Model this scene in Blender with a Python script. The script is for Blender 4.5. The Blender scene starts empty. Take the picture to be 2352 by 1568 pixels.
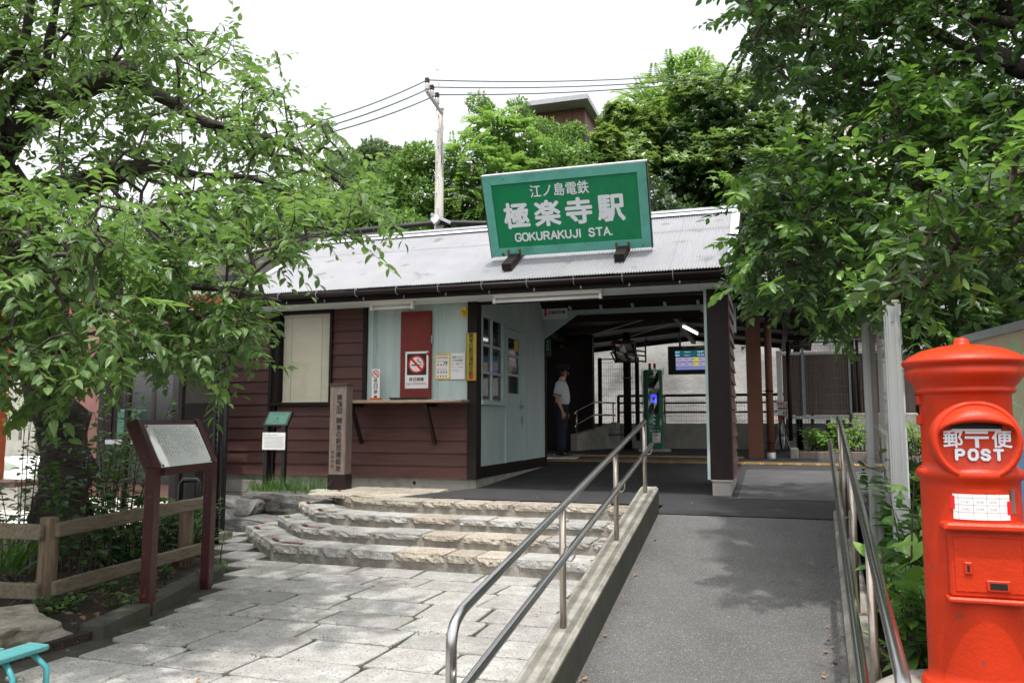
import bpy, bmesh, math, random
import numpy as np
from math import sin, cos, pi, radians as R
from mathutils import Vector, Matrix
random.seed(7); RNG = np.random.default_rng(7)
SC = bpy.context.scene; COL = SC.collection
# ---------------------------------------------------------------- camera, world, sun, exposure
DX = Vector((0.9510, 0.0380, -0.3080)); DY = Vector((0.3097, -0.0951, 0.9461)); DZ = Vector((0.0067, 0.9953, 0.1006))
cm = np.array([DX, DY, DZ]); u_, _s, v_ = np.linalg.svd(cm); cm = u_ @ v_          # rows: world X, Y, Z in (right, up, forward)
FOC, CX, CY, CH = 1826.0, 1176.0, 784.0, 1.55
cam = bpy.data.cameras.new('camera'); cam_o = bpy.data.objects.new('camera', cam); COL.objects.link(cam_o)
cam.sensor_width = 36.0; cam.lens = FOC / 2352 * 36; cam.clip_start = 0.05; cam.clip_end = 2000
right, up, fwd = cm[:, 0], cm[:, 1], cm[:, 2]
mw = Matrix.Identity(4)
for i in range(3):
    mw[i][0], mw[i][1], mw[i][2] = right[i], up[i], -fwd[i]
mw[2][3] = CH
cam_o.matrix_world = mw; SC.camera = cam_o
w = bpy.data.worlds.new('World'); SC.world = w; w.use_nodes = True
nt = w.node_tree; nt.nodes.clear()
SUN_ELEV, SUN_DIR = R(70), Vector((0.06, -0.30, 1.0)).normalized()
SUN_ELEV = math.asin(SUN_DIR.z)
sky = nt.nodes.new('ShaderNodeTexSky'); sky.sky_type = 'NISHITA'; sky.sun_disc = False
sky.sun_elevation = SUN_ELEV; sky.sun_rotation = math.atan2(SUN_DIR.x, SUN_DIR.y)
sky.air_density = 1.0; sky.dust_density = 4.0; sky.ozone_density = 1.0
hsv = nt.nodes.new('ShaderNodeHueSaturation'); hsv.inputs['Saturation'].default_value = 0.12; hsv.inputs['Value'].default_value = 2.15
bg = nt.nodes.new('ShaderNodeBackground'); bg.inputs['Strength'].default_value = 0.15
wo = nt.nodes.new('ShaderNodeOutputWorld')
nt.links.new(sky.outputs[0], hsv.inputs['Color']); nt.links.new(hsv.outputs[0], bg.inputs[0]); nt.links.new(bg.outputs[0], wo.inputs[0])
sl = bpy.data.lights.new('sun', 'SUN'); sl.energy = 3.3; sl.angle = R(1.5); sl.color = (1.0, 0.96, 0.9)
so = bpy.data.objects.new('sun', sl); COL.objects.link(so); so.rotation_euler = SUN_DIR.to_track_quat('Z', 'Y').to_euler()
SC.view_settings.view_transform = 'Standard'; SC.view_settings.look = 'None'; SC.view_settings.gamma = 1.0
SC.view_settings.use_curve_mapping = False; SC.view_settings.exposure = 0.22
SC.cycles.max_bounces = 8; SC.cycles.transparent_max_bounces = 16
# ---------------------------------------------------------------- surveying: from the photo's sight lines to points of the place
def ray(x, y): return cm @ np.array([(x - CX) / FOC, -(y - CY) / FOC, 1.0])
def pz(x, y, z):
    r = ray(x, y); t = (z - CH) / r[2]; return Vector((r[0]*t, r[1]*t, z))
def pY(x, y, Y):
    r = ray(x, y); t = Y / r[1]; return Vector((r[0]*t, Y, CH + r[2]*t))
def pX(x, y, X):
    r = ray(x, y); t = X / r[0]; return Vector((X, r[1]*t, CH + r[2]*t))
def at(x, y, d):
    r = ray(x, y) * d; return Vector((r[0], r[1], CH + r[2]))
def proj(P):
    d = (np.asarray(P, float) - np.array([0, 0, CH])) @ cm
    return CX + FOC*d[..., 0]/d[..., 2], CY - FOC*d[..., 1]/d[..., 2], d[..., 2]
# ---------------------------------------------------------------- object helpers
ORG = {}
def tag(o, label=None, cat=None, group=None, kind=None):
    for k, v in (('label', label), ('category', cat), ('group', group), ('kind', kind)):
        if v: o[k] = v
    return o
def thing(name, loc, label, cat, group=None):
    o = bpy.data.objects.new(name, None); o.empty_display_size = .2; COL.objects.link(o); o.location = loc
    ORG[o.name] = Vector(loc); return tag(o, label, cat, group)
def link(name, me, parent=None, kind=None, label=None):
    o = bpy.data.objects.new(name, me); COL.objects.link(o)
    if parent is not None:
        o.parent = parent; ORG[o.name] = ORG[parent.name]
    else: ORG[o.name] = Vector((0, 0, 0))
    if kind: o['kind'] = kind
    if label: o['label'] = label
    return o
class MB:
    def __init__(s): s.v = []; s.f = []; s.sm = []
    def add(s, vs, fs, smooth=False):
        n = len(s.v); s.v += [tuple(p) for p in vs]
        s.f += [tuple(i + n for i in f) for f in fs]; s.sm += [smooth] * len(fs); return s
    def box(s, lo, hi, M=None):
        (a, b, c), (d, e, f) = lo, hi
        vs = [Vector(p) for p in ((a,b,c),(d,b,c),(d,e,c),(a,e,c),(a,b,f),(d,b,f),(d,e,f),(a,e,f))]
        if M is not None: vs = [M @ p for p in vs]
        return s.add(vs, [(0,3,2,1),(4,5,6,7),(0,1,5,4),(1,2,6,5),(2,3,7,6),(3,0,4,7)])
    def bar(s, p, q, w, h, upv=(0,0,1)):                       # rectangular bar from p to q
        p, q = Vector(p), Vector(q); d = (q - p).normalized(); a = d.cross(Vector(upv))
        if a.length < 1e-4: a = d.cross(Vector((0,1,0)))
        a.normalize(); b = a.cross(d); a *= w/2; b *= h/2
        vs = [p-a-b, p+a-b, p+a+b, p-a+b, q-a-b, q+a-b, q+a+b, q-a+b]
        return s.add(vs, [(0,3,2,1),(4,5,6,7),(0,1,5,4),(1,2,6,5),(2,3,7,6),(3,0,4,7)])
    def tube(s, pts, r, n=8, cap=True, jit=0.0):
        pts = [Vector(p) for p in pts]; rs = r if isinstance(r, (list, tuple)) else [r]*len(pts)
        base = len(s.v); a = None
        for i, p in enumerate(pts):
            d = (pts[min(i+1, len(pts)-1)] - pts[max(i-1, 0)]).normalized()
            if a is None:
                a = d.orthogonal().normalized()
            a = (a - d * a.dot(d)).normalized(); b = d.cross(a)
            for k in range(n):
                t = 2*pi*k/n; rr = rs[i] * (1 + (random.uniform(-jit, jit) if jit else 0))
                s.v.append(tuple(p + a*cos(t)*rr + b*sin(t)*rr))
        for i in range(len(pts)-1):
            for k in range(n):
                k2 = (k+1) % n; o = base + i*n
                s.f.append((o+k, o+k2, o+n+k2, o+n+k)); s.sm.append(n > 5)
        if cap:
            s.f.append(tuple(base + k for k in reversed(range(n)))); s.sm.append(False)
            s.f.append(tuple(base + (len(pts)-1)*n + k for k in range(n))); s.sm.append(False)
        return s
    def lathe(s, prof, c, n=32, M=None):
        c = Vector(c); base = len(s.v)
        for r, z in prof:
            for k in range(n):
                p = Vector((r*cos(2*pi*k/n), r*sin(2*pi*k/n), z))
                if M is not None: p = M @ p
                s.v.append(tuple(c + p))
        for i in range(len(prof)-1):
            for k in range(n):
                k2 = (k+1) % n; o = base + i*n
                s.f.append((o+k, o+k2, o+n+k2, o+n+k)); s.sm.append(True)
        s.f.append(tuple(base + k for k in reversed(range(n)))); s.sm.append(False)
        s.f.append(tuple(base + (len(prof)-1)*n + k for k in range(n))); s.sm.append(False)
        return s
    def prism(s, outline, d, M=None):                           # outline in local xy, thickness along +z
        n = len(outline); vs = [Vector((x, y, 0)) for x, y in outline] + [Vector((x, y, d)) for x, y in outline]
        if M is not None: vs = [M @ p for p in vs]
        fs = [tuple(reversed(range(n))), tuple(range(n, 2*n))] + [(k, (k+1) % n, n+(k+1) % n, n+k) for k in range(n)]
        return s.add(vs, fs)
    def sheet(s, p, q, r, t, nu=1, nv=1):                       # bilinear quad patch
        p, q, r, t = map(Vector, (p, q, r, t)); vs = []
        for j in range(nv+1):
            for i in range(nu+1):
                a, b = i/nu, j/nv; vs.append((p*(1-a)+q*a)*(1-b) + (t*(1-a)+r*a)*b)
        return s.add(vs, [(j*(nu+1)+i, j*(nu+1)+i+1, (j+1)*(nu+1)+i+1, (j+1)*(nu+1)+i) for j in range(nv) for i in range(nu)])
    def build(s, name, m, parent=None, kind=None, label=None, bevel=0):
        off = ORG[parent.name] if parent is not None else Vector((0, 0, 0))
        me = bpy.data.meshes.new(name)
        me.from_pydata([(x-off.x, y-off.y, z-off.z) for x, y, z in s.v], [], s.f)
        me.polygons.foreach_set('use_smooth', s.sm); me.materials.append(m)
        if bevel:
            bm = bmesh.new(); bm.from_mesh(me)
            bmesh.ops.bevel(bm, geom=[e for e in bm.edges if e.calc_face_angle(0) > .5], offset=bevel, segments=1, affect='EDGES', profile=.7)
            bm.to_mesh(me); bm.free()
        return link(name, me, parent, kind, label)
def box(name, lo, hi, m, parent=None, **k): return MB().box(lo, hi).build(name, m, parent, **k)
def fast_mesh(name, V, quads, m, uv=None, smooth=True):
    me = bpy.data.meshes.new(name); n = len(quads); k = quads.shape[1]
    me.vertices.add(len(V)); me.vertices.foreach_set('co', np.ascontiguousarray(V, np.float32).ravel())
    me.loops.add(n*k); me.loops.foreach_set('vertex_index', np.ascontiguousarray(quads, np.int32).ravel())
    me.polygons.add(n); me.polygons.foreach_set('loop_start', np.arange(0, n*k, k, dtype=np.int32))
    me.polygons.foreach_set('use_smooth', np.full(n, smooth))
    if uv is not None:
        ul = me.uv_layers.new(name='UVMap'); ul.data.foreach_set('uv', np.ascontiguousarray(uv[quads.ravel()], np.float32).ravel())
    me.update(calc_edges=True); me.materials.append(m); return me
TXT = {}
def text_geo(body, bold=0.0, spacing=1.0):
    key = (body, bold, spacing)
    if key not in TXT:
        cu = bpy.data.curves.new('lettering', 'FONT'); cu.body = body; cu.offset = bold; cu.resolution_u = 2; cu.space_character = spacing
        o = bpy.data.objects.new('lettering', cu); COL.objects.link(o)
        me = bpy.data.meshes.new_from_object(o.evaluated_get(bpy.context.evaluated_depsgraph_get()))
        vs = np.array([v.co[:] for v in me.vertices]) if len(me.vertices) else np.zeros((0, 3))
        fs = [tuple(p.vertices) for p in me.polygons]
        bpy.data.objects.remove(o); bpy.data.curves.remove(cu); bpy.data.meshes.remove(me); TXT[key] = (vs, fs)
    return TXT[key]
def put_text(mb, body, M, width=None, height=None, bold=0.0, center=True, spacing=1.0):   # flat print; local xy of M, fitted into width / height
    vs, fs = text_geo(body, 0.0, spacing)
    if not len(vs): return
    lo, hi = vs.min(0), vs.max(0); sx = width/(hi[0]-lo[0]) if width else None; sy = height/(hi[1]-lo[1]) if height else None
    sx = sx or sy; sy = sy or sx; c = (lo+hi)/2 if center else np.array([lo[0], lo[1], 0])
    for i, (a, b) in enumerate(((0, 0),) if not bold else ((0, 0), (1, 0), (-1, 0), (0, 1), (0, -1), (.7, .7), (-.7, .7), (.7, -.7), (-.7, -.7))):
        mb.add([M @ Vector(((p[0]-c[0]+a*bold)*sx, (p[1]-c[1]+b*bold)*sy, .00012*i)) for p in vs], fs)
def frame(o, xdir, ydir):                                       # matrix with origin o, local x and y axes
    x = Vector(xdir).normalized(); y = Vector(ydir); y = (y - x*y.dot(x)).normalized(); z = x.cross(y)
    return Matrix(((x.x, y.x, z.x, o[0]), (x.y, y.y, z.y, o[1]), (x.z, y.z, z.z, o[2]), (0, 0, 0, 1)))
def T(x, y, z=0): return Matrix.Translation((x, y, z))
# ---------------------------------------------------------------- materials
def mat(name, col, rough=.6, var=.15, scale=6, bump=0.0, bscale=60, metal=0.0, spec=.4, objvar=0.0, stretch=None, col2=None, thr=(.4, .6), speck=None):
    m = bpy.data.materials.new(name); m.use_nodes = True; t = m.node_tree; b = t.nodes['Principled BSDF']; L = t.links.new
    b.inputs['Roughness'].default_value = rough; b.inputs['Metallic'].default_value = metal; b.inputs['Specular IOR Level'].default_value = spec
    tc = t.nodes.new('ShaderNodeTexCoord'); mp = t.nodes.new('ShaderNodeMapping'); L(tc.outputs['Object'], mp.inputs[0])
    if stretch: mp.inputs['Scale'].default_value = stretch
    def noise(sc, det=5, rg=.6):
        n = t.nodes.new('ShaderNodeTexNoise'); n.inputs['Scale'].default_value = sc; n.inputs['Detail'].default_value = det
        n.inputs['Roughness'].default_value = rg; L(mp.outputs[0], n.inputs['Vector']); return n
    def mix(a, bb, fac):
        x = t.nodes.new('ShaderNodeMix'); x.data_type = 'RGBA'
        for s_, val in ((6, a), (7, bb)):
            if isinstance(val, tuple): x.inputs[s_].default_value = val
            else: L(val, x.inputs[s_])
        if isinstance(fac, float): x.inputs[0].default_value = fac
        else: L(fac, x.inputs[0])
        return x.outputs[2]
    def rng(src, a, bb, c=0, d=1):
        x = t.nodes.new('ShaderNodeMapRange'); x.inputs[1].default_value = a; x.inputs[2].default_value = bb; x.inputs[3].default_value = c; x.inputs[4].default_value = d
        L(src, x.inputs[0]); return x.outputs[0]
    c4 = lambda c, k=1: (min(c[0]*k, 1), min(c[1]*k, 1), min(c[2]*k, 1), 1)
    out = mix(c4(col, 1-var), c4(col, 1+var), rng(noise(scale).outputs[0], .3, .7))
    if col2 is not None:
        out = mix(out, c4(col2), rng(noise(scale*.6, 8, .7).outputs[0], thr[0], thr[1]))
    if speck is not None:                                        # (colour, scale, lo, hi)
        out = mix(out, c4(speck[0]), rng(noise(speck[1], 2, .5).outputs[0], speck[2], speck[3]))
    if objvar:
        oi = t.nodes.new('ShaderNodeObjectInfo'); h = t.nodes.new('ShaderNodeHueSaturation'); L(out, h.inputs['Color'])
        L(rng(oi.outputs['Random'], 0, 1, 1-objvar, 1+objvar), h.inputs['Value']); out = h.outputs[0]
    L(out, b.inputs['Base Color'])
    if bump:
        bp = t.nodes.new('ShaderNodeBump'); bp.inputs['Strength'].default_value = bump; bp.inputs['Distance'].default_value = .02
        L(noise(bscale, 6, .65).outputs[0], bp.inputs['Height']); L(bp.outputs[0], b.inputs['Normal'])
    return m
def emit(name, col, st):
    m = bpy.data.materials.new(name); m.use_nodes = True; b = m.node_tree.nodes['Principled BSDF']
    b.inputs['Base Color'].default_value = (*col, 1); b.inputs['Emission Color'].default_value = (*col, 1); b.inputs['Emission Strength'].default_value = st
    return m
def glassmat(name, tint=(1, 1, 1), alpha=.0):              # window glass: clear sheet with mirror sheen
    m = bpy.data.materials.new(name); m.use_nodes = True; t = m.node_tree; t.nodes.clear(); L = t.links.new
    o = t.nodes.new('ShaderNodeOutputMaterial'); g = t.nodes.new('ShaderNodeBsdfGlossy'); g.inputs['Roughness'].default_value = .03
    tr = t.nodes.new('ShaderNodeBsdfTransparent'); tr.inputs[0].default_value = (*tint, 1); ge = t.nodes.new('ShaderNodeNewGeometry')      # Schlick reflectance, alike on both faces
    vm = t.nodes.new('ShaderNodeVectorMath'); vm.operation = 'DOT_PRODUCT'; L(ge.outputs['Incoming'], vm.inputs[0]); L(ge.outputs['Normal'], vm.inputs[1])
    def mth(op, x, y=None):
        n = t.nodes.new('ShaderNodeMath'); n.operation = op
        for i, v in enumerate((x, y)):
            if v is None: continue
            if isinstance(v, float): n.inputs[i].default_value = v
            else: L(v, n.inputs[i])
        return n
    k = mth('SUBTRACT', 1.0, mth('ABSOLUTE', vm.outputs['Value']).outputs[0]); a = mth('ADD', mth('MULTIPLY', mth('POWER', k.outputs[0], 5.0).outputs[0], .9).outputs[0], .05 + alpha*.12)
    mx = t.nodes.new('ShaderNodeMixShader'); L(a.outputs[0], mx.inputs[0]); L(tr.outputs[0], mx.inputs[1]); L(g.outputs[0], mx.inputs[2]); L(mx.outputs[0], o.inputs[0]); return m
def leafmat(name, c1, c2, trans=(.25, .4, .05), tmix=.35, rough=.38, veins=False):
    m = bpy.data.materials.new(name); m.use_nodes = True; t = m.node_tree; L = t.links.new; b = t.nodes['Principled BSDF']
    b.inputs['Roughness'].default_value = rough; b.inputs['Specular IOR Level'].default_value = .5
    ge = t.nodes.new('ShaderNodeNewGeometry'); rp = t.nodes.new('ShaderNodeMix'); rp.data_type = 'RGBA'
    oi = t.nodes.new('ShaderNodeObjectInfo'); ad = t.nodes.new('ShaderNodeMath'); ad.operation = 'ADD'; L(ge.outputs['Random Per Island'], ad.inputs[0]); L(oi.outputs['Random'], ad.inputs[1])
    fr = t.nodes.new('ShaderNodeMath'); fr.operation = 'FRACT'; L(ad.outputs[0], fr.inputs[0])
    L(fr.outputs[0], rp.inputs[0]); rp.inputs[6].default_value = (*c1, 1); rp.inputs[7].default_value = (*c2, 1); out = rp.outputs[2]
    tr = t.nodes.new('ShaderNodeBsdfTranslucent'); tm = t.nodes.new('ShaderNodeMix'); tm.data_type = 'RGBA'; tm.inputs[0].default_value = .6
    tm.inputs[7].default_value = (*trans, 1); L(out, tm.inputs[6]); L(tm.outputs[2], tr.inputs[0])
    if veins:
        uv = t.nodes.new('ShaderNodeUVMap'); sp = t.nodes.new('ShaderNodeSeparateXYZ'); L(uv.outputs[0], sp.inputs[0])
        ab = t.nodes.new('ShaderNodeMath'); ab.operation = 'ABSOLUTE'; L(sp.outputs[0], ab.inputs[0])
        k1 = t.nodes.new('ShaderNodeMath'); k1.operation = 'MULTIPLY_ADD'; k1.inputs[1].default_value = -.45; L(ab.outputs[0], k1.inputs[0]); L(sp.outputs[1], k1.inputs[2])
        k2 = t.nodes.new('ShaderNodeMath'); k2.operation = 'MULTIPLY'; k2.inputs[1].default_value = 50; L(k1.outputs[0], k2.inputs[0])
        sn = t.nodes.new('ShaderNodeMath'); sn.operation = 'SINE'; L(k2.outputs[0], sn.inputs[0])
        bp = t.nodes.new('ShaderNodeBump'); bp.inputs['Strength'].default_value = .35; bp.inputs['Distance'].default_value = .004; L(sn.outputs[0], bp.inputs['Height']); L(bp.outputs[0], b.inputs['Normal'])
        mr = t.nodes.new('ShaderNodeMath'); mr.operation = 'LESS_THAN'; mr.inputs[1].default_value = .05; L(ab.outputs[0], mr.inputs[0])
        ml = t.nodes.new('ShaderNodeMix'); ml.data_type = 'RGBA'; L(mr.outputs[0], ml.inputs[0]); L(out, ml.inputs[6]); ml.inputs[7].default_value = (c2[0]*1.7, c2[1]*1.5, c2[2]*1.5, 1); out = ml.outputs[2]
    L(out, b.inputs['Base Color'])
    mx = t.nodes.new('ShaderNodeMixShader'); mx.inputs[0].default_value = tmix
    L(b.outputs[0], mx.inputs[1]); L(tr.outputs[0], mx.inputs[2]); L(mx.outputs[0], t.nodes['Material Output'].inputs[0]); return m
M = {}
M['granite'] = mat('granite', (.345, .34, .325), .85, .2, 7, 1.0, 34, objvar=.13, col2=(.25, .235, .205), thr=(.45, .75), speck=((.17, .162, .15), 64, .54, .68))
M['granite_warm'] = mat('granite_warm', (.35, .315, .262), .85, .2, 7, 1.0, 34, objvar=.14, col2=(.29, .23, .165), thr=(.5, .75), speck=((.13, .11, .09), 45, .57, .67))
M['mortar'] = mat('mortar', (.060, .057, .048), .95, .35, 5, .5, 90, spec=.2, col2=(.03, .042, .018), thr=(.48, .62))  # colour dark enough to carry the shade of deeper joints
M['riser'] = mat('riser', (.30, .275, .24), .95, .3, 8, .9, 40, col2=(.17, .15, .13), thr=(.5, .75))
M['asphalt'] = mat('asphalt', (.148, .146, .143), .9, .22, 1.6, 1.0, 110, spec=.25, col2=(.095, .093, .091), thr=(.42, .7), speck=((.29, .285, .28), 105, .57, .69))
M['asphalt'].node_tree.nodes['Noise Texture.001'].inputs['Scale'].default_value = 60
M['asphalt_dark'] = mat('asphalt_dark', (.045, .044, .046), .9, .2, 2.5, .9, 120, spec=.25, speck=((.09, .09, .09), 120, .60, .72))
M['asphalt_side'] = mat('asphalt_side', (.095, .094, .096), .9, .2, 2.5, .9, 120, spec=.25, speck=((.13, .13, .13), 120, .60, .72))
M['concrete'] = mat('concrete', (.34, .325, .29), .85, .14, 5, .35, 80, col2=(.16, .155, .13), thr=(.5, .8))
M['concrete_old'] = mat('concrete_old', (.31, .295, .26), .9, .2, 6, .5, 90, col2=(.13, .12, .085), thr=(.42, .7))
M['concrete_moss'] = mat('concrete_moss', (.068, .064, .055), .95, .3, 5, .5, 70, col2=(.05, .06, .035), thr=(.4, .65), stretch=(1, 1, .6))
M['soil'] = mat('soil', (.032, .025, .019), 1, .4, 20, 1, 60, speck=((.16, .10, .05), 90, .6, .68))
M['rock_dark'] = mat('rock_dark', (.09, .088, .083), .9, .4, 4, 1, 18, col2=(.2, .195, .18), thr=(.5, .75))
M['rock'] = mat('rock', (.36, .33, .27), .9, .25, 8, 1, 30, col2=(.16, .14, .10), thr=(.5, .7))
M['siding'] = mat('siding', (.088, .036, .031), .62, .16, 4, .12, 50, objvar=.14, stretch=(.5, 1, 4), col2=(.036, .019, .018), thr=(.5, .8))
M['siding_side'] = mat('siding_side', (.13, .058, .052), .6, .14, 4, .12, 50, objvar=.1)  # same boards, lightened to hold the sunlight on the end wall
M['trim'] = mat('trim', (.014, .010, .009), .55, .2, 5, spec=.2)
M['brown'] = mat('brown', (.019, .012, .011), .5, .15, 5, spec=.22)
M['blue_wall'] = mat('blue_wall', (.45, .54, .53), .6, .10, 3, .06, 40, stretch=(3, 3, .35), speck=((.34, .40, .38), 5, .66, .85))
M['blue_trim'] = mat('blue_trim', (.44, .55, .545), .5, .05, 3)
M['soffit'] = mat('soffit', (.72, .78, .77), .6, .04, 3)
M['red_door'] = mat('red_door', (.17, .02, .013), .5, .18, 5, .05, 30)
M['wood_old'] = mat('wood_old', (.27, .20, .145), .85, .35, 5, .6, 30, stretch=(1, 14, 14), col2=(.09, .065, .05), thr=(.5, .7))
M['wood_fence'] = mat('wood_fence', (.22, .18, .125), .85, .3, 4, .6, 30, stretch=(14, 1.2, 14), objvar=.15, col2=(.12, .09, .06), thr=(.5, .72))
M['wood_post'] = mat('wood_post', (.20, .15, .10), .85, .35, 4, .6, 30, stretch=(14, 14, 1), col2=(.08, .055, .035), thr=(.5, .7))
M['wood_sign'] = mat('wood_sign', (.185, .145, .125), .8, .3, 4, .4, 30, stretch=(16, 16, 1), col2=(.10, .07, .06), thr=(.48, .7))
M['wood_board'] = mat('wood_board', (.135, .095, .075), .85, .25, 3, .2, 30, stretch=(8, 8, .7), objvar=.15)
M['roof'] = mat('roof', (.285, .288, .305), .45, .07, 2.2, 0, 10, metal=.25, objvar=.04, col2=(.33, .285, .25), thr=(.55, .9), speck=((.18, .175, .18), 3.2, .64, .73))
M['metal_light'] = mat('metal_light', (.6, .61, .64), .35, .08, 4, metal=.5)
M['metal_grey'] = mat('metal_grey', (.36, .37, .39), .4, .1, 5, metal=.3)
M['alu'] = mat('alu', (.50, .51, .51), .38, .06, 4, metal=.5)
M['steel'] = mat('steel', (.50, .495, .49), .24, .05, 30, metal=1.0, stretch=(1, 1, 1))
M['steel_brown'] = mat('steel_brown', (.46, .40, .34), .34, .1, 20, metal=.9)
M['sign_green'] = mat('sign_green', (.003, .205, .080), .5, .12, 3, stretch=(3, 3, .5))
M['sign_frame'] = mat('sign_frame', (.12, .40, .335), .5, .12, 5, .1, 30, col2=(.08, .25, .20), thr=(.52, .75), speck=((.10, .06, .035), 9, .67, .74))
M['white'] = mat('white', (.78, .78, .77), .5, .03)
M['letter_white'] = mat('letter_white', (.74, .76, .80), .45, .02)
M['paper'] = mat('paper', (.74, .74, .73), .6, .04)
M['black'] = mat('black', (.012, .012, .013), .45, .1)
M['black_gloss'] = mat('black_gloss', (.01, .01, .012), .12, .1)
M['ink'] = mat('ink', (.02, .018, .017), .6, .05)
M['ink_grey'] = mat('ink_grey', (.30, .31, .31), .6, .05)
M['ink_red'] = mat('ink_red', (.42, .02, .018), .55, .05)
M['red'] = mat('red', (.62, .012, .012), .45, .05)
M['yellow'] = mat('yellow', (.80, .56, .02), .5, .05)
M['orange'] = mat('orange', (.55, .10, .02), .5, .08)
M['tactile'] = mat('tactile', (.31, .195, .065), .7, .18, 8, objvar=.12)
M['post_red'] = mat('post_red', (.50, .030, .004), .42, .12, 5, .14, 60, spec=.3, col2=(.40, .028, .008), thr=(.5, .8), speck=((.24, .05, .03), 24, .69, .74))
M['maroon'] = mat('maroon', (.045, .010, .011), .3, .25, 6, .1, 40, speck=((.14, .05, .02), 30, .66, .72))
M['plate'] = mat('plate', (.60, .62, .60), .45, .06, 4)
M['plate_green'] = mat('plate_green', (.035, .12, .085), .4, .1, 4)
M['brass'] = mat('brass', (.50, .36, .06), .3, .2, 4, .1, 10, metal=.7)
M['turq'] = mat('turq', (.05, .215, .22), .55, .14, 5, .3, 40, stretch=(1, 12, 12), speck=((.36, .30, .24), 20, .64, .7))
M['turq_leg'] = mat('turq_leg', (.045, .23, .245), .4, .08)
M['vermilion'] = mat('vermilion', (.33, .075, .03), .55, .12, 5)
M['pink_wall'] = mat('pink_wall', (.23, .105, .095), .7, .1, 4)
M['tile_dark'] = mat('tile_dark', (.085, .075, .07), .5, .2, 5)
M['paving_white'] = mat('paving_white', (.44, .425, .39), .8, .1, 3, .2, 50, col2=(.45, .43, .39))
M['glass'] = glassmat('glass')
M['glass_dark'] = mat('glass_dark', (.02, .022, .024), .06, .2, 3, spec=.8)
M['col_brown'] = mat('col_brown', (.135, .055, .031), .5, .12, 5, .06, 30)
M['shotcrete'] = mat('shotcrete', (.27, .26, .245), .95, .18, 1.2, 1.0, 9, spec=.2, col2=(.17, .165, .155), thr=(.48, .75))
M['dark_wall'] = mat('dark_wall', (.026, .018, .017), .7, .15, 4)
M['canopy'] = mat('canopy', (.022, .019, .018), .6, .15, 4)
M['cream'] = mat('cream', (.88, .84, .68), .6, .04)
M['bark'] = mat('bark', (.062, .052, .046), .95, .45, 7, 1.0, 16, spec=.2, col2=(.085, .078, .07), thr=(.54, .74), stretch=(1, 1, 2.6), speck=((.015, .012, .011), 20, .58, .66))
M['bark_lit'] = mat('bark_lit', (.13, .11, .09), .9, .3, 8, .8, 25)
M['patch'] = mat('patch', (.42, .42, .40), .8, .2, 8, 1, 14)
M['twig'] = mat('twig', (.05, .04, .03), .85, .3, 10)
M['pole'] = mat('pole', (.44, .42, .37), .85, .1, 2, .1, 20, stretch=(3, 3, .5))
M['porcelain'] = mat('porcelain', (.62, .56, .5), .25, .05)
M['cable'] = mat('cable', (.02, .02, .022), .6, .1)
M['wire'] = mat('wire', (.10, .13, .13), .6, .1)
M['hill'] = mat('hill', (.035, .055, .02), 1, .5, 1.2, 1, 8)
M['skin'] = mat('skin', (.48, .29, .21), .5, .05)
M['navy'] = mat('navy', (.012, .014, .03), .75, .15, 20)
M['shirt'] = mat('shirt', (.66, .68, .71), .75, .05, 6, .15, 30)
M['hair'] = mat('hair', (.012, .011, .010), .5, .2)
M['reader_green'] = mat('reader_green', (.012, .15, .075), .35, .06)
M['tube_on'] = emit('tube_on', (1.0, .98, .92), 4.0)
M['tube_off'] = mat('tube_off', (.78, .78, .77), .35, .02)
M['screen_blue'] = emit('screen_blue', (.16, .20, .46), .8)
M['screen_teal'] = emit('screen_teal', (.015, .12, .15), .5)
M['screen_text'] = emit('screen_text', (.55, .72, 1.0), .9)
M['screen_lilac'] = emit('screen_lilac', (.45, .40, .62), .55)
M['screen_yellow'] = emit('screen_yellow', (.65, .6, .15), .55)
M['ring_blue'] = emit('ring_blue', (.04, .06, .9), 1.1)
M['mirror'] = mat('mirror', (.85, .86, .86), .02, .01, metal=1.0)
M['map_green'] = mat('map_green', (.42, .50, .30), .5, .1, 5, col2=(.52, .38, .29), thr=(.48, .52))
M['lightblue'] = mat('lightblue', (.22, .42, .68), .5, .05)
M['plastic'] = glassmat('plastic', (.95, .97, .96), .6)
M['cherry_leaf'] = leafmat('cherry_leaf', (.060, .125, .042), (.125, .200, .062), (.24, .44, .07), .36, .32, True)
M['broad_leaf'] = leafmat('broad_leaf', (.017, .050, .012), (.050, .108, .025), (.15, .33, .035), .22, .30, True)
M['broad_young'] = leafmat('broad_young', (.085, .19, .035), (.14, .26, .05), (.26, .46, .06), .35, .32, True)
M['cherry_young'] = leafmat('cherry_young', (.10, .20, .045), (.16, .27, .06), (.28, .46, .07), .38, .34, True)
M['elm_leaf'] = leafmat('elm_leaf', (.018, .052, .013), (.042, .092, .022), (.14, .32, .035), .22, .36, True)
M['cover_leaf'] = leafmat('cover_leaf', (.05, .14, .03), (.11, .24, .055), (.2, .4, .05), .3, .4, True)
M['bush_dark'] = leafmat('bush_dark', (.022, .052, .016), (.055, .105, .030), (.14, .26, .04), .25, .4)
M['bush_tip'] = leafmat('bush_tip', (.12, .215, .055), (.18, .29, .085), (.32, .45, .08), .3, .4)
M['bush_mid'] = leafmat('bush_mid', (0.085, 0.187, 0.043), (0.170, 0.306, 0.068), (.25, .40, .05), .35, .45)
M['bush_light'] = leafmat('bush_light', (0.150, 0.300, 0.075), (0.240, 0.420, 0.105), (.3, .45, .08), .4, .45)
M['bush_yellow'] = leafmat('bush_yellow', (.12, .225, .055), (.23, .33, .095), (.32, .45, .08), .35, .4)
M['bush_grey'] = leafmat('bush_grey', (.10, .15, .09), (.20, .26, .18), (.25, .35, .15), .3, .4)
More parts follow.
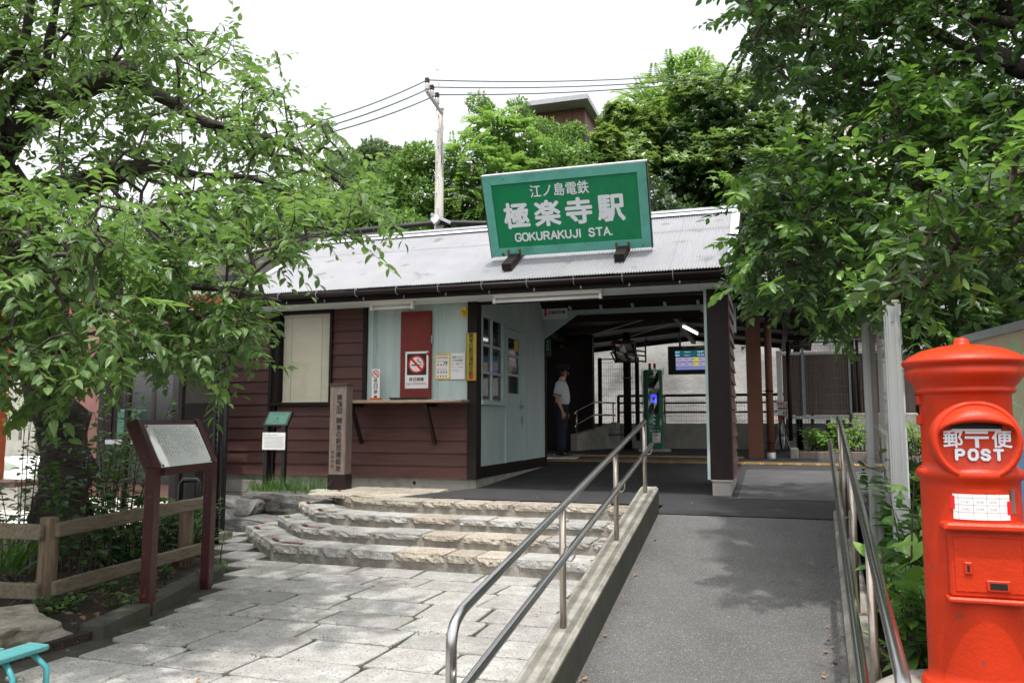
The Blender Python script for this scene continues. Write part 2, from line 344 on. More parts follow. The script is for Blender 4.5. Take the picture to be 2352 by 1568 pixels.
M['far_leaf'] = leafmat('far_leaf', (0.09, 0.145, 0.070), (0.15, 0.215, 0.105), (.2, .32, .08), .35, .6)  # paler and greyer, distance haze mixed into the leaf colour
M['fresh_leaf'] = leafmat('fresh_leaf', (.13, .26, .05), (.20, .36, .07), (.35, .55, .08), .35, .4)
M['grass'] = leafmat('grass', (.03, .085, .018), (.065, .15, .03), (.2, .4, .05), .35, .45)
M['bed_leaf'] = leafmat('bed_leaf', (.028, .085, .022), (.065, .145, .035), (.18, .36, .05), .3, .34, True)
M['lawn'] = mat('lawn', (.07, .14, .035), .95, .4, 6, .8, 60)
# ================================================================ the setting: ground, paving, steps, ramp, forecourt
YF = 10.18; ZA = .66; ZP = .16; XL, XR = -1.27, -1.09       # facade line, forecourt level, plaza level, kerb wall of the ramp
def zramp(y): return ZA - .158*(7.96 - y)
def zfloor(y): return float(np.interp(y, [8, 10.3, 13.6, 15.4, 17.0], [.66, .66, .78, .93, .96]))
struct = lambda n, mb, m, **k: mb.build(n, m, None, kind='structure', **k)
struct('ground', MB().sheet((-400, -200, -.5), (400, -200, -.5), (400, 500, -.5), (-400, 500, -.5), 2, 2), M['soil'])
plaza = box('plaza', (-30, -8, -.3), (XL-.004, 30, ZP-.014), M['mortar'], kind='structure')
def rounded(poly, r, n=2):                                     # outline with rounded corners
    out = []; k = len(poly)
    for i in range(k):
        p, a, b = Vector(poly[i]), Vector(poly[i-1]), Vector(poly[(i+1) % k]); da = (a-p); db = (b-p); rr = min(r, .4*da.length, .4*db.length)
        s, e = p + da.normalized()*rr, p + db.normalized()*rr
        for j in range(n+1):
            t = j/n; out.append((1-t)**2*s + 2*t*(1-t)*p + t*t*e)
    return out
def slab(poly, ztop, thick, r=.05, bev=.014, tilt=0.0, wob=.006):
    o = rounded([Vector((x, y)) for x, y in poly], r); o = [p + Vector((random.uniform(-wob, wob), random.uniform(-wob, wob))) for p in o]
    c = sum(o, Vector((0, 0)))/len(o); n = len(o); tx, ty = random.uniform(-tilt, tilt), random.uniform(-tilt, tilt)
    h = lambda p: ztop + tx*(p.x-c.x) + ty*(p.y-c.y)
    inn = [c + (p-c)*(1 - bev/max((p-c).length, .05)) for p in o]
    vs = [(p.x, p.y, h(p)) for p in inn] + [(p.x, p.y, h(p)-bev*.8) for p in o] + [(p.x, p.y, ztop-thick) for p in o]
    fs = [tuple(range(n))]
    for l in (0, 1): fs += [(l*n+k, (l+1)*n+k, (l+1)*n+(k+1) % n, l*n+(k+1) % n) for k in range(n)]
    mb = MB(); mb.add(vs, fs); return mb
def left_limit(y):                                             # where the planting kerb bounds the paving
    return float(np.interp(y, [0, 4.2, 4.9, 6.3, 8.2, 9.2], [-3.7, -4.2, -4.36, -4.86, -6.6, -7.2]))
ROWS = [0.6]
while ROWS[-1] < 9.3: ROWS.append(ROWS[-1] + random.uniform(.36, .50))
for y0, y1 in zip(ROWS, ROWS[1:]):
    ym = (y0+y1)/2
    x = left_limit(ym) + .06 + random.uniform(0, .15); xe = XL - .02 if ym < 7.2 else np.interp(ym, [7.2, 8.2, 9.3], [-5.0, -6.0, -6.9])
    sk = random.uniform(-.04, .04)
    while x < xe - .15:
        wd = random.uniform(.44, .76); x2 = min(x+wd, xe)
        if xe - x2 < .22: x2 = xe
        if y1 > 7.1 and ym <= 7.2: pass
        g = random.uniform(.009, .015); gy = random.uniform(.017, .025); q = lambda: random.uniform(-.022, .022)
        if x2 - x > .12:
            yt = min(y1, 7.12) if x > -4.9 else y1
            slab([(x+g+q()*.4, y0+gy+q()*.4+sk*.3), (x2-g+q()*.4, y0+gy+q()*.4-sk*.3), (x2-g+sk+q()*.5, yt+q()*.4), (x+g+sk+q()*.5, yt+q()*.4)],
                 ZP + random.uniform(.000, .003), .05, r=random.uniform(.015, .055), tilt=.002, wob=.007, bev=.007).build('paving_stone', M['granite'], plaza)
        x = x2
# weeds in the joints
# ---- steps of rough granite setts
steps = thing('stone_steps', (-3.2, 8, ZP), 'four broad low steps of rough granite blocks with red edge tapes up to the forecourt', 'steps')
NOSE = [[(-6.05, 8.25), (-4.92, 7.14), (-4.3, 7.08), (XL-.01, 7.02)], [(-5.75, 8.42), (-4.80, 7.49), (-4.4, 7.46), (XL-.01, 7.42)],
        [(-5.80, 8.98), (-4.95, 8.00), (-4.5, 7.92), (XL-.01, 7.86)], [(-5.62, 9.42), (-4.80, 8.54), (-4.3, 8.42), (XL-.01, 8.36)]]
ZT = [.32, .435, .545, .66]; DEP = .36
for k, (ns, zt) in enumerate(zip(NOSE, ZT)):
    zb = ZP-.03 if k == 0 else ZT[k-1]-.03
    mb = MB(); back = 10.0
    out = [(x+.02 if i == 0 else x, y+.010) for i, (x, y) in enumerate(ns)] + [(XL-.01, back), (-6.2 if k == 0 else -5.75, back)]
    mb.prism(out, zt - .02 - zb, T(0, 0, zb)); mb.build('step_core', M['riser'], steps)
    for (ax, ay), (bx, by) in zip(ns, ns[1:]):
        a, b = Vector((ax, ay)), Vector((bx, by)); d = b - a; Ln = d.length; d.normalize(); nrm = Vector((-d.y, d.x)); s = 0.0
        while s < Ln - .02:
            e = s + random.uniform(.30, .56)
            if Ln - e < .2: e = Ln
            p0, p1 = a + d*(s+.010), a + d*(e-.010); dd = DEP + random.uniform(-.03, .05)
            # rough split face: the block's front edge is broken
            top = slab([tuple(p0), tuple(p1), tuple(p1 + nrm*dd), tuple(p0 + nrm*dd)], zt + random.uniform(-.003, .004), .018, r=.018, bev=.010, tilt=.004, wob=.004)
            n = 9; vs = []; fs = []; hgt = random.uniform(.058, .078) if k else random.uniform(.085, .108)
            for j in range(4):
                for i in range(n+1):
                    q = p0.lerp(p1, i/n); jt = 1 if 0 < j else .3; end = .025 if i in (0, n) and j else 0
                    z = zt - .012 - hgt*j/3 * (1 + random.uniform(-.10, .25)*(j == 3)); off = (.012*(j in (1, 2)) + random.uniform(-.012, .010)*jt - (.030 if j == 3 else 0) - end)
                    vs.append((q.x - nrm.x*off, q.y - nrm.y*off, z))
            for j in range(3):
                for i in range(n): o = j*(n+1)+i; fs.append((o, o+n+1, o+n+2, o+1))
            top.add(vs, fs); top.build('step_stone', M['granite_warm'] if (k == 3 or random.random() < .3) else M['granite'], steps); s = e
# tan paving of the top landing, left of the asphalt
y = 8.80
while y < 10.05:
    x = -5.6 + (y - 8.8)*.1; xe = np.interp(y, [8.8, 10.05], [-4.25, -3.95])
    while x < xe - .1:
        x2 = min(x + random.uniform(.35, .6), xe)
        slab([(x+.012, y+.01), (x2-.012, y+.01), (x2-.012, y+.40), (x+.012, y+.40)], ZA+.004, .04, tilt=.006).build('step_stone', M['granite_warm'], steps); x = x2
    y += .42
tp = [(0, .05, .30), (0, .33, .0), (1, .06, .3), (1, .55, 0), (2, .05, .3), (2, .6, 0), (3, .05, .3), (3, .5, 0)]
def tape(p, q, z, nrm):
    p, q = Vector(p), Vector(q); d = (q-p).normalized(); mb = MB(); w_ = Vector((-d.y, d.x))*.045
    mb.add([(p.x, p.y, z), (q.x, q.y, z), (q.x+w_.x, q.y+w_.y, z), (p.x+w_.x, p.y+w_.y, z)], [(0, 1, 2, 3)]); tpb = mb.build('edge_tape', M['ink'], steps)
    mb = MB(); i0, i1 = p.lerp(q, .12), p.lerp(q, .85); a, b = w_*.25, w_*.62
    mb.add([(i0.x+a.x, i0.y+a.y, z+.002), (i1.x+a.x, i1.y+a.y, z+.002), (i1.x+b.x, i1.y+b.y, z+.002), (i0.x+b.x, i0.y+b.y, z+.002)], [(0, 1, 2, 3)]); mb.build('tape_stripe', M['ink_red'] if random.random() < .7 else M['yellow'], tpb)
for ns, zt in zip(NOSE, ZT):
    a, b, c, e = [Vector(p) for p in ns]
    tape(a.lerp(b, .12)+Vector((.05, .03)), a.lerp(b, .25)+Vector((.05, .03)), zt+.012, None); tape(a.lerp(b, .80)+Vector((.05, .03)), a.lerp(b, .95)+Vector((.05, .03)), zt+.012, None)
    tape(b.lerp(c, .1)+Vector((0, .05)), b.lerp(c, .6)+Vector((0, .05)), zt+.012, None); tape(c.lerp(e, .90)+Vector((0, .06)), c.lerp(e, .97)+Vector((0, .06)), zt+.012, None)
# ---- ramp, forecourt, kerb walls
mb = MB(); ys = np.linspace(1.0, 7.96, 12)
for a, b in zip(ys, ys[1:]):
    mb.sheet((XR-.05, a, zramp(a)), (np.interp(a, [0, 4.5, 8], [.12, .34, .51])+.05, a, zramp(a)), (np.interp(b, [0, 4.5, 8], [.12, .34, .51])+.05, b, zramp(b)), (XR-.05, b, zramp(b)))
struct('ramp', mb, M['asphalt'])
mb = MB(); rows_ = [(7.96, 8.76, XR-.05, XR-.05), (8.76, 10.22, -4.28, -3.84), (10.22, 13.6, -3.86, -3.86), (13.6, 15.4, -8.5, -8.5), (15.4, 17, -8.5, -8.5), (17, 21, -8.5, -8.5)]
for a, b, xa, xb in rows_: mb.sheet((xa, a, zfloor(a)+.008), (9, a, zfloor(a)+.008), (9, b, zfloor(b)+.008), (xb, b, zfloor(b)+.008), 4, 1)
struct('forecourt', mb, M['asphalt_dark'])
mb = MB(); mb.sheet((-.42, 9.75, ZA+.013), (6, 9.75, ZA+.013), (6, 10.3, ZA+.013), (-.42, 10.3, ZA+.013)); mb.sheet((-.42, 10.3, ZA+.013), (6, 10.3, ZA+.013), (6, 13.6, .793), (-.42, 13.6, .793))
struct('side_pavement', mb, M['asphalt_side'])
# yellow tactile strip across the platform entrance
strip = struct('tactile_paving', MB().box((-5.6, 14.20, .80), (4.2, 14.50, .845)), M['mortar'])
x = -5.6
while x < 4.1:
    zb = zfloor(14.2)+.012
    mb = MB(); mb.sheet((x+.005, 14.2, zb), (x+.295, 14.2, zb), (x+.295, 14.5, zb+.028), (x+.005, 14.5, zb+.028))
    for i in range(4): mb.bar((x+.03, 14.24+.07*i, zb+.008+.006*i), (x+.27, 14.24+.07*i, zb+.008+.006*i), .03, .006)
    mb.build('tactile_tile', M['tactile'], strip)
    if -3.7 < x < -.6:
        mb = MB(); mb.sheet((x+.005, 15.0, zfloor(15.0)+.01), (x+.295, 15.0, zfloor(15.0)+.01), (x+.295, 15.3, zfloor(15.3)+.01), (x+.005, 15.3, zfloor(15.3)+.01))
        for i in range(5): mb.bar((x+.03+.06*i, 15.02, zfloor(15.02)+.013), (x+.03+.06*i, 15.28, zfloor(15.28)+.013), .03, .006)
        mb.build('tactile_tile', M['tactile'], strip)
    x += .3
def kerbwall(name, x0a, x1a, x0b, x1b, ya, yb, h, label):
    t = thing(name, ((x0a+x1a)/2, ya, zramp(ya)), label, 'kerb wall')
    za, zb = zramp(ya), zramp(yb); mb = MB(); N = 14; c = .018
    for i in range(N+1):
        f = i/N; y = ya+(yb-ya)*f; z = za+(zb-za)*f; l = x0a+(x0b-x0a)*f; r = x1a+(x1b-x1a)*f
        mb.v += [(l, y, z-.7), (l, y, z+h-c), (l+c, y, z+h), (r-c, y, z+h), (r, y, z+h-c), (r, y, z-.4)]
    for i in range(N):
        for k in range(5): o = i*6+k; mb.f.append((o, o+6, o+7, o+1)); mb.sm.append(False)
    mb.f += [(0, 1, 2, 3, 4, 5), tuple(N*6+k for k in (5, 4, 3, 2, 1, 0))]; mb.sm += [False]*2
    w_ = mb.build('wall_body', M['concrete_old'], t); return t
kl = kerbwall('ramp_kerb_wall', XL, XR, XL, XR, 1.2, 8.0, .255, 'sloping concrete kerb wall carrying the steel handrail between the stone steps and the ramp')
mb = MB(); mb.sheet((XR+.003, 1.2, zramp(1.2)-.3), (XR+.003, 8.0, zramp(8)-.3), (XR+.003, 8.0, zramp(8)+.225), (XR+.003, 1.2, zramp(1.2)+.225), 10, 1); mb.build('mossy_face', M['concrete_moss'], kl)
cr = lambda y: float(np.interp(y, [0, 4.5, 8], [.12, .34, .51]))
kr = kerbwall('ramp_edge_kerb', cr(1.2), cr(1.2)+.16, cr(8.05), cr(8.05)+.16, 1.2, 8.05, .07, 'low concrete edging under the handrail on the planted side of the ramp')
# ---- handrails
def handrail(name, xs, ends, posts, off, label, lowdz=.21):
    x_at = lambda y: float(np.interp(y, *xs)); (ya, za), (yb, zb) = ends
    z_at = lambda y: za + (zb-za)*(y-ya)/(yb-ya)
    t = thing(name, (x_at(ya), ya, zramp(ya)), label, 'handrail')
    r = .0215; path = [(x_at(ya), ya-.02, zramp(ya)+.05)] + [(x_at(ya), ya-.02, za-.10)]
    for k in range(1, 6):
        a = k/6*pi/2; path.append((x_at(ya), ya-.02+.07*(1-cos(a)), za-.10+.10*sin(a)))
    path += [(x_at(y), y, z_at(y)+.006) for y in np.linspace(ya+.09, yb, 8)]
    MB().tube(path, r, 14).build('upper_rail', M['steel'], t)
    MB().tube([(x_at(y)+off, y, z_at(y)-lowdz) for y in np.linspace(ya-1.2, yb-.02, 9)], r*.95, 12).build('lower_rail', M['steel'], t)
    for y in posts:
        top = z_at(y) - .012; b = zramp(y) + (.25 if off > 0 else .065); s_ = 1 if off > 0 else -1
        MB().tube([(x_at(y), y, b), (x_at(y), y, top)], r*.92, 12).build('post', M['steel_brown'], t)
        zl = z_at(y) - lowdz
        MB().tube([(x_at(y), y, zl-.09), (x_at(y)+off*.7, y, zl-.095), (x_at(y)+off, y, zl-.07), (x_at(y)+off, y, zl-.015)], .006, 6).build('rail_bracket', M['steel_brown'], t)
    return t
handrail('handrail', ([0, 10], [-1.18, -1.18]), ((2.90, .80), (7.76, 1.555)), (4.57, 6.24, 7.74), .07, 'two bar polished steel handrail on the kerb wall between steps and ramp')
handrail('handrail', ([0, 4.5, 8], [.20, .42, .59]), ((2.45, .82), (8.1, 1.585)), (3.9, 5.6, 7.2, 8.02), -.085, 'two bar steel handrail beside the leafy bed in front of the red postbox', .21)
# ================================================================ station house
ST = thing('station_building', (-4.2, 10.2, ZA), 'single storey wooden station house with dark red weatherboards, pale blue walls and a corrugated roof', 'station')
P = lambda n, mb, m, **k: mb.build(n, m, ST, **k)
X0, X1 = -7.98, -3.87                                           # left house front
# foundation
mb = MB().box((X0, YF+.02, .1), (-3.86, 13.55, .79)); P('foundation', mb, M['concrete'])
for x in (-4.75, -6.0): 
    P('vent_hole', MB().tube([(x, YF+.03, .72), (x, YF+.016, .72)], .025, 12), M['black'])
for i in range(2):
    for j in range(2): P('foundation_block', MB().box((X0+.02+.62*i, YF-.01, .33+.19*j), (X0+.62+.62*i, YF+.018, .51+.19*j)), M['concrete'], bevel=.004)
def boards(x0, x1, z0, z1, y, pitch=.172, m='siding'):
    z = z0
    while z < z1 - .02:
        zt = min(z + pitch, z1); mb = MB(); th = .026
        mb.add([(x0, y-th, z), (x1, y-th, z), (x1, y-th+.002, z+.006), (x0, y-th+.002, z+.006), (x0, y-.004, zt+.012), (x1, y-.004, zt+.012), (x0, y+.01, z), (x1, y+.01, z)],
               [(0, 1, 2, 3), (3, 2, 5, 4), (6, 7, 1, 0), (0, 3, 4, 6), (1, 7, 5, 2)])
        P('siding_board', mb, M[m]); z = zt
P('wall', MB().box((X0+.02, YF+.012, .79), (-6.98, YF+.15, 3.2)).box((-6.98, YF+.012, .79), (-5.50, YF+.15, 1.84)).box((-6.10, YF+.012, 1.84), (-5.5, YF+.15, 3.2)), M['brown'])
boards(X0, -7.12, .79, 3.2, YF); boards(-6.98, -3.94, .79, 1.80, YF); boards(-6.06, -5.55, 1.84, 3.2, YF)
P('corner_board', MB().box((X0-.06, YF-.05, .78), (X0+.02, YF+.1, 3.2)), M['trim'])
P('batten', MB().box((-7.12, YF-.045, .3), (-7.0, YF+.01, 3.2)), M['trim']); P('batten', MB().box((-5.56, YF-.04, 1.84), (-5.50, YF+.02, 3.2)), M['trim'])
P('corner_board', MB().box((-3.94, YF-.035, .79), (-3.88, YF+.02, 1.80)), M['brown'])
P('drainpipe', MB().tube([(-8.06, YF-.08, .2), (-8.06, YF-.08, 3.2)], .035, 10), M['black_gloss'])
P('drainpipe', MB().tube([(-7.06, YF-.075, .5), (-7.06, YF-.075, 3.2)], .016, 8), M['trim'])
# window with blind
wn = P('window', MB().box((-7.0, YF-.05, 1.84), (-6.96, YF+.1, 3.2)).box((-6.10, YF-.05, 1.84), (-6.06, YF+.1, 3.2)).box((-6.96, YF-.05, 3.155), (-6.10, YF+.1, 3.2)), M['trim'])
MB().box((-7.06, YF-.09, 1.80), (-6.02, YF+.05, 1.84)).build('sill', M['trim'], wn)
MB().box((-6.955, YF+.085, 1.845), (-6.105, YF+.09, 3.15)).build('backing', M['cream'], wn)
mb = MB(); z = 1.87
while z < 3.11:
    mb.add([(-6.94, YF+.050, z), (-6.12, YF+.050, z), (-6.12, YF+.070, z+.021), (-6.94, YF+.070, z+.021)], [(0, 1, 2, 3)]); z += .0225
mb.box((-6.945, YF+.045, 3.115), (-6.115, YF+.08, 3.15)).box((-6.945, YF+.048, 1.85), (-6.115, YF+.075, 1.866)); mb.build('blind', M['cream'], wn, kind='stuff')
MB().box((-6.80, YF+.044, 1.86), (-6.795, YF+.047, 3.12)).box((-6.28, YF+.044, 1.86), (-6.275, YF+.047, 3.12)).build('blind_cord', M['ink_grey'], wn)
MB().sheet((-6.95, YF+.02, 1.85), (-6.11, YF+.02, 1.85), (-6.11, YF+.02, 3.15), (-6.95, YF+.02, 3.15)).build('pane', M['glass'], wn)
# pale blue ticket front
P('blue_panel', MB().box((-5.50, YF+.0, 1.84), (-3.93, YF+.12, 3.2)), M['blue_wall'])
for x in (-5.44, -4.98, -4.43): P('batten', MB().box((x-.045, YF-.012, 1.85), (x+.03, YF-.001, 3.2)), M['blue_trim'])
P('conduit', MB().tube([(-5.37, YF-.02, 1.86), (-5.37, YF-.02, 3.2)], .009, 6), M['blue_trim'])
dr = P('shutter_door', MB().box((-4.95, YF-.065, 1.885), (-4.485, YF-.025, 3.105)), M['red_door'], bevel=.004)
MB().tube([(-4.52, YF-.066, 2.50), (-4.52, YF-.085, 2.50)], .022, 12).build('knob', M['ink_red'], dr)
MB().box((-4.49, YF-.06, 2.69), (-4.46, YF-.045, 2.76)).tube([(-4.475, YF-.055, 2.70), (-4.475, YF-.055, 2.64)], .014, 8).build('padlock', M['metal_grey'], dr)
ct = P('counter_shelf', MB().box((-5.86, YF-.40, 1.815), (-3.90, YF-.03, 1.855)), M['wood_old'], bevel=.006)
for x in (-5.55, -4.42):
    MB().bar((x, YF-.36, 1.81), (x, YF-.035, 1.26), .04, .05).build('bracket', M['brown'], ct); MB().box((x-.02, YF-.38, 1.765), (x+.02, YF-.035, 1.814)).build('bracket', M['brown'], ct)
# corner post and side wall of the office
P('corner_post', MB().box((-3.935, YF-.075, .79), (-3.80, YF+.11, 3.2)), M['trim'])
XS = -3.83
P('side_wall', MB().box((XS-.12, 10.29, .95), (XS, 10.32, 3.7)).box((XS-.12, 10.32, .95), (XS, 11.28, 1.84)).box((XS-.12, 10.32, 3.05), (XS, 11.28, 3.7)).box((XS-.12, 11.28, .95), (XS, 11.48, 3.7))
  .box((XS-.12, 11.48, 3.02), (XS, 12.30, 3.7)).box((XS-.12, 12.30, .95), (XS, 13.62, 3.7)), M['blue_wall'])
P('skirting', MB().box((XS-.12, 10.29, .79), (XS+.012, 13.63, .95)), M['trim'])
P('side_footing', MB().box((XS-.10, 10.165, .4), (XS+.006, 13.6, .79)), M['concrete'])
P('trim_board', MB().box((XS-.12, 13.62, .79), (XS+.02, 13.68, 3.7)), M['trim'])
sw = P('side_window', MB().box((XS-.03, 10.30, 1.80), (XS+.05, 11.30, 1.86)).box((XS-.02, 10.32, 3.03), (XS+.03, 11.30, 3.09)).box((XS-.02, 11.24, 1.86), (XS+.03, 11.30, 3.03)).box((XS-.02, 10.30, 1.86), (XS+.03, 10.36, 3.03)), M['blue_trim'])
MB().box((XS-.012, 10.76, 1.86), (XS+.016, 10.80, 3.03)).build('mullion', M['blue_trim'], sw)
for z in (2.25, 2.64): MB().box((XS-.010, 10.36, z-.018), (XS+.012, 11.24, z+.018)).build('glazing_bar', M['blue_trim'], sw)
for a, b in ((10.36, 10.76), (10.80, 11.24)):
    for c, d in ((1.86, 2.232), (2.268, 2.622), (2.658, 3.03)): MB().box((XS-.02, a, c), (XS-.012, b, d)).build('pane', M['glass_dark'], sw)
sd = P('side_door', MB().box((XS-.05, 11.50, .95), (XS-.012, 11.60, 2.99)).box((XS-.05, 12.16, .95), (XS-.012, 12.28, 2.99)).box((XS-.05, 11.60, .95), (XS-.012, 12.16, 2.0)).box((XS-.05, 11.60, 2.86), (XS-.012, 12.16, 2.99))
  .box((XS-.05, 11.6, 2.27), (XS-.012, 12.16, 2.31)).box((XS-.05, 11.6, 2.57), (XS-.012, 12.16, 2.61)), M['blue_trim'])
for c, d in ((2.0, 2.27), (2.31, 2.57), (2.61, 2.86)): MB().box((XS-.042, 11.6, c), (XS-.032, 12.16, d)).build('pane', M['glass_dark'], sd)
MB().box((XS-.03, 11.95, 2.68), (XS-.029, 12.14, 2.85)).build('sticker', M['yellow'], sd)
MB().tube([(XS-.01, 12.22, 1.82), (XS+.05, 12.22, 1.82), (XS+.05, 12.14, 1.82)], .012, 8).box((XS-.012, 12.19, 1.74), (XS-.005, 12.25, 1.9)).build('handle', M['metal_grey'], sd)
MB().box((XS+.012, 12.2, 1.55), (XS+.03, 12.24, 1.64)).build('padlock', M['metal_grey'], sd)
P('door_casing', MB().box((XS, 11.40, .95), (XS+.02, 11.49, 3.08)).box((XS, 12.29, .95), (XS+.02, 12.38, 3.08)).box((XS, 11.49, 3.0), (XS+.02, 12.29, 3.08)), M['blue_trim'])
# soffit boards, header, inner ceiling
x = -8.0
while x < -.45:
    P('soffit_board', MB().box((x+.003, 9.56, 3.20), (min(x+.30, -.42)-.003, YF-.02 if x < -3.9 else YF+.12, 3.215)), M['soffit']); x += .30
P('header', MB().box((-3.80, YF-.02, 3.17), (-.72, YF+.10, 3.199)), M['trim'])
P('eave_beam', MB().box((-3.80, YF+.13, 3.20), (-.72, YF+.25, 3.40)), M['blue_trim'])
P('ceiling', MB().sheet((-3.8, YF+.26, 3.62), (-.5, YF+.26, 3.62), (-.5, 11.69, 4.46), (-3.8, 11.69, 4.46)).sheet((-3.8, 11.69, 4.46), (-.5, 11.69, 4.46), (-.5, 13.9, 3.5), (-3.8, 13.9, 3.5)), M['blue_wall'])
zb_ = pY(1303, 723, 13.6).z
P('back_beam', MB().box((-3.83, 13.56, zb_), (-.5, 13.70, zb_+.75)), M['blue_trim'])
for x in (-3.3, -2.75, -2.2, -1.65, -1.1): P('cleat', MB().prism([(0, 0), (.10, .06), (.10, .20), (0, .2)], .05, frame((x, 13.555, zb_+.06), (0, -1, 0), (0, 0, 1))), M['blue_trim'])
for s_, x in ((1, -3.80), (-1, -.52)): P('gusset', MB().prism([(0, 0), (.62*1, .42), (.62, .48), (0, .48)] if s_ > 0 else [(0, -.02), (0, .48), (-.62, .48), (-.62, .42)], .04, frame((x, 13.55, zb_-.42), (1, 0, 0), (0, 0, 1))), M['blue_trim'])
# right end wall with its dark post
P('end_post', MB().box((-.735, 10.05, .86), (-.475, 10.30, 3.2)), M['brown']); P('end_post_trim', MB().box((-.77, 10.06, .86), (-.737, 10.28, 3.2)), M['blue_trim'])
P('end_footing', MB().box((-.715, 10.04, .5), (-.50, 11.6, .845)), M['concrete']); P('flashing', MB().box((-.73, 10.03, .845), (-.48, 10.3, .858)), M['metal_light'])
P('end_wall', MB().box((-.70, 10.30, .86), (-.50, 11.62, 3.45)), M['brown'])
z = .86; k = 0
while z < 3.3:
    mb = MB(); zt = z + .172; xa = -.50
    mb.add([(xa+.030, 10.30, z), (xa+.030, 11.62, z), (xa+.004, 11.62, zt+.01), (xa+.004, 10.30, zt+.01), (xa-.01, 10.30, z), (xa-.01, 11.62, z)], [(0, 1, 2, 3), (4, 5, 1, 0), (4, 0, 3), (5, 2, 1)])
    P('siding_board', mb, M['siding_side']); z = zt
# roof of corrugated sheets
RY0, RY1, RZ0, RZ1 = 9.48, 11.69, 3.36, 4.605; RX0, RX1 = -7.24, -.40
sl_ = (RZ1-RZ0)/(RY1-RY0)
def sheetroof(xa, xb, ya, yb, zup, back=False):
    pitch = .034; n = max(2, int(round((xb-xa)/pitch)))*6; vs = []; fs = []
    for j in range(3):
        y = ya + (yb-ya)*j/2; z = RZ0 + (y-RY0)*sl_ + zup
        if back: y = 2*RY1 - y
        for i in range(n+1): vs.append((xa+(xb-xa)*i/n, y, z + .009*sin(2*pi*i/6)))
    for j in range(2):
        for i in range(n): o = j*(n+1)+i; fs.append((o, o+1, o+n+2, o+n+1))
    mb = MB(); mb.add(vs, fs, True); P('roof_sheet', mb, M['roof'])
nsh = 10; wsh = (RX1-RX0-.06)/nsh
for i in range(nsh):
    xa = RX0+.03+wsh*i; d = .002*(i % 2)
    sheetroof(xa, xa+wsh+.01, RY0, 10.98, d); sheetroof(xa, xa+wsh+.01, 10.90, RY1, .006+d); 
sheetroof(RX0, RX1, RY0, RY1, 0, True)
P('roof_deck', MB().sheet((RX0+.02, RY0+.03, RZ0-.02), (RX1-.02, RY0+.03, RZ0-.02), (RX1-.02, RY1, RZ1-.02), (RX0+.02, RY1, RZ1-.02)).sheet((RX0+.02, RY1, RZ1-.02), (RX1-.02, RY1, RZ1-.02), (RX1-.02, 13.88, RZ0-.02), (RX0+.02, 13.88, RZ0-.02)), M['brown'])
P('ridge_cap', MB().bar((RX0-.02, RY1, RZ1+.035), (RX1+.02, RY1, RZ1+.035), .16, .035).sheet((RX0-.02, RY1-.17, RZ1-.06), (RX1+.02, RY1-.17, RZ1-.06), (RX1+.02, RY1-.05, RZ1+.02), (RX0-.02, RY1-.05, RZ1+.02)), M['metal_light'])
for x, s_ in ((RX0, -1), (RX1, 1)):
    a, b = Vector((x, RY0-.01, RZ0+.018)), Vector((x, RY1, RZ1+.025)); 
    P('verge_trim', MB().bar(a, b, .11, .025).bar(b, (x, 2*RY1-RY0, RZ0+.018), .11, .025), M['metal_light'])
    a2, b2 = Vector((x+s_*.02, RY0+.02, RZ0-.09)), Vector((x+s_*.02, RY1, RZ1-.09))
    P('bargeboard', MB().bar(a2, b2, .03, .17).bar(b2, (x+s_*.02, 2*RY1-RY0-.02, RZ0-.09), .03, .17), M['trim'])
P('gable', MB().prism([(10.2, 3.2), (13.2, 3.2), (11.69, 4.4)], .1, frame((-.70, 0, 0), (0, 1, 0), (0, 0, 1))), M['brown'])
P('fascia', MB().box((RX0-.02, 9.555, 3.195), (RX1+.02, 9.585, 3.34)), M['trim'])
mb = MB()                                                       # half-round gutter
gp = [(RX0-.1, 9.49, 3.325), (RX1+.06, 9.49, 3.315)]
for i, (x, y, z) in enumerate(gp):
    for k in range(9):
        a = pi*k/8; mb.v.append((x, y - .062*cos(a), z - .068*sin(a)))
    for k in range(9):
        a = pi*k/8; mb.v.append((x, y - .056*cos(a), z - .060*sin(a)))
for k in range(8): mb.f += [(k, k+1, 19+k, 18+k), (9+k+1, 9+k, 27+k, 28+k)]; mb.sm += [True]*2
mb.f += [(0, 18, 27, 9), (8, 17, 35, 26), tuple(range(8, -1, -1)), tuple(range(18, 27))]; mb.sm += [False]*4
gt = P('gutter', mb, M['brown'])
x = RX0+.12
while x < RX1:
    mb = MB(); pts = [(x, 9.49-.068*cos(pi*k/8), 3.322-.074*sin(pi*k/8)) for k in range(6)]
    for a, b in zip(pts, pts[1:]): mb.bar(a, b, .018, .004, (1, 0, 0))
    mb.bar((x, 9.425, 3.33), (x, 9.47, 3.342), .018, .004, (1, 0, 0)); mb.build('gutter_hook', M['metal_light'], gt)
    MB().box((x+.06, 9.545, 3.205), (x+.075, 9.552, 3.245)).build('gutter_clip', M['metal_grey'], gt); x += .605
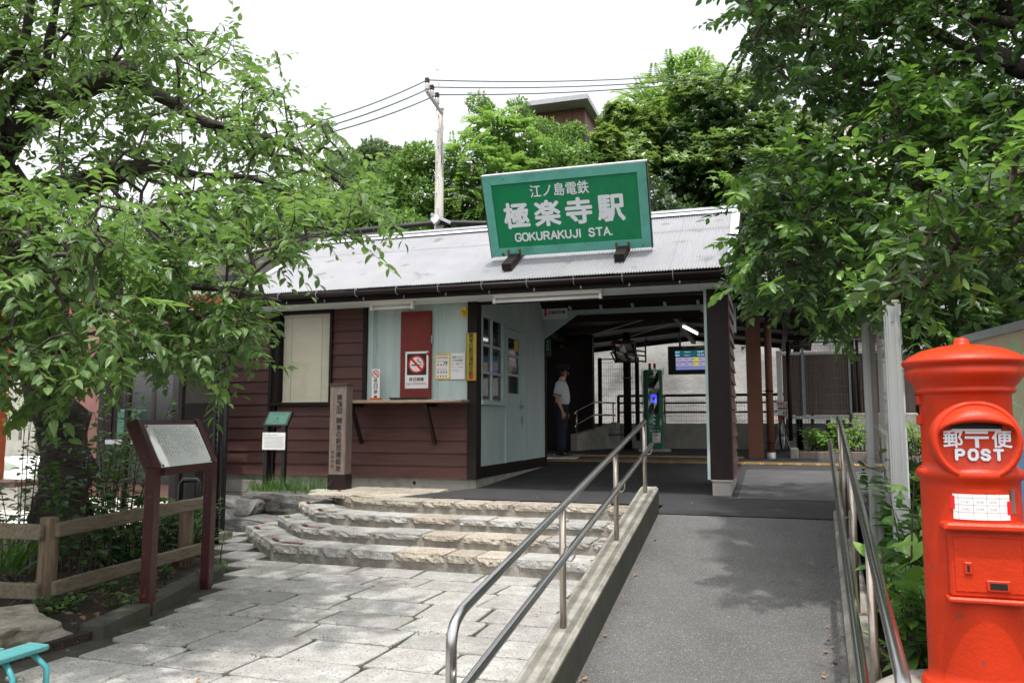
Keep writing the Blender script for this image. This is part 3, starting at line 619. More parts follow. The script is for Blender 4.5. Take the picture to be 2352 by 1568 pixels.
# ---- roof sign
SB = Vector((-3.573, 10.10, 3.80)); SW, SH, ST_ = 2.165, 1.085, .436
SM = frame(SB, (cos(.014), sin(.014), 0), (0, -sin(ST_), cos(ST_)))
sg = thing('station_sign', tuple(SB), 'big tilted green station name board with white letters on the corrugated roof', 'sign')
S = lambda n, mb, m: mb.build(n, m, sg)
S('case', MB().box((0, 0, -.10), (SW, SH, -.004), SM), M['metal_grey'])
S('edge_strip', MB().box((-.012, -.012, -.105), (0, SH+.012, .012), SM), M['trim']); S('edge_strip', MB().box((SW, -.012, -.105), (SW+.012, SH+.012, .012), SM), M['trim'])
S('top_strip', MB().box((-.012, SH, -.105), (SW+.012, SH+.016, .014), SM), M['metal_light'])
fw = .115
for n_, pl in (('b', [(0, 0), (SW, 0), (SW-fw, fw), (fw, fw)]), ('t', [(fw, SH-fw), (SW-fw, SH-fw), (SW, SH), (0, SH)]), ('l', [(0, 0), (fw, fw), (fw, SH-fw), (0, SH)]), ('r', [(SW-fw, fw), (SW, 0), (SW, SH), (SW-fw, SH-fw)])):
    c = Vector((sum(p[0] for p in pl)/4, sum(p[1] for p in pl)/4)); pl = [tuple(c + (Vector(p)-c)*.998) for p in pl]
    S('frame_board', MB().prism(pl, .022, SM @ T(0, 0, -.004)), M['sign_frame'])
pn = S('panel', MB().box((fw*.9, fw*.9, -.01), (SW-fw*.9, SH-fw*.9, .002), SM), M['sign_green'])
lt = MB(); put_text(lt, '江ノ島電鉄', SM @ T(SW*.475, SH*.775, .005), width=.78, height=.165, bold=.012)
for i, ch in enumerate('極楽寺駅'): put_text(lt, ch, SM @ T(.415 + .413*i + (.01*i), SH*.50, .005), width=.335, height=.325, bold=.034)
def stroke_text(mb, body, M_, height, adv, r):                 # rounded single-stroke capitals
    G = {'G': [[(.95,.8),(.75,1),(.25,1),(0,.75),(0,.25),(.25,0),(.75,0),(.95,.25),(.95,.45),(.6,.45)]], 'O': [[(.25,0),(0,.25),(0,.75),(.25,1),(.7,1),(.95,.75),(.95,.25),(.7,0),(.25,0)]],
         'K': [[(0,0),(0,1)],[(.85,1),(0,.38)],[(.3,.6),(.9,0)]], 'U': [[(0,1),(0,.25),(.22,0),(.65,0),(.87,.25),(.87,1)]], 'R': [[(0,0),(0,1),(.6,1),(.85,.88),(.85,.62),(.6,.5),(0,.5)],[(.5,.5),(.88,0)]],
         'A': [[(0,0),(.48,1),(.96,0)],[(.17,.33),(.8,.33)]], 'J': [[(.7,1),(.7,.25),(.5,0),(.2,0),(0,.22)]], 'I': [[(.1,0),(.1,1)]], 'S': [[(.85,.8),(.65,1),(.22,1),(.03,.8),(.1,.6),(.75,.42),(.88,.2),(.68,0),(.2,0),(0,.2)]],
         'T': [[(0,1),(.9,1)],[(.45,1),(.45,0)]], '.': [[(0,.02),(.02,.02)]], 'P': [[(0,0),(0,1),(.6,1),(.85,.86),(.85,.6),(.6,.46),(0,.46)]]}
    x = 0; W_ = {' ': .75, 'I': .2, '.': .1, 'J': .7}
    for ch in body:
        for st in G.get(ch, []):
            for (a, b), (c, d) in zip(st, st[1:]):
                p = Vector((x+a*height*.8, b*height, 0)); q = Vector((x+c*height*.8, d*height, 0)); dd = (q-p)
                n_ = Vector((-dd.y, dd.x, 0)).normalized()*r if dd.length else Vector((0, r, 0)); e = dd.normalized() if dd.length else Vector((1, 0, 0)); ol = []
                for k in range(5): an = -pi/2 + pi*k/4; ol.append(q + e*r*cos(an) + n_*sin(an))
                for k in range(5): an = pi/2 + pi*k/4; ol.append(p + e*r*cos(an) + n_*sin(an))
                mb.prism([(v.x, v.y) for v in ol], .004 + random.uniform(0, .0008), M_)
        x += (W_.get(ch, .9) + .36)*height*.8*adv
    return x
stroke_text(lt, 'GOKURAKUJI STA.', SM @ T(.365, SH*.182, .003), .098, 1.0, .0105)
S('lettering', lt, M['letter_white'])
for x in (.33, 1.80):
    mb = MB(); b0 = SM @ Vector((x, 0, -.05)); ya = 9.72 if x < 1 else 9.80; yb = 10.75
    mb.bar((b0.x, ya, RZ0+(ya-RY0)*sl_+.075), (b0.x, yb, RZ0+(yb-RY0)*sl_+.075), .13, .09); S('support_beam', mb, M['brown'])
    S('clamp', MB().box((x-.10, -.03, .019), (x-.07, .09, .024), SM), M['col_brown']); S('clamp', MB().box((x+.06, -.03, .019), (x+.09, .09, .024), SM), M['col_brown'])
    tb = SM @ Vector((x, SH*.6, -.1)); S('stay', MB().bar(tb, (b0.x, 10.72, RZ0+(10.72-RY0)*sl_+.1), .04, .04), M['brown'])
# ================================================================ small things on and around the station front
FX = lambda o: frame(o, (1, 0, 0), (0, 0, 1))                   # print facing the plaza
def nosmoke(mb_ring, mb_ink, M_, r, ink_bg=None):
    ol = [(r*cos(a), r*sin(a)) for a in np.linspace(0, 2*pi, 33)[:-1]]; inn = [(x*.80, y*.80) for x, y in ol]
    n = len(ol); vs = [M_ @ Vector((x, y, 0)) for x, y in ol+inn]; mb_ring.add(vs, [(k, (k+1) % n, n+(k+1) % n, n+k) for k in range(n)])
    a = Vector((-.60, .60, .0015))*r; b = Vector((.60, -.60, .0015))*r; w_ = Vector((.09, .09, 0))*r
    mb_ring.add([M_ @ p for p in (a-w_, b-w_, b+w_, a+w_)], [(0, 1, 2, 3)])
    mb_ink.add([M_ @ (Vector(p)*r) for p in ((-.58, -.16, .0005), (.36, -.16, .0005), (.36, -.02, .0005), (-.58, -.02, .0005))], [(0, 1, 2, 3)])
    for x in (.42, .53): mb_ink.add([M_ @ (Vector(p)*r) for p in ((x, -.16, .0005), (x+.06, -.16, .0005), (x+.06, -.02, .0005), (x, -.02, .0005))], [(0, 1, 2, 3)])
    for dx, s in ((0, 1), (.14, .8)):
        pts = [(.42+dx, .06), (.42+dx, .2), (.30+dx, .27), (.14+dx, .28), (.06+dx, .38), (.12+dx, .50), (.02+dx, .58)]
        for (x, y), (x2, y2) in zip(pts, pts[1:]):
            d = Vector((x2-x, y2-y, 0)).normalized(); q = Vector((-d.y, d.x, 0))*.028
            mb_ink.add([M_ @ ((Vector(p)+Vector((0, 0, .0008)))*r) for p in (Vector((x, y, 0))-q, Vector((x2, y2, 0))-q, Vector((x2, y2, 0))+q, Vector((x, y, 0))+q)], [(0, 1, 2, 3)])
def rect(M_, x0, y0, x1, y1, z=0.0): return [M_ @ Vector(p) for p in ((x0, y0, z), (x1, y0, z), (x1, y1, z), (x0, y1, z))]
def rectpix(x0, y0, x1, y1, Y): a, b = pY(x0, y1, Y), pY(x1, y0, Y); return a.x, a.z, b.x, b.z
def plate(t, name, x0, z0, x1, z1, Y, m, th=.004): return MB().box((x0, Y, z0), (x1, Y+th, z1)).build(name, m, t)
# large no smoking plate
Y = YF-.070; x0, z0, x1, z1 = rectpix(930, 806, 984, 892, Y)
t = thing('no_smoking_sign', (x0, Y, z0), 'large white no smoking plate with black square on the dark red shutter', 'sign')
plate(t, 'plate', x0, z0, x1, z1, Y, M['white']); W_, H_ = x1-x0, z1-z0; F = FX((x0, Y-.001, z0))
mb = MB(); mb.prism([(v.x, v.y) for v in rounded([(W_*.08, H_*.36), (W_*.92, H_*.36), (W_*.92, H_*.94), (W_*.08, H_*.94)], .012)], .001, F); mb.build('black_square', M['ink'], t)
mr, mi, mw_ = MB(), MB(), MB(); C_ = F @ T(W_*.5, H_*.65, .004); mw_.prism([(.34*W_*cos(a), .34*W_*sin(a)) for a in np.linspace(0, 2*pi, 33)[:-1]], .0015, F @ T(W_*.5, H_*.65, .0012)); mw_.build('white_disc', M['white'], t)
nosmoke(mr, mi, C_, .36*W_); mr.build('prohibition_ring', M['red'], t); put_text(mi, '終日禁煙', F @ T(W_*.5, H_*.245, .002), width=W_*.62, bold=.01); mi.build('lettering', M['ink'], t)
mb = MB(); put_text(mb, 'NO SMOKING', F @ T(W_*.5, H_*.125, .002), width=W_*.86); mb.build('lettering', M['ink_red'], t)
mb = MB(); 
for a, b in ((.05, .04), (.95, .04), (.05, .96), (.95, .96)): mb.tube([F @ Vector((a*W_, b*H_, 0)), F @ Vector((a*W_, b*H_, .004))], .006, 8)
mb.build('screw', M['metal_grey'], t)
# narrow standing no smoking sign on the counter
Y = YF-.10; x0, z0, x1, z1 = rectpix(853, 847, 873, 922, Y); z0 = 1.875
t = thing('no_smoking_sign', (x0, Y, z0), 'narrow white vertical no smoking sign standing at the left end of the counter', 'sign')
plate(t, 'plate', x0, z0, x1, z1, Y, M['white']); W_, H_ = x1-x0, z1-z0; F = FX((x0, Y-.001, z0)); mr, mi = MB(), MB(); nosmoke(mr, mi, F @ T(W_*.5, H_-W_*.56, .001), W_*.44); mr.build('prohibition_ring', M['red'], t)
for i, ch in enumerate('終日禁煙'): put_text(mi, ch, F @ T(W_*.5, H_*(.62-.185*i), .001), width=W_*.44, bold=.01)
mi.build('lettering', M['ink'], t); MB().box((x0-.02, Y-.05, 1.856), (x1+.02, Y+.04, 1.878)).box((x0, Y-.03, 1.878), (x1+.03, Y-.004, 1.893)).build('foot', M['orange'], t)
t = tag(MB().box((-4.98, YF-.30, 1.857), (-4.52, YF-.10, 1.872)).box((-4.99, YF-.31, 1.872), (-4.51, YF-.30, 1.89)).box((-4.99, YF-.10, 1.872), (-4.51, YF-.09, 1.89)).box((-4.99, YF-.30, 1.872), (-4.98, YF-.10, 1.89)).box((-4.52, YF-.30, 1.872), (-4.51, YF-.10, 1.89)).build('coin_tray', M['black']), 'flat black tray lying on the wooden counter below the red shutter', 'tray')
# notices right of the shutter
Y = YF-.020; x0, z0, x1, z1 = rectpix(999, 812, 1034, 871, Y)
t = thing('notice_poster', (x0, Y, z0), 'small yellow edged notice with pictures next to the white notice', 'poster'); plate(t, 'sheet', x0, z0, x1, z1, Y, M['yellow']); W_, H_ = x1-x0, z1-z0; F = FX((x0, Y-.001, z0))
mw_, mi, mr, mg = MB(), MB(), MB(), MB(); mw_.add(rect(F, .07*W_, .05*H_, .93*W_, .93*H_), [(0, 1, 2, 3)]); mw_.build('white_field', M['paper'], t)
mi.add(rect(F, .2*W_, .95*H_, .8*W_, .975*H_, .001), [(0, 1, 2, 3)])
for y in (.86, .82): mr.add(rect(F, .12*W_, y*H_, .88*W_, (y+.018)*H_, .001), [(0, 1, 2, 3)])
for y in (.72, .68, .40, .36): mi.add(rect(F, .12*W_, y*H_, .8*W_, (y+.012)*H_, .001), [(0, 1, 2, 3)])
for x in (.15, .35, .52, .7): mr.add(rect(F, x*W_, .54*H_, (x+.1)*W_, .6*H_, .001), [(0, 1, 2, 3)]); mi.add(rect(F, x*W_, .24*H_, (x+.12)*W_, .32*H_, .001), [(0, 1, 2, 3)]); mr.add(rect(F, x*W_, .09*H_, (x+.08)*W_, .15*H_, .001), [(0, 1, 2, 3)])
mg.add(rect(F, .6*W_, .62*H_, .84*W_, .68*H_, .001), [(0, 1, 2, 3)]); mi.build('print', M['ink_grey'], t, kind='stuff'); mr.build('print', M['ink_red'], t, kind='stuff'); mg.build('print', M['sign_green'], t, kind='stuff')
x0, z0, x1, z1 = rectpix(1034.5, 810, 1068, 871, Y)
t = thing('paper_notice', (x0, Y, z0), 'plain white paper notice with five lines of black writing beside the brass plaque', 'notice'); plate(t, 'sheet', x0, z0, x1, z1, Y, M['paper']); W_, H_ = x1-x0, z1-z0; F = FX((x0, Y-.001, z0)); mi = MB()
for i, s in enumerate(('道路に出て', 'の写真撮影', 'は、危険です', 'ので、おやめ', 'ください。')): put_text(mi, s, F @ T(W_*.08, H_*(.80-.125*i), .001), height=None, width=W_*(.80 if i < 4 else .6), center=False)
mi.build('lettering', M['ink'], t)
x0, z0, x1, z1 = rectpix(1059, 704, 1077, 727, Y)
t = thing('camera_notice', (x0, Y, z0), 'small yellow security camera sticker high up next to the dark corner post', 'sticker'); plate(t, 'sheet', x0, z0, x1, z1, Y, M['yellow']); W_, H_ = x1-x0, z1-z0; F = FX((x0, Y-.001, z0)); mi = MB()
put_text(mi, '防犯カメラ', F @ T(W_*.5, H_*.58, .001), width=W_*.86, bold=.01); put_text(mi, '作動中', F @ T(W_*.5, H_*.38, .001), width=W_*.5, bold=.01); put_text(mi, 'ALSOK', F @ T(W_*.5, H_*.14, .001), width=W_*.55, bold=.01)
mi.add(rect(F, .2*W_, .24*H_, .8*W_, .26*H_, .001), [(0, 1, 2, 3)]); mi.add(rect(F, .62*W_, .74*H_, .74*W_, .88*H_, .001), [(0, 1, 2, 3)]); mi.build('lettering', M['ink'], t); MB().add(rect(F, .25*W_, .76*H_, .6*W_, .9*H_, .001), [(0, 1, 2, 3)]).build('camera_symbol', M['white'], t)
Y = YF-.10; x0, z0, x1, z1 = rectpix(1071, 764, 1094, 874, Y)
t = thing('brass_plaque', (x0, Y, z0), 'tall narrow brass plaque with black writing on the dark corner post', 'plaque'); plate(t, 'plate', x0, z0, x1, z1, Y, M['brass'], .02); W_, H_ = x1-x0, z1-z0; F = FX((x0, Y-.001, z0)); mi = MB()
for i, ch in enumerate('関東の駅百選認定駅'): put_text(mi, ch, F @ T(W_*.48, H_*(.94-.098*i), .001), width=W_*.42, bold=.02)
mi.build('lettering', M['ink'], t); MB().add(rect(F, .28*W_, .03*H_, .68*W_, .12*H_, .001), [(0, 1, 2, 3)]).build('seal', M['ink_red'], t)
MB().box((x0-.004, Y-.003, z0-.004), (x0, Y+.021, z1+.004)).box((x1, Y-.003, z0-.004), (x1+.004, Y+.021, z1+.004)).build('rim', M['col_brown'], t)
# ticket machine sign and green sign in the passage
Y = 13.50; x0, z0, x1, z1 = rectpix(1245, 698, 1303, 734, Y)
t = thing('ticket_machine_sign', (x0, Y, z0), 'white hanging sign with red down arrow pointing to the ticket machines', 'sign'); plate(t, 'plate', x0, z0, x1, z1, Y, M['white'], .02); W_, H_ = x1-x0, z1-z0; F = FX((x0, Y-.001, z0)); mi, mr = MB(), MB()
put_text(mi, '自動券売機', F @ T(W_*.59, H_*.46, .001), width=W_*.66, bold=.012); mi.build('lettering', M['ink'], t); mr.prism([(W_*.10, H_*.78), (W_*.10, H_*.42), (W_*.05, H_*.42), (W_*.135, H_*.2), (W_*.22, H_*.42), (W_*.17, H_*.42), (W_*.17, H_*.78)], .001, F); mr.build('arrow', M['red'], t)
MB().box((x0+.1, Y+.005, z1), (x0+.12, Y+.015, z1+.08)).box((x1-.12, Y+.005, z1), (x1-.1, Y+.015, z1+.08)).build('hanger', M['metal_grey'], t)
Y = 13.75; x0, z0, x1, z1 = rectpix(1251, 778, 1264, 818, Y)
t = thing('passage_sign', (x0, Y, z0), 'small narrow green sign on the dark wall end inside the passage', 'sign'); plate(t, 'plate', x0, z0, x1, z1, Y, M['sign_green'], .03); F = FX((x0, Y-.001, z0)); mi = MB()
for i, ch in enumerate('券売機'): put_text(mi, ch, F @ T((x1-x0)*.5, (z1-z0)*(.84-.22*i), .001), width=(x1-x0)*.5)
mi.build('lettering', M['letter_white'], t); MB().box((x0+.02, Y-.002, z0+.03), (x0+.07, Y, z0+.06)).build('arrow', M['orange'], t); MB().box((x0-.06, Y+.01, z0+.05), (x0, Y+.02, z1-.05)).build('hanger', M['black'], t)
# two fluorescent lamps under the eave
def lamp(xa, xb, Y, z, label):
    t = thing('fluorescent_lamp', ((xa+xb)/2, Y, z), label, 'lamp', 'fluorescent lamps under the eave')
    MB().prism([(-.055, 0), (.055, 0), (.03, -.035), (-.03, -.035)], xb-xa, frame((xa, Y, z), (0, 1, 0), (0, 0, 1))).build('housing', M['white'], t)
    MB().tube([(xa+.03, Y-.02, z-.080), (xb-.03, Y-.02, z-.080)], .021, 12).build('tube', M['tube_off'], t)
    for x in (xa, xb-.035): MB().box((x, Y-.045, z-.106), (x+.035, Y+.012, z-.03)).build('socket', M['white'], t)
lamp(-5.25, -4.60, 9.80, 3.198, 'short white fluorescent lamp under the eave above the red shutter')
lamp(-3.42, -1.98, 9.72, 3.198, 'long white fluorescent lamp under the eave above the passage entrance')
# wooden name post
px_, py_ = -5.55, 9.56
t = thing('wooden_name_post', (px_, py_, ZA), 'square weathered wooden post with vertical black lettering in front of the weatherboards', 'post')
a = .115; zt = pY(766, 884, py_-a).z; zm = pY(766, 1090, py_-a).z
RT = Matrix.Rotation(R(8), 4, 'Z'); TP = T(px_, py_, 0) @ RT
MB().box((-a, -a, zm), (a, a, zt), TP).build('shaft', M['wood_sign'], t, bevel=.006); MB().box((-a-.008, -a-.008, ZA-.02), (a+.008, a+.008, zm), TP).build('base_sleeve', M['brown'], t); MB().box((-a-.012, -a-.012, zt), (a+.012, a+.012, zt+.02), TP).build('cap', M['siding'], t)
F = TP @ frame((0, -a-.002, 0), (1, 0, 0), (0, 0, 1)); mi = MB(); hz = zt - zm
for i, ch in enumerate('第3回　関東の駅百選認定'):
    k = i if i < 3 else i-.55
    put_text(mi, ch, F @ T(.02, zt - .165 - hz*.0755*k, 0), height=hz*.062, width=hz*.06, bold=.022)
for i, ch in enumerate('極楽寺駅'): put_text(mi, ch, F @ T(-.06, zm + .30 - .062*i, 0), width=.045)
mi.build('lettering', M['ink'], t)
# dark stand with green plate
sy = 9.55; sx0, sx1 = pY(613, 1000, sy).x, pY(655, 1000, sy).x
t = thing('information_stand', ((sx0+sx1)/2, sy, .5), 'slim black stand with tilted green plaque and a white sheet against the weatherboards', 'sign')
zt = pY(630, 975, sy).z
for x in (sx0, sx1-.01): MB().bar((x, sy, .42), (x, sy, zt), .055, .06).build('leg', M['black'], t)
F = frame((sx0-.035, sy-.035, zt-.01), (1, 0, 0), (0, .55, .83)); ww = sx1-sx0+.07
MB().box((-.01, 0, -.04), (ww+.01, .235, 0), F).build('head', M['black'], t); MB().box((.02, .02, 0), (ww-.02, .215, .004), F).build('green_plaque', M['plate_green'], t)
mi = MB(); [mi.add(rect(F, ww*(.2+.05*k), .18, ww*(.235+.05*k), .195, .0045), [(0, 1, 2, 3)]) for k in range(12)]; [mi.add(rect(F, ww*(.35+.05*k), .055, ww*(.385+.05*k), .07, .0045), [(0, 1, 2, 3)]) for k in range(6)]; mi.prism([(ww*.44, .10), (ww*.56, .10), (ww*.5, .14)], .001, F @ T(0, 0, .0045)); mi.build('lettering', M['ink'], t)
x0, z0, x1, z1 = rectpix(602, 993, 655, 1032, sy-.05); MB().box((x0, sy-.05, z0), (x1, sy-.04, z1)).build('white_sheet', M['paper'], t); F = FX((x0, sy-.051, z0)); mi = MB()
for i in range(9): mi.add(rect(F, .03, (z1-z0)*(.74-.075*i), (x1-x0)*random.choice((.95, .95, .9, .7)), (z1-z0)*(.755-.075*i)), [(0, 1, 2, 3)])
put_text(mi, '■江ノ島電鉄「極楽寺駅」', F @ T(.02, (z1-z0)*.83, 0), width=(x1-x0)*.6, center=False); mi.build('print', M['ink_grey'], t, kind='stuff')
# ---- maroon information board in the foreground
l1, l2 = Vector((-4.40, 4.87, ZP)), Vector((-4.63, 5.80, ZP)); dl = (l2-l1).normalized(); nh = Vector((dl.y, -dl.x, 0)).normalized()
t = thing('information_board', tuple((l1+l2)/2), 'maroon steel information board with sunlit pale plate beside the planted bed', 'sign')
zk = 1.22
for l in (l1, l2):
    MB().bar(l - Vector((0, 0, .1)), (l.x, l.y, zk), .075, .10, dl).build('leg', M['maroon'], t, bevel=.006)
    tp_ = Vector((l.x, l.y, zk-.02)); MB().bar(tp_, tp_ - nh*.175 + Vector((0, 0, .36)), .10, .075, dl).build('arm', M['maroon'], t, bevel=.006)
F = frame(l1 + nh*.05 + Vector((0, 0, zk-.0-ZP+.0)) + dl*.0, dl, -nh*.44 + Vector((0, 0, .9))); LW = (l2-l1).length
MB().box((.045, -.02, -.05), (LW-.045, .40, -.02), F).build('back_panel', M['maroon'], t)
MB().box((.06, .0, -.02), (LW-.06, .355, -.012), F).build('plate', M['plate'], t)
mi = MB()
for c in range(17):
    x = LW-.12-.042*c; hgt = random.uniform(.2, .30) if c else .22; nseg = 26; 
    for k in range(int(nseg*hgt/.30)):
        if random.random() < .82: mi.add(rect(F, x, .325-.0112*k, x+.012+.008*random.random(), .332-.0112*k, -.0112), [(0, 1, 2, 3)])
mi.build('print', M['ink_grey'], t, kind='stuff')
mb = MB()
for a, b in ((.075, .015), (LW-.075, .015), (.075, .34), (LW-.075, .34)): mb.tube([F @ Vector((a, b, -.013)), F @ Vector((a, b, -.006))], .009, 8)
mb.build('screw', M['maroon'], t)
MB().bar(F @ Vector((.05, -.03, -.03)), F @ Vector((LW-.05, -.03, -.03)), .05, .05).build('lower_bar', M['maroon'], t)
# ---- planted bed, kerb, boulder, fence
bed = [(-4.25, 4.2), (-4.42, 4.85), (-4.92, 6.3), (-6.0, 7.5), (-6.9, 8.35), (-9.5, 8.6), (-10.5, 6.5), (-10.5, 2.2), (-5.2, 2.0), (-4.3, 3.2)]
mb = MB(); mb.prism(bed, .12, T(0, 0, ZP-.08)); tag(mb.build('soil_bed', M['soil']), kind='structure')
kpts = [(-4.20, 4.22), (-4.36, 4.85), (-4.62, 5.6), (-4.88, 6.35)]
t = thing('bed_kerb', (-4.5, 5, ZP), 'low mossy concrete kerb stones edging the planted bed under the maroon board', 'kerb')
for (a, b), (c, d) in zip(kpts, kpts[1:]): MB().bar((a-.07, b+.01, ZP+.0), (c-.07, d-.01, ZP+.0), .16, .17).build('kerb_stone', M['concrete_moss'], t, bevel=.015)
def boulder(name, c, sx, sy, sz, m, label, cat='rock', seed=1, flat=.0, group=None):
    rr = random.Random(seed); bm = bmesh.new(); bmesh.ops.create_icosphere(bm, subdivisions=4, radius=1)
    from mathutils import noise as N_
    for v in bm.verts:
        p = v.co.copy(); n1 = N_.noise(p*1.1 + Vector((seed*3.1, 0, 0))); n2 = N_.noise(p*3.2 + Vector((0, seed*2.3, 0))); n3 = N_.noise(p*9 + Vector((0, 0, seed)))
        q = Vector([max(-.72, min(.72, c_)) for c_ in p])*1.18
        v.co = q*(1 + .22*n1 + .09*n2 + .03*n3); v.co = Vector((v.co.x*sx, v.co.y*sy, v.co.z*sz))
    me = bpy.data.meshes.new(name); bm.to_mesh(me); bm.free(); me.materials.append(m)
    o = link(name, me); o.location = c; ORG[o.name] = Vector(c); return tag(o, label, cat, group)
o = boulder('boulder', (-4.66, 3.66, .20), .40, .58, .165, M['rock'], 'rough pale boulder beside the turquoise bench at the end of the planted bed', seed=3)
o = boulder('boulder', (-6.15, 9.42, .42), .80, .26, .24, M['rock_dark'], 'wide dark rock wall holding the grass tuft left of the steps', seed=5); 
o = boulder('boulder', (-6.95, 9.15, .32), .55, .32, .28, M['rock_dark'], 'low dark wet looking rock left of the grass tuft', seed=9)
o = boulder('boulder', (-6.5, 8.95, .22), .65, .25, .14, M['rock_dark'], 'flat dark rock slab at the foot of the grassy rock wall', seed=12)
tag(MB().box((-5.86, 9.30, .40), (-5.60, 9.52, .665)).build('edging_stone', M['concrete'], bevel=.02), 'pale squared stone block under the wooden name post', 'stone block')
box('rock_soil', (-7.6, 9.35, .1), (-5.75, YF, .50), M['soil'], kind='structure')
fp1, fp2, fp0 = Vector((-5.05, 4.58, .2)), Vector((-5.30, 6.32, .2)), Vector((-6.3, 4.42, .2))
t = thing('wooden_fence', tuple(fp1), 'low weathered two rail wooden fence round the cherry tree bed', 'fence')
for p, top in ((fp1, .86), (fp2, .82), (fp0, .86)): MB().tube([p - Vector((0, 0, .1)), p + Vector((0, 0, .35)), Vector((p.x, p.y, top))], [.07, .066, .062], 10, jit=.05).build('post', M['wood_post'], t)
for za, zb in ((.775, .79), (.36, .36)):
    a = fp1 + Vector((.085, -.02, za-.2)); b = fp2 + Vector((.085, .18, zb-.2)); MB().bar(a, b, .045, .105).build('rail', M['wood_fence'], t, bevel=.008)
    a = fp1 + Vector((.03, -.085, za-.21)); b = fp0 + Vector((0, -.085, zb-.22)); MB().bar(a, b, .05, .11).build('rail', M['wood_fence'], t, bevel=.008)
# ---- turquoise bench
be = at(118, 1478, 3.6); zb = be.z
t = thing('bench', (be.x, be.y, ZP), 'turquoise painted slatted bench with bent rod legs and worn boards', 'bench')
for i in range(4):
    x = be.x - .065 - .135*i; MB().box((x-.058, be.y-1.5, zb-.026), (x+.058, be.y - (.0 if i == 0 else .10+.01*i), zb)).build('seat_slat', M['turq'], t, bevel=.006)
for i in range(2): MB().box((be.x-.60, be.y-1.5, zb+.20+.15*i), (be.x-.575, be.y-.05, zb+.31+.15*i)).build('back_slat', M['turq'], t, bevel=.005)
for y in (be.y-.12, be.y-1.35):
    for xa, xb in ((be.x-.05, be.x+.0), (be.x-.50, be.x-.56)):
        for dy in (-.07, .07):
            MB().tube([(xa-.02, y+dy, zb-.028), (xa+.01, y+dy, zb-.04), (xb+.02, y+dy*1.2, zb-.09), (xb+.01, y+dy*1.4, ZP)], .013, 8).build('leg', M['turq_leg'], t)
    MB().tube([(be.x-.56, y, zb-.03), (be.x-.585, y, zb+.5)], .014, 8).build('back_stay', M['turq_leg'], t)
# ---- red pillar postbox
PB = Vector((.732, 3.587, 0)); z0 = .515
t = thing('postbox', (PB.x, PB.y, z0), 'bright red round cast iron postbox with domed cap and raised white lettering', 'postbox')
prof = [(.235, z0), (.236, z0+.03), (.222, z0+.05), (.206, z0+.06), (.204, z0+.10), (.2, 1.30), (.201, 1.325), (.212, 1.335), (.216, 1.352), (.210, 1.368), (.190, 1.378), (.186, 1.40), (.186, 1.655), (.190, 1.662), (.204, 1.668), (.206, 1.676), (.200, 1.682), (.204, 1.692),
        (.222, 1.710), (.236, 1.728), (.242, 1.742), (.240, 1.755), (.233, 1.762), (.240, 1.772), (.252, 1.780), (.255, 1.790), (.250, 1.798), (.225, 1.815), (.17, 1.838), (.10, 1.853), (.045, 1.860), (.034, 1.862), (.033, 1.872), (.026, 1.884), (.010, 1.890), (.002, 1.891)]
prof = [(r_*.87, z_) for r_, z_ in prof]
MB().lathe(prof, (PB.x, PB.y, 0), 64).build('body', M['post_red'], t)
FB = frame((PB.x, PB.y, 1.480), (1, 0, 0), (0, 0, 1)) @ Matrix.Scale(.87, 4)           # local z points to the ramp (-Y)
rb = .166
mb = MB(); mb.lathe([(rb+.012, .10), (rb+.012, .185), (rb+.006, .200), (rb-.006, .203), (rb-.016, .197), (rb-.020, .186), (.001, .186)], (0, 0, 0), 48); mb.v = [tuple(FB @ Vector(v)) for v in mb.v]
mb.f = mb.f[:-2]; mb.sm = mb.sm[:-2]; mb.build('slot_boss', M['post_red'], t)
mb = MB(); N, K = 22, 6                                         # hood swelling out of the round boss down to the slot lip
for i in range(N+1):
    a = R(4 + 172*i/N); e = max(0, sin(a))**.6; O = Vector(((rb-.004)*cos(a), (rb-.004)*sin(a)*.97+.006, .186)); I = Vector((.132*cos(a), .050+.030*sin(a), .196+.062*e))
    for k in range(K+1): f = k/K; p = O.lerp(I, f); p.z = .186 + (.196+.062*e-.186)*sin(f*pi/2)**.9 + .012*e*sin(pi*f); mb.v.append(tuple(FB @ p))
    p = I + Vector((0, .012, -.012)); mb.v.append(tuple(FB @ p)); p = Vector((I.x, I.y+.02, .18)); mb.v.append(tuple(FB @ p))
W = K+3
for i in range(N):
    for k in range(W-1): o = i*W+k; mb.f.append((o, o+1, o+W+1, o+W)); mb.sm.append(True)
mb.build('slot_hood', M['post_red'], t)
MB().box((-.10, .050, .180), (.10, .085, .1875), FB).build('slot', M['black'], t); MB().box((-.095, .044, .186), (.095, .053, .190), FB).build('slot_strip', M['white'], t)
mi = MB(); tf = FB @ T(0, 0, .187)
put_text(mi, '郵', tf @ T(-.092, .010, .002), width=.074, height=.074, bold=.022); put_text(mi, '便', tf @ T(.096, .010, .002), width=.074, height=.074, bold=.022)
mi.box((-.044, .032, 0), (.044, .043, .005), tf).box((-.046, .010, 0), (.046, .021, .005), tf).box((-.0075, -.028, 0), (.0075, .010, .0046), tf)
G5 = MB(); stroke_text(G5, 'POST', tf @ T(-.082, -.078, .002), .040, 1.22, .0062); mi.add(G5.v, G5.f); mi.build('lettering', M['letter_white'], t)
def bent(u, z, r): r *= .87; u *= .9; a = u/r; return Vector((PB.x + r*sin(a), PB.y - r*cos(a), z))  # paper following the round body
def bentsheet(u0, u1, za, zb, r, n=10):
    mb = MB()
    for i in range(n+1): u = u0+(u1-u0)*i/n; mb.v += [tuple(bent(u, za, r)), tuple(bent(u, zb, r))]
    mb.f = [(2*i, 2*i+2, 2*i+3, 2*i+1) for i in range(n)]; mb.sm = [True]*n; return mb
tt = bentsheet(-.105, .118, 1.188, 1.282, .2035).build('timetable_card', M['paper'], t)
mb = MB()
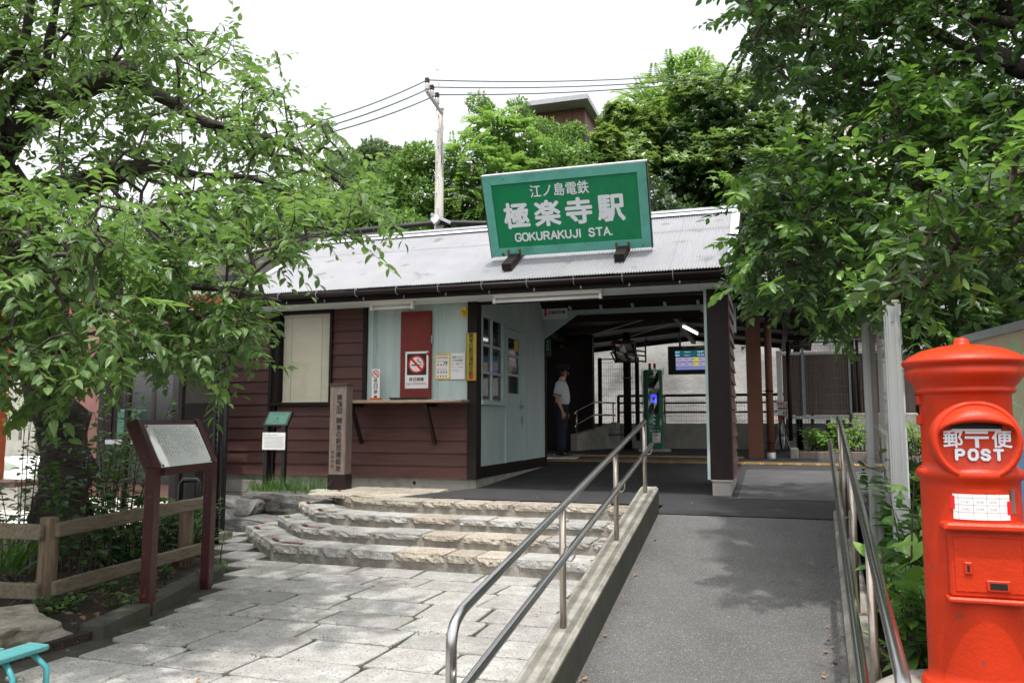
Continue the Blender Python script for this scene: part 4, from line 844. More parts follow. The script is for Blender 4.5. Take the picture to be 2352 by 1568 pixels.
for u in (-.085, -.03, .02, .07): b = bentsheet(u, u+.0016, 1.188, 1.282, .2042, 1); mb.add(b.v, b.f)
for z in (1.215, 1.242, 1.268): b = bentsheet(-.105, .118, z, z+.0014, .2042, 10); mb.add(b.v, b.f)
for i, (u, s) in enumerate(((-.058, '11:41'), (-.005, '10:35'), (.045, '10:35'))):
    p = bent(u, 1.255, .2046); put_text(mb, s, frame(p, (cos(u/.2), sin(u/.2), 0), (0, 0, 1)), width=.026)
for i, (u, s) in enumerate(((-.058, '15:42'), (-.005, '15:05'), (.045, '15:05'))):
    p = bent(u, 1.228, .2046); put_text(mb, s, frame(p, (cos(u/.2), sin(u/.2), 0), (0, 0, 1)), width=.026)
mb.build('print', M['ink_grey'], tt, kind='stuff')
bentsheet(-.118, -.098, 1.225, 1.275, .2048, 3).build('red_tape', M['red'], tt); bentsheet(.105, .128, 1.208, 1.258, .2048, 3).build('red_tape', M['red'], tt); bentsheet(.128, .152, 1.21, 1.30, .2030, 3).build('glue_mark', M['wood_sign'], t)
dz = 1.475
FD = frame((PB.x+.01, PB.y, 0), (1, 0, 0), (0, 0, 1)) @ Matrix.Diagonal((.90, 1, .89, 1))
dd = MB().box((-.142, .905, .12), (.142, 1.155, .205), FD).build('collection_door', M['post_red'], t, bevel=.008)
MB().prism([(-.165, 1.150), (.165, 1.150), (.155, 1.178), (-.155, 1.178)], .245, FD).build('door_ledge', M['post_red'], t, bevel=.008)
MB().box((-.125, .925, .203), (.125, 1.125, .2085), FD).build('door_panel', M['post_red'], dd, bevel=.003)
MB().box((-.155, .885, .1), (.155, .905, .222), FD).build('door_sill', M['post_red'], t, bevel=.006)
MB().box((-.09, .99, .207), (-.06, 1.035, .216), FD).build('keyhole_plate', M['post_red'], dd, bevel=.003); MB().box((-.080, 1.0, .2155), (-.070, 1.025, .2170), FD).build('keyhole', M['black'], dd)
MB().box((-.012, .932, .207), (.075, .972, .216), FD).build('pull_rim', M['post_red'], dd, bevel=.003); MB().box((.0, .940, .2155), (.063, .963, .217), FD).build('pull_slot', M['black'], dd)
mb = MB()
for z in (1.36, 1.56, 1.64): mb.box((-.205, z-.02, -.02), (-.170, z+.02, .03), FD)
mb.box((-.193, 1.36, -.01), (-.176, 1.64, .02), FD); mb.build('hinge', M['post_red'], t, bevel=.004)
tag(MB().lathe([(.40, -.1), (.40, .44), (.385, .478), (.34, .505), (.26, .513), (.001, .514)], (PB.x, PB.y, 0), 48).build('postbox_plinth', M['concrete_old']), 'round concrete plinth under the red postbox', 'plinth')
# ---- aluminium showcase and map board on the right
t = thing('showcase', (.73, 6.2, .4), 'tall aluminium framed glass notice case behind the steel handrail', 'notice case')
for y in (5.50, 6.78):
    MB().box((.70, y-.035, .2), (.78, y+.035, 2.32)).box((.690, y-.020, .2), (.70, y-.008, 2.32)).box((.690, y+.008, .2), (.70, y+.020, 2.32)).box((.712, y-.043, .2), (.73, y-.035, 2.32)).box((.75, y-.043, .2), (.768, y-.035, 2.32)).build('post', M['alu'], t)
MB().box((.705, 5.54, 2.25), (.80, 6.74, 2.315)).build('frame_bar', M['alu'], t); MB().box((.705, 5.54, 1.02), (.80, 6.74, 1.08)).build('frame_bar', M['alu'], t); MB().box((.790, 5.54, 1.08), (.80, 6.74, 2.25)).build('back_board', M['white'], t)
MB().sheet((.715, 5.54, 1.08), (.715, 6.74, 1.08), (.715, 6.74, 2.25), (.715, 5.54, 2.25)).build('pane', M['glass'], t)
MB().box((.786, 5.65, 1.3), (.789, 6.1, 1.95)).build('poster', M['map_green'], t); MB().box((.786, 6.15, 1.35), (.789, 6.6, 1.98)).build('poster', M['paper'], t)
ma, mbp = at(2215, 772, 4.7), at(2352, 737, 3.97); dm = Vector((mbp.x-ma.x, mbp.y-ma.y, 0)).normalized(); t = thing('map_board', (ma.x, ma.y, .9), 'silver framed area map board partly hidden behind the red postbox', 'map')
F = frame((ma.x, ma.y, .95), dm, (0, 0, 1)); hb = ma.z - .95; LB = 1.7
MB().box((.03, .03, -.03), (LB-.03, hb-.045, 0), F).build('map_sheet', M['map_green'], t); MB().box((0, hb-.045, -.04), (LB, hb, .02), F).box((0, 0, -.04), (LB, .03, .02), F).box((0, .03, -.04), (.03, hb-.045, .02), F).box((LB-.03, .03, -.04), (LB, hb-.045, .02), F).build('frame', M['metal_grey'], t)
mi = MB(); mb = MB()
for i in range(9):
    pts = [(random.uniform(.1, 1.4), random.uniform(.1, 1.0)) for _ in range(3)]
    for (x, y), (x2, y2) in zip(pts, pts[1:]): mi.bar(F @ Vector((x, y, .002)), F @ Vector((x2, y2, .002)), .006, .001)
mi.build('map_roads', M['white'], t); mb.add(rect(F, .5, .02, 1.6, .55, .003), [(0, 1, 2, 3)]); mb.build('map_sea', M['lightblue'], t)
mr = MB(); 
for x, y in ((.52, .93), (.9, .8), (.35, .7)): mr.add(rect(F, x, y, x+.10, y+.02, .004), [(0, 1, 2, 3)])
mr.build('map_mark', M['ink_red'], t)
for x in (.1, LB-.1): MB().bar(F @ Vector((x, 0, -.06)), F @ Vector((x, -.9, -.06)), .06, .06).build('post', M['metal_grey'], t)
box('right_bed', (.28, 2.0, -.4), (9, 9.4, .10), M['soil'], kind='structure')
mb = MB(); mb.sheet((.66, 5.0, .12), (9, 5.0, .12), (9, 9.5, .60), (.70, 9.5, .60)); mb.sheet((.45, 2.0, .11), (9, 2.0, .11), (9, 5.0, .12), (.66, 5.0, .12)); struct('right_soil', mb, M['soil'])
# ================================================================ inside and behind the passage
struct('track_bed', MB().sheet((-40, 18.6, .02), (40, 18.6, .02), (40, 24, .02), (-40, 24, .02)), M['soil'])
rw = MB(); nx, nz = 110, 30                                     # sprayed concrete retaining wall beyond the track
from mathutils import noise as NZ
for j in range(nz+1):
    for i in range(nx+1):
        x = -26 + 46*i/nx; z = -.3 + 6.6*j/nz; n_ = NZ.noise(Vector((x*.55, z*.7, 3)))*.22 + NZ.noise(Vector((x*1.9, z*2.2, 7)))*.09 + NZ.noise(Vector((x*6, z*6, 1)))*.03
        rw.v.append((x, 23.2 + z*.10 + n_ + .02*x, z))
for j in range(nz):
    for i in range(nx): o = j*(nx+1)+i; rw.f.append((o, o+1, o+nx+2, o+nx+1)); rw.sm.append(True)
t = rw.build('retaining_wall', M['shotcrete']); tag(t, 'rough pale sprayed concrete retaining wall beyond the railway track', 'wall')
# office wall carried on beyond the passage
xw = pY(1346, 900, 17.4).x
t = thing('back_office', (xw-2, 17.5, .95), 'dark brown back wing with plain wall behind the standing railway man', 'building')
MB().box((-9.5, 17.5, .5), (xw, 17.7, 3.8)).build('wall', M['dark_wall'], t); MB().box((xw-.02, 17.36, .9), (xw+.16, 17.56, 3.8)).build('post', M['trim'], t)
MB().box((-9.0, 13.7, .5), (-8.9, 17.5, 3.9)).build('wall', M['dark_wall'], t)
for x in (-6.2, -5.0): MB().box((x-.02, 17.47, 1.0), (x+.02, 17.5, 3.6)).build('batten', M['trim'], t)
MB().sheet((-6.5, 14.55, zfloor(14.55)+.012), (-3.5, 14.55, zfloor(14.55)+.012), (-3.5, 15.35, zfloor(15.35)+.014), (-6.5, 15.35, zfloor(15.35)+.014)).build('pale_threshold', M['concrete'], t)
o = MB().lathe([(.035, 0), (.045, .03), (.045, .09), (.02, .12), (.001, .121)], (0, 0, 0), 14).build('warning_lamp', M['orange']); p_ = pY(1291, 797, 17.42); o.location = p_; tag(o, 'small orange warning lamp on the dark wall above the railway man', 'lamp')
t = tag(MB().tube([pY(1258, 770, 17.3), pY(1278, 762, 17.2), pY(1300, 745, 17.0)], [.30, .22, .03], 14).build('wrapped_speaker', M['plastic']), 'clear plastic wrapped horn shape hung high in the passage corner', 'loudspeaker')
# canopy over the platform
t = thing('platform_canopy', (-2, 17, 3.7), 'dark platform canopy with steel beams seen through the station passage', 'canopy')
cz = lambda x, y: 3.80 - .035*(y-14) + (.09*(x+1.75) if x < -1.75 else -.12*(x+1.75))
for xa, xb in ((-8.9, -5.3), (-5.3, -1.75), (-1.75, .9)):
    MB().sheet((xa, 13.9, cz(xa+.001, 13.9)), (xb, 13.9, cz(xb, 13.9)), (xb, 19.6, cz(xb, 19.6)), (xa, 19.6, cz(xa+.001, 19.6))).sheet((xa, 13.9, cz(xa+.001, 13.9)+.06), (xb, 13.9, cz(xb, 13.9)+.06), (xb, 19.6, cz(xb, 19.6)+.06), (xa, 19.6, cz(xa+.001, 19.6)+.06)).build('roof_sheet', M['canopy'], t)
for x in (-4.4, -1.75, .3): MB().bar((x, 13.9, cz(x, 13.9)-.09), (x, 19.6, cz(x, 19.6)-.09), .10, .15).build('beam', M['canopy'], t)
for y in (15.2, 16.6, 18.0, 19.5): MB().bar((-8.5, y, cz(-8.5, y)-.05), (-1.8, y, cz(-1.8, y)-.05), .06, .09).bar((-1.7, y, cz(-1.7, y)-.05), (.9, y, cz(.9, y)-.05), .06, .09).build('purlin', M['canopy'], t)
MB().bar((-3.6, 16.6, 3.42), (-1.9, 15.2, 3.62), .02, .02).bar((-3.4, 18.0, 3.4), (-1.9, 16.6, 3.6), .02, .02).build('tie_rod', M['metal_grey'], t)
for x, y in ((-4.6, 18.3), (.55, 18.4)): MB().box((x-.07, y-.07, .9), (x+.07, y+.07, cz(x, y)-.05)).build('post', M['trim'], t)
a, b, c, d = at(1790, 800, 19), at(2120, 668, 18.5), at(2300, 560, 14.5), at(1800, 690, 14.5)
MB().sheet(a, b, c, d).sheet(a+Vector((0, 0, .08)), b+Vector((0, 0, .08)), c+Vector((0, 0, .08)), d+Vector((0, 0, .08))).bar(a, b, .05, .10).bar(at(1810, 770, 17.5), at(2110, 640, 17), .06, .09).build('lean_to_roof', M['canopy'], t)
MB().tube([at(1815, 815, 18.9), at(1815, 790, 18.9)], .02, 6).bar(at(1938, 762, 18.8), at(1938, 730, 18.8), .03, .03).build('hanger', M['black'], t)
def onlamp(p, q, label):
    p, q = Vector(p), Vector(q); t = thing('platform_lamp', tuple((p+q)/2), label, 'lamp', 'lit tube lamps under the canopy'); MB().tube([p, q], .022, 10).build('tube', M['tube_on'], t)
    u = Vector((0, 0, .05)); MB().bar(p+u, q+u, .07, .05).build('housing', M['metal_grey'], t)
onlamp(at(1570, 750, 15.4), at(1601, 766, 17.0), 'lit tube lamp under the dark canopy above the departure screen')
onlamp(at(1517, 715.5, 14.3), at(1532, 716, 14.9), 'second lit tube lamp half hidden behind the pale blue beam')
t = thing('roof_column', (-.295, 14.68, .80), 'rust brown steel H column carrying the platform canopy', 'column')
c0 = pz(1738, 1062, .835); MB().box((c0.x-.13, c0.y-.010, .8), (c0.x+.13, c0.y+.0, 3.75)).box((c0.x-.006, c0.y+.0, .8), (c0.x+.006, c0.y+.18, 3.75)).box((c0.x-.13, c0.y+.18, .8), (c0.x+.13, c0.y+.192, 3.75)).build('column_shaft', M['col_brown'], t); MB().box((c0.x-.19, c0.y-.08, .78), (c0.x+.19, c0.y+.25, .845)).build('base_plate', M['concrete'], t)
xp = pY(1767, 900, c0.y+.02).x; t = thing('downpipe', (xp, c0.y, .8), 'brown downpipe with grey foot beside the steel column', 'pipe')
MB().tube([(xp, c0.y+.02, .98), (xp, c0.y+.02, 3.3), (xp+.1, c0.y+.1, 3.5), (xp+.5, c0.y+.9, 3.75)], .065, 14).build('pipe', M['col_brown'], t); MB().tube([(xp, c0.y+.02, .79), (xp, c0.y+.02, 1.02)], .078, 14).build('foot', M['metal_grey'], t)
for z in (1.18, 2.1): MB().tube([(xp, c0.y+.02, z), (xp, c0.y+.02, z+.03)], .072, 14).box((xp-.2, c0.y+.0, z+.01), (xp, c0.y+.015, z+.02)).build('clip', M['trim'], t)
MB().box((c0.x+.22, c0.y+.25, .8), (c0.x+.28, c0.y+.31, 3.7)).build('conduit', M['black'], t)
# fence with mesh along the platform edge
RYY = 18.35
t = thing('platform_railing', (-1.5, RYY, .95), 'dark steel platform railing with wire mesh on a low concrete wall', 'railing')
zt, zm, zbm = pY(1550, 908, RYY).z, pY(1550, 936, RYY).z, pY(1550, 972, RYY).z; xa, xb = pY(1420, 900, RYY).x, 2.6
MB().box((xa-1.4, RYY-.02, .5), (xb, RYY+.16, zbm)).build('dwarf_wall', M['concrete'], t)
for z, r in ((zt, .03), (zt-.17, .02), (zt-.38, .02)): MB().box((xa, RYY-.025, z-r), (xb, RYY+.025, z+r)).build('rail', M['black'], t)
x = xa
while x < xb: MB().box((x-.03, RYY-.03, zbm), (x+.03, RYY+.03, zt)).build('post', M['black'], t); x += 1.05
mb = MB(); x = xa
while x < xb: mb.box((x-.003, RYY+.03, zbm+.01), (x+.003, RYY+.036, zt-.05)); x += .055
z = zbm+.06
while z < zt-.05: mb.box((xa, RYY+.036, z-.003), (xb, RYY+.042, z+.003)); z += .11
mb.build('wire_mesh', M['wire'], t, kind='stuff')
def meshgate(name, p0, p1, za, zb, label, step=.05, vs=.15, post=.045, wm='wire'):
    p0, p1 = Vector(p0), Vector(p1); d = (p1-p0); n = int(d.length/step); t = thing(name, (p0.x, p0.y, za), label, 'fence')
    for p in (p0, p1): MB().tube([(p.x, p.y, za-.1), (p.x, p.y, zb+.03)], post, 10).build('post', M['trim'], t)
    for z in (za+.03, zb): MB().bar((p0.x, p0.y, z), (p1.x, p1.y, z), .025, .025).build('rail', M['trim'], t)
    mb = MB()
    for i in range(1, n): q = p0 + d*i/n; mb.box((q.x-.0028, q.y-.0028, za), (q.x+.0028, q.y+.0028, zb))
    z = za+vs
    while z < zb: mb.bar((p0.x, p0.y, z), (p1.x, p1.y, z), .006, .006); z += vs
    mb.build('wire_mesh', M[wm], t, kind='stuff'); return t
g0, g1 = pY(1378, 900, 17.8), pY(1464, 900, 17.8)
meshgate('mesh_gate', (g0.x, 17.8, 0), (g1.x, 17.8, 0), 1.25, pY(1420, 824, 17.8).z, 'tall dark wire mesh gate left of the ticket reader')
t = thing('mirror_pole', (0, 0, 0), 'dark pole with bent arms holding the tilted mirror', 'pole'); pm = pY(1441, 900, 17.2); t.location = (pm.x, 17.2, .96); ORG[t.name] = Vector(t.location)
MB().tube([(pm.x, 17.2, .9), (pm.x, 17.2, 3.5)], .085, 12).build('pole_shaft', M['trim'], t); MB().tube([(pm.x, 17.2, 2.5), (pm.x, 17.2, 2.52)], .11, 12).build('collar', M['metal_grey'], t)
mc = at(1436, 808, 16.2)
for sx in (-1, 1):
    for dz in (0, .12): MB().tube([(pm.x, 17.15, 2.9+dz), (mc.x+sx*.32, 16.7, 2.82+dz), (mc.x+sx*.36, 16.4, 3.0+dz), (mc.x+sx*.2, 16.25, 3.02+dz)], .018, 8).build('arm', M['black'], t)
t = thing('traffic_mirror', tuple(mc), 'rectangular safety mirror with orange hood tilted down in the passage', 'mirror')
F = frame(tuple(mc), (cos(R(14)), -sin(R(14)), -.05), (0.0, -.42, .9)); mb = MB(); n = 8
for j in range(n+1):
    for i in range(n+1): x, y = -.20+.40*i/n, -.20+.40*j/n; mb.v.append(tuple(F @ Vector((x, y, .03-.35*(x*x+y*y)))))
for j in range(n):
    for i in range(n): o = j*(n+1)+i; mb.f.append((o, o+1, o+n+2, o+n+1)); mb.sm.append(True)
mb.build('mirror_face', M['mirror'], t); MB().box((-.225, -.225, -.06), (.225, .225, -.03), F).build('back', M['black'], t)
MB().box((-.235, .205, -.05), (.235, .23, .12), F).build('hood', M['col_brown'], t); MB().box((-.23, -.225, -.05), (-.205, .205, .035), F).box((.205, -.225, -.05), (.23, .205, .035), F).box((-.205, -.225, -.05), (.205, -.205, .035), F).build('rim', M['black'], t)
# departure screen
Y = 17.0; x0, z0, x1, z1 = rectpix(1535, 793, 1626, 860, Y); x1 = x0 + 1.16
t = thing('departure_screen', (x0, Y, z0), 'hanging black departure screen with lilac route map and train times', 'screen'); MB().box((x0, Y, z0), (x1, Y+.10, z1)).build('case', M['black'], t); W_, H_ = x1-x0, z1-z0; F = FX((x0, Y-.001, z0))
mb = MB(); mb.add(rect(F, .125*W_, .62*H_, .88*W_, .84*H_), [(0, 1, 2, 3)]); mb.build('time_rows', M['screen_teal'], t)
mb = MB(); mb.add(rect(F, .14*W_, .28*H_, .88*W_, .60*H_), [(0, 1, 2, 3)]); mb.build('route_map', M['screen_lilac'], t)
mb = MB(); mb.add(rect(F, .14*W_, .16*H_, .88*W_, .27*H_), [(0, 1, 2, 3)]); mb.build('message_bar', M['screen_blue'], t)
mb = MB(); mb.add(rect(F, .45*W_, .285*H_, .555*W_, .595*H_, .001), [(0, 1, 2, 3)]); mb.build('station_mark', M['screen_yellow'], t)
mb = MB()
for y, a_, b_, c_ in ((.785, '藤沢', 'Fujisawa', '10:07 4両'), (.675, '鎌倉', 'Kamakura', '10:14 4両')):
    put_text(mb, a_, F @ T(.175*W_, y*H_, .002), width=.075*W_); put_text(mb, b_, F @ T(.35*W_, y*H_, .002), width=.10*W_); put_text(mb, c_, F @ T(.63*W_, y*H_, .002), width=.20*W_)
mb.build('screen_lettering', M['screen_text'], t); mi = MB(); put_text(mi, '行先', F @ T(.30*W_, .93*H_, .001), width=.08*W_); put_text(mi, '発車時刻', F @ T(.57*W_, .93*H_, .001), width=.16*W_); mi.build('lettering', M['ink_grey'], t)
mi = MB(); mi.add(rect(F, .15*W_, .425*H_, .87*W_, .445*H_, .002), [(0, 1, 2, 3)])
for k in range(6):
    x = (.21+.12*k)*W_; mi.add(rect(F, x-.03*W_, .35*H_, x+.03*W_, .365*H_, .002), [(0, 1, 2, 3)]); mi.add(rect(F, x-.03*W_, .52*H_, x+.03*W_, .535*H_, .002), [(0, 1, 2, 3)])
mi.build('route_line', M['plate_green'], t); mb = MB()
for k in range(6): mb.prism([(.012*cos(a), .012*sin(a)) for a in np.linspace(0, 2*pi, 9)[:-1]], .001, F @ T((.21+.12*k)*W_, .435*H_, .002))
mb.build('stop_mark', M['screen_blue'], t)
for x in (x0+.25, x0+.85): MB().tube([(x, Y+.05, z1), (x, Y+.05, 3.72)], .022, 8).build('hanger', M['black'], t)
p_ = at(1484, 785, 17.5); t = thing('security_camera', tuple(p_), 'small black dome camera under the canopy edge', 'camera'); MB().tube([p_, p_+Vector((.06, -.05, -.03))], [.045, .05], 10).build('camera_body', M['black'], t); MB().tube([p_, p_+Vector((0, 0, .2))], .012, 6).build('mount', M['black'], t)
# ticket reader under its plastic cover
rc = pz(1502, 1036, .96); rz = .96
t = thing('ticket_reader', (rc.x, rc.y, rz), 'green card reader pillar with blue lit ring under a clear plastic cover', 'ticket reader')
RM = T(rc.x, rc.y, rz) @ Matrix.Rotation(R(14), 4, 'Z')
MB().box((-.33, -.2, -.05), (.33, .32, .05), RM).build('base', M['concrete'], t, bevel=.01)
H_ = 1.68
ol = rounded([(-.19, -.12), (.19, -.12), (.19, .22), (-.19, .22)], .04); MB().prism([(p.x, p.y) for p in ol], H_-.05, RM @ T(0, 0, .05)).build('pillar', M['reader_green'], t, bevel=.02)
MB().box((-.095, -.135, .78), (.095, -.12, H_-.08), RM).build('black_panel', M['black_gloss'], t); MB().box((-.06, -.139, H_-.18), (.06, -.136, H_-.10), RM).build('small_display', M['plate_green'], t)
FRR = RM @ frame((0, -.137, 1.08), (1, 0, 0), (0, 0, 1)); ol = rounded([(-.065, -.09), (.065, -.09), (.065, .09), (-.065, .09)], .05, 4); inn = [p*.42 for p in ol]; n = len(ol)
MB().add([FRR @ Vector((p.x, p.y, .001)) for p in ol+inn], [(k, (k+1) % n, n+(k+1) % n, n+k) for k in range(n)]).build('lit_ring', M['ring_blue'], t)
mb = MB(); F = RM @ frame((0, -.123, 0), (1, 0, 0), (0, 0, 1))
for z in (.715, .635, .555): mb.prism([(-.045, z), (.045, z), (0, z+.05)], .001, F)
put_text(mb, 'ICカード', F @ T(0, .505, .001), width=.17); put_text(mb, '乗るとき', F @ T(0, .43, .001), width=.19, bold=.01); mb.build('lettering', M['letter_white'], t)
mb = MB(); mb.box((-.04, -.128, .18), (.13, -.124, .38), RM); mb.build('paper_sheet', M['paper'], t); mb = MB(); put_text(mb, '電車', F @ T(.045, .25, .006), width=.05)
for k in range(3): mb.add(rect(F, -.02, .345-.02*k, .11, .352-.02*k, .0055), [(0, 1, 2, 3)])
mb.build('print', M['ink_red'], t, kind='stuff'); MB().box((.191, .0, .1), (.20, .12, H_-.1), RM).build('yellow_side', M['yellow'], t)
for x, c in ((-.05, 'red'), (.05, 'red')): MB().tube([RM @ Vector((x, .05, H_)), RM @ Vector((x, .05, H_+.07))], .028, 10).build('signal_lamp', M['reader_green'], t); MB().tube([RM @ Vector((x, .05, H_+.07)), RM @ Vector((x, .05, H_+.14))], .027, 10).build('signal_lamp', M[c], t)
mb = MB(); 
for i, z in enumerate(np.linspace(.03, H_+.03, 9)):
    for k in range(12): a = 2*pi*k/12; mb.v.append(tuple(RM @ Vector((.235*cos(a)*(1+random.uniform(-.05, .05)), .05+.235*sin(a)*(1+random.uniform(-.05, .05)), z))))
for i in range(8):
    for k in range(12): mb.f.append((i*12+k, i*12+(k+1) % 12, i*12+12+(k+1) % 12, i*12+12+k)); mb.sm.append(False)
mb.build('plastic_cover', M['plastic'], t)
p0 = pz(1459, 1010, .96); t = thing('notice_stand', (p0.x, p0.y, .96), 'narrow black notice stand seen edge on left of the ticket reader', 'sign'); F = T(p0.x, p0.y, .96) @ Matrix.Rotation(R(62), 4, 'Z'); MB().box((-.3, -.02, .85), (.3, .02, 1.75), F).build('panel', M['black'], t); MB().box((-.2, -.025, 1.05), (.22, -.021, 1.6), F).build('sheet', M['paper'], t)
for x in (-.25, .25): MB().box((x-.02, -.02, 0), (x+.02, .02, .85), F).build('leg', M['black'], t)
# little ramp inside with steel handrail
a0, a1 = pz(1326, 1038, .93), Vector((-3.35, 18.3, .96)); t = thing('inner_ramp_wall', tuple(a0), 'pale concrete ramp wall with steel handrail beside the standing railway man', 'wall')
mb = MB(); d = (a1-a0); nr = Vector((-d.y, d.x, 0)).normalized()*.16; zt0, zt1 = 1.30, 1.56
mb.add([a0-Vector((0, 0, .1)), a1-Vector((0, 0, .1)), a1+nr-Vector((0, 0, .1)), a0+nr-Vector((0, 0, .1)), (a0.x, a0.y, zt0), (a1.x, a1.y, zt1), (a1.x+nr.x, a1.y+nr.y, zt1), (a0.x+nr.x, a0.y+nr.y, zt0)], [(0, 3, 2, 1), (4, 5, 6, 7), (0, 1, 5, 4), (1, 2, 6, 5), (2, 3, 7, 6), (3, 0, 4, 7)]); mb.build('wall_body', M['concrete'], t)
s0, s1 = a0 + nr*.5 + d*.03, a0 + nr*.5 + d*.96; m_ = s0.lerp(s1, .45)
for dz, nm in ((.50, 'upper_rail'), (.22, 'lower_rail')): MB().tube([(s0.x, s0.y, zt0+dz-.12), (s0.x, s0.y, zt0+dz-.02), (s0.x+.02, s0.y+.06, zt0+dz), (m_.x, m_.y, zt0+dz+.20), (s1.x, s1.y, zt0+dz+.20)], .02, 8).build(nm, M['steel'], t)
for f in (.03, .45, .95): q = s0.lerp(s1, f); MB().tube([(q.x, q.y, zt0), (q.x, q.y, zt0+.5+.2*min(1, f/.45))], .018, 8).build('post', M['steel_brown'], t)
us = pz(1402, 990, 1.28); t = thing('umbrella_stand', tuple(us), 'dark umbrella stand behind the inner ramp handrail', 'umbrella stand'); MB().box((us.x-.25, us.y-.12, us.z-.35), (us.x+.3, us.y+.12, us.z-.02)).build('stand', M['trim'], t)
for i, (dx, c) in enumerate(((-.18, 'black'), (.02, 'plate'), (.14, 'black'), (.27, 'navy'))):
    b = us + Vector((dx, 0, 0)); t = thing('umbrella', tuple(b), ('black umbrella at the left end of the dark umbrella stand', 'pale see through umbrella in the middle of the dark umbrella stand', 'black umbrella right of the pale one in the stand', 'navy umbrella at the right end of the umbrella stand')[i], 'umbrella', 'umbrellas in the stand')
    MB().tube([b - Vector((0, 0, .2)), b + Vector((.01, 0, .15)), b + Vector((.02, 0, .38))], [.02, .045, .012], 8).build('canopy', M[c], t)
    MB().tube([b + Vector((.02, 0, .36)), b + Vector((.025, 0, .5))] + [b + Vector((.065-.04*cos(a), 0, .5+.04*sin(a))) for a in np.linspace(.4, pi+.4, 6)], .009, 6).build('handle', M['black'], t)
# ---- right of the station: board back, mesh fence, raised bed, bicycle
Y = 17.9; x0, z0, x1, z1 = rectpix(1787, 797, 2120, 955, Y)
t = thing('wooden_hoarding', (x0, Y, z0), 'weathered brown plank hoarding with white frame behind the wire fence', 'board'); x = x0+.12
while x < x1: MB().box((x+.0015, Y, z0+.02), (min(x+.12, x1)-.0015, Y+.02+random.uniform(0, .006), z1-.10)).build('plank', M['wood_board'], t); x += .12
MB().box((x0+.12, Y+.035, z0+.02), (x1, Y+.05, z1-.1)).build('backing', M['dark_wall'], t)
MB().box((x0, Y-.03, z0-.5), (x0+.11, Y+.03, z1)).box((x0+.11, Y-.03, z1-.10), (x1, Y+.03, z1-.04)).build('frame', M['white'], t); xq = pY(1986, 900, Y).x; MB().box((xq, Y-.05, .9), (xq+.10, Y-.005, z1-.1)).build('post', M['metal_light'], t)
for px in (1846, 1954): q = pY(px, 900, Y).x; MB().box((q-.03, Y-.04, z0), (q+.03, Y-.003, z1+.05)).build('rail_post', M['metal_grey'], t)
MB().box((x0+.11, Y-.06, z0-.06), (x1, Y+.02, z0)).build('bottom_rail', M['metal_light'], t); 
for k in range(8): q = x0+.35+.3*k; MB().box((q, Y+.05, .9), (q+random.uniform(.02, .10), Y+.1, z0-.08)).build('leg', M['black'], t)
Y = 16.7; q0, q1 = pY(1813, 900, Y), pY(1962, 900, Y); zt, zb2 = pY(1890, 785, Y).z, pY(1890, 1000, Y).z
meshgate('wire_fence', (q0.x, Y, 0), (q1.x, Y+.1, 0), zb2, zt, 'brown wire mesh fence panel standing in front of the plank hoarding', .055, .16, .04, 'wire'); q2 = pY(2110, 900, Y); meshgate('wire_fence', (q1.x+.09, Y+.1, 0), (q2.x, Y+.2, 0), pY(1990, 950, Y).z, zt, 'second brown wire mesh fence panel over the concrete block', .055, .16, .03, 'wire')
a, b = pY(1958, 1003, 16.4), pY(2110, 947, 16.4); tag(MB().box((a.x, 16.4, .7), (b.x, 16.9, b.z)).build('concrete_block', M['concrete_old'], bevel=.03), 'stained concrete block carrying the wire fence beyond the flower bed', 'concrete block')
k0, k1 = pz(1835, 1041, 1.0), pz(2080, 1041, 1.0); t = thing('raised_bed', (k0.x, k0.y, .95), 'long low concrete edged flower bed with bright green plants', 'flower bed'); MB().box((k0.x, k0.y-.06, .85), (k1.x+.6, k0.y+.04, 1.04)).build('edge_stone', M['wood_sign'], t, bevel=.01); MB().box((k0.x-.15, k0.y-.1, .85), (k0.x-.005, k0.y+.3, 1.10)).build('edge_block', M['concrete_old'], t, bevel=.02); MB().box((k0.x, k0.y+.05, .85), (k1.x+.6, k0.y+1.2, 1.03)).build('soil', M['soil'], t)
BED = (k0.x, k1.x, k0.y)
bk = pz(1798, 1034, .985)
t = thing('bicycle', tuple(bk), 'dark red city bicycle with wire rear basket parked beside the downpipe', 'bicycle')
BM = T(bk.x, bk.y, bk.z) @ Matrix.Rotation(R(82), 4, 'Z'); r = .33   # local x runs forward, away from the platform strip
def wheel(x):
    mb = MB(); c = BM @ Vector((x, 0, r)); ring = [BM @ Vector((x+r*.96*cos(a), 0, r+r*.96*sin(a))) for a in np.linspace(0, 2*pi, 33)]; wt = MB().tube(ring, .020, 8, cap=False).build('wheel', M['black'], t)
    MB().tube([BM @ Vector((x+r*.88*cos(a), 0, r+r*.88*sin(a))) for a in np.linspace(0, 2*pi, 33)], .012, 6, cap=False).build('rim', M['metal_light'], wt); mb = MB()
    for k in range(16): a = 2*pi*k/16; mb.tube([BM @ Vector((x+.03*cos(a+.9), .03*(-1)**k, r+.03*sin(a+.9))), BM @ Vector((x+r*.88*cos(a), 0, r+r*.88*sin(a)))], .002, 4)
    mb.build('spokes', M['metal_light'], wt); MB().tube([BM @ Vector((x, -.05, r)), BM @ Vector((x, .05, r))], .022, 8).build('hub', M['metal_grey'], wt)
    MB().tube([BM @ Vector((x+(r+.03)*cos(a), 0, r+(r+.03)*sin(a))) for a in np.linspace(.2, pi*1.05, 12)], .022, 6).build('mudguard', M['maroon'], t)
wheel(0); wheel(1.08)
V3 = lambda *p: BM @ Vector(p)
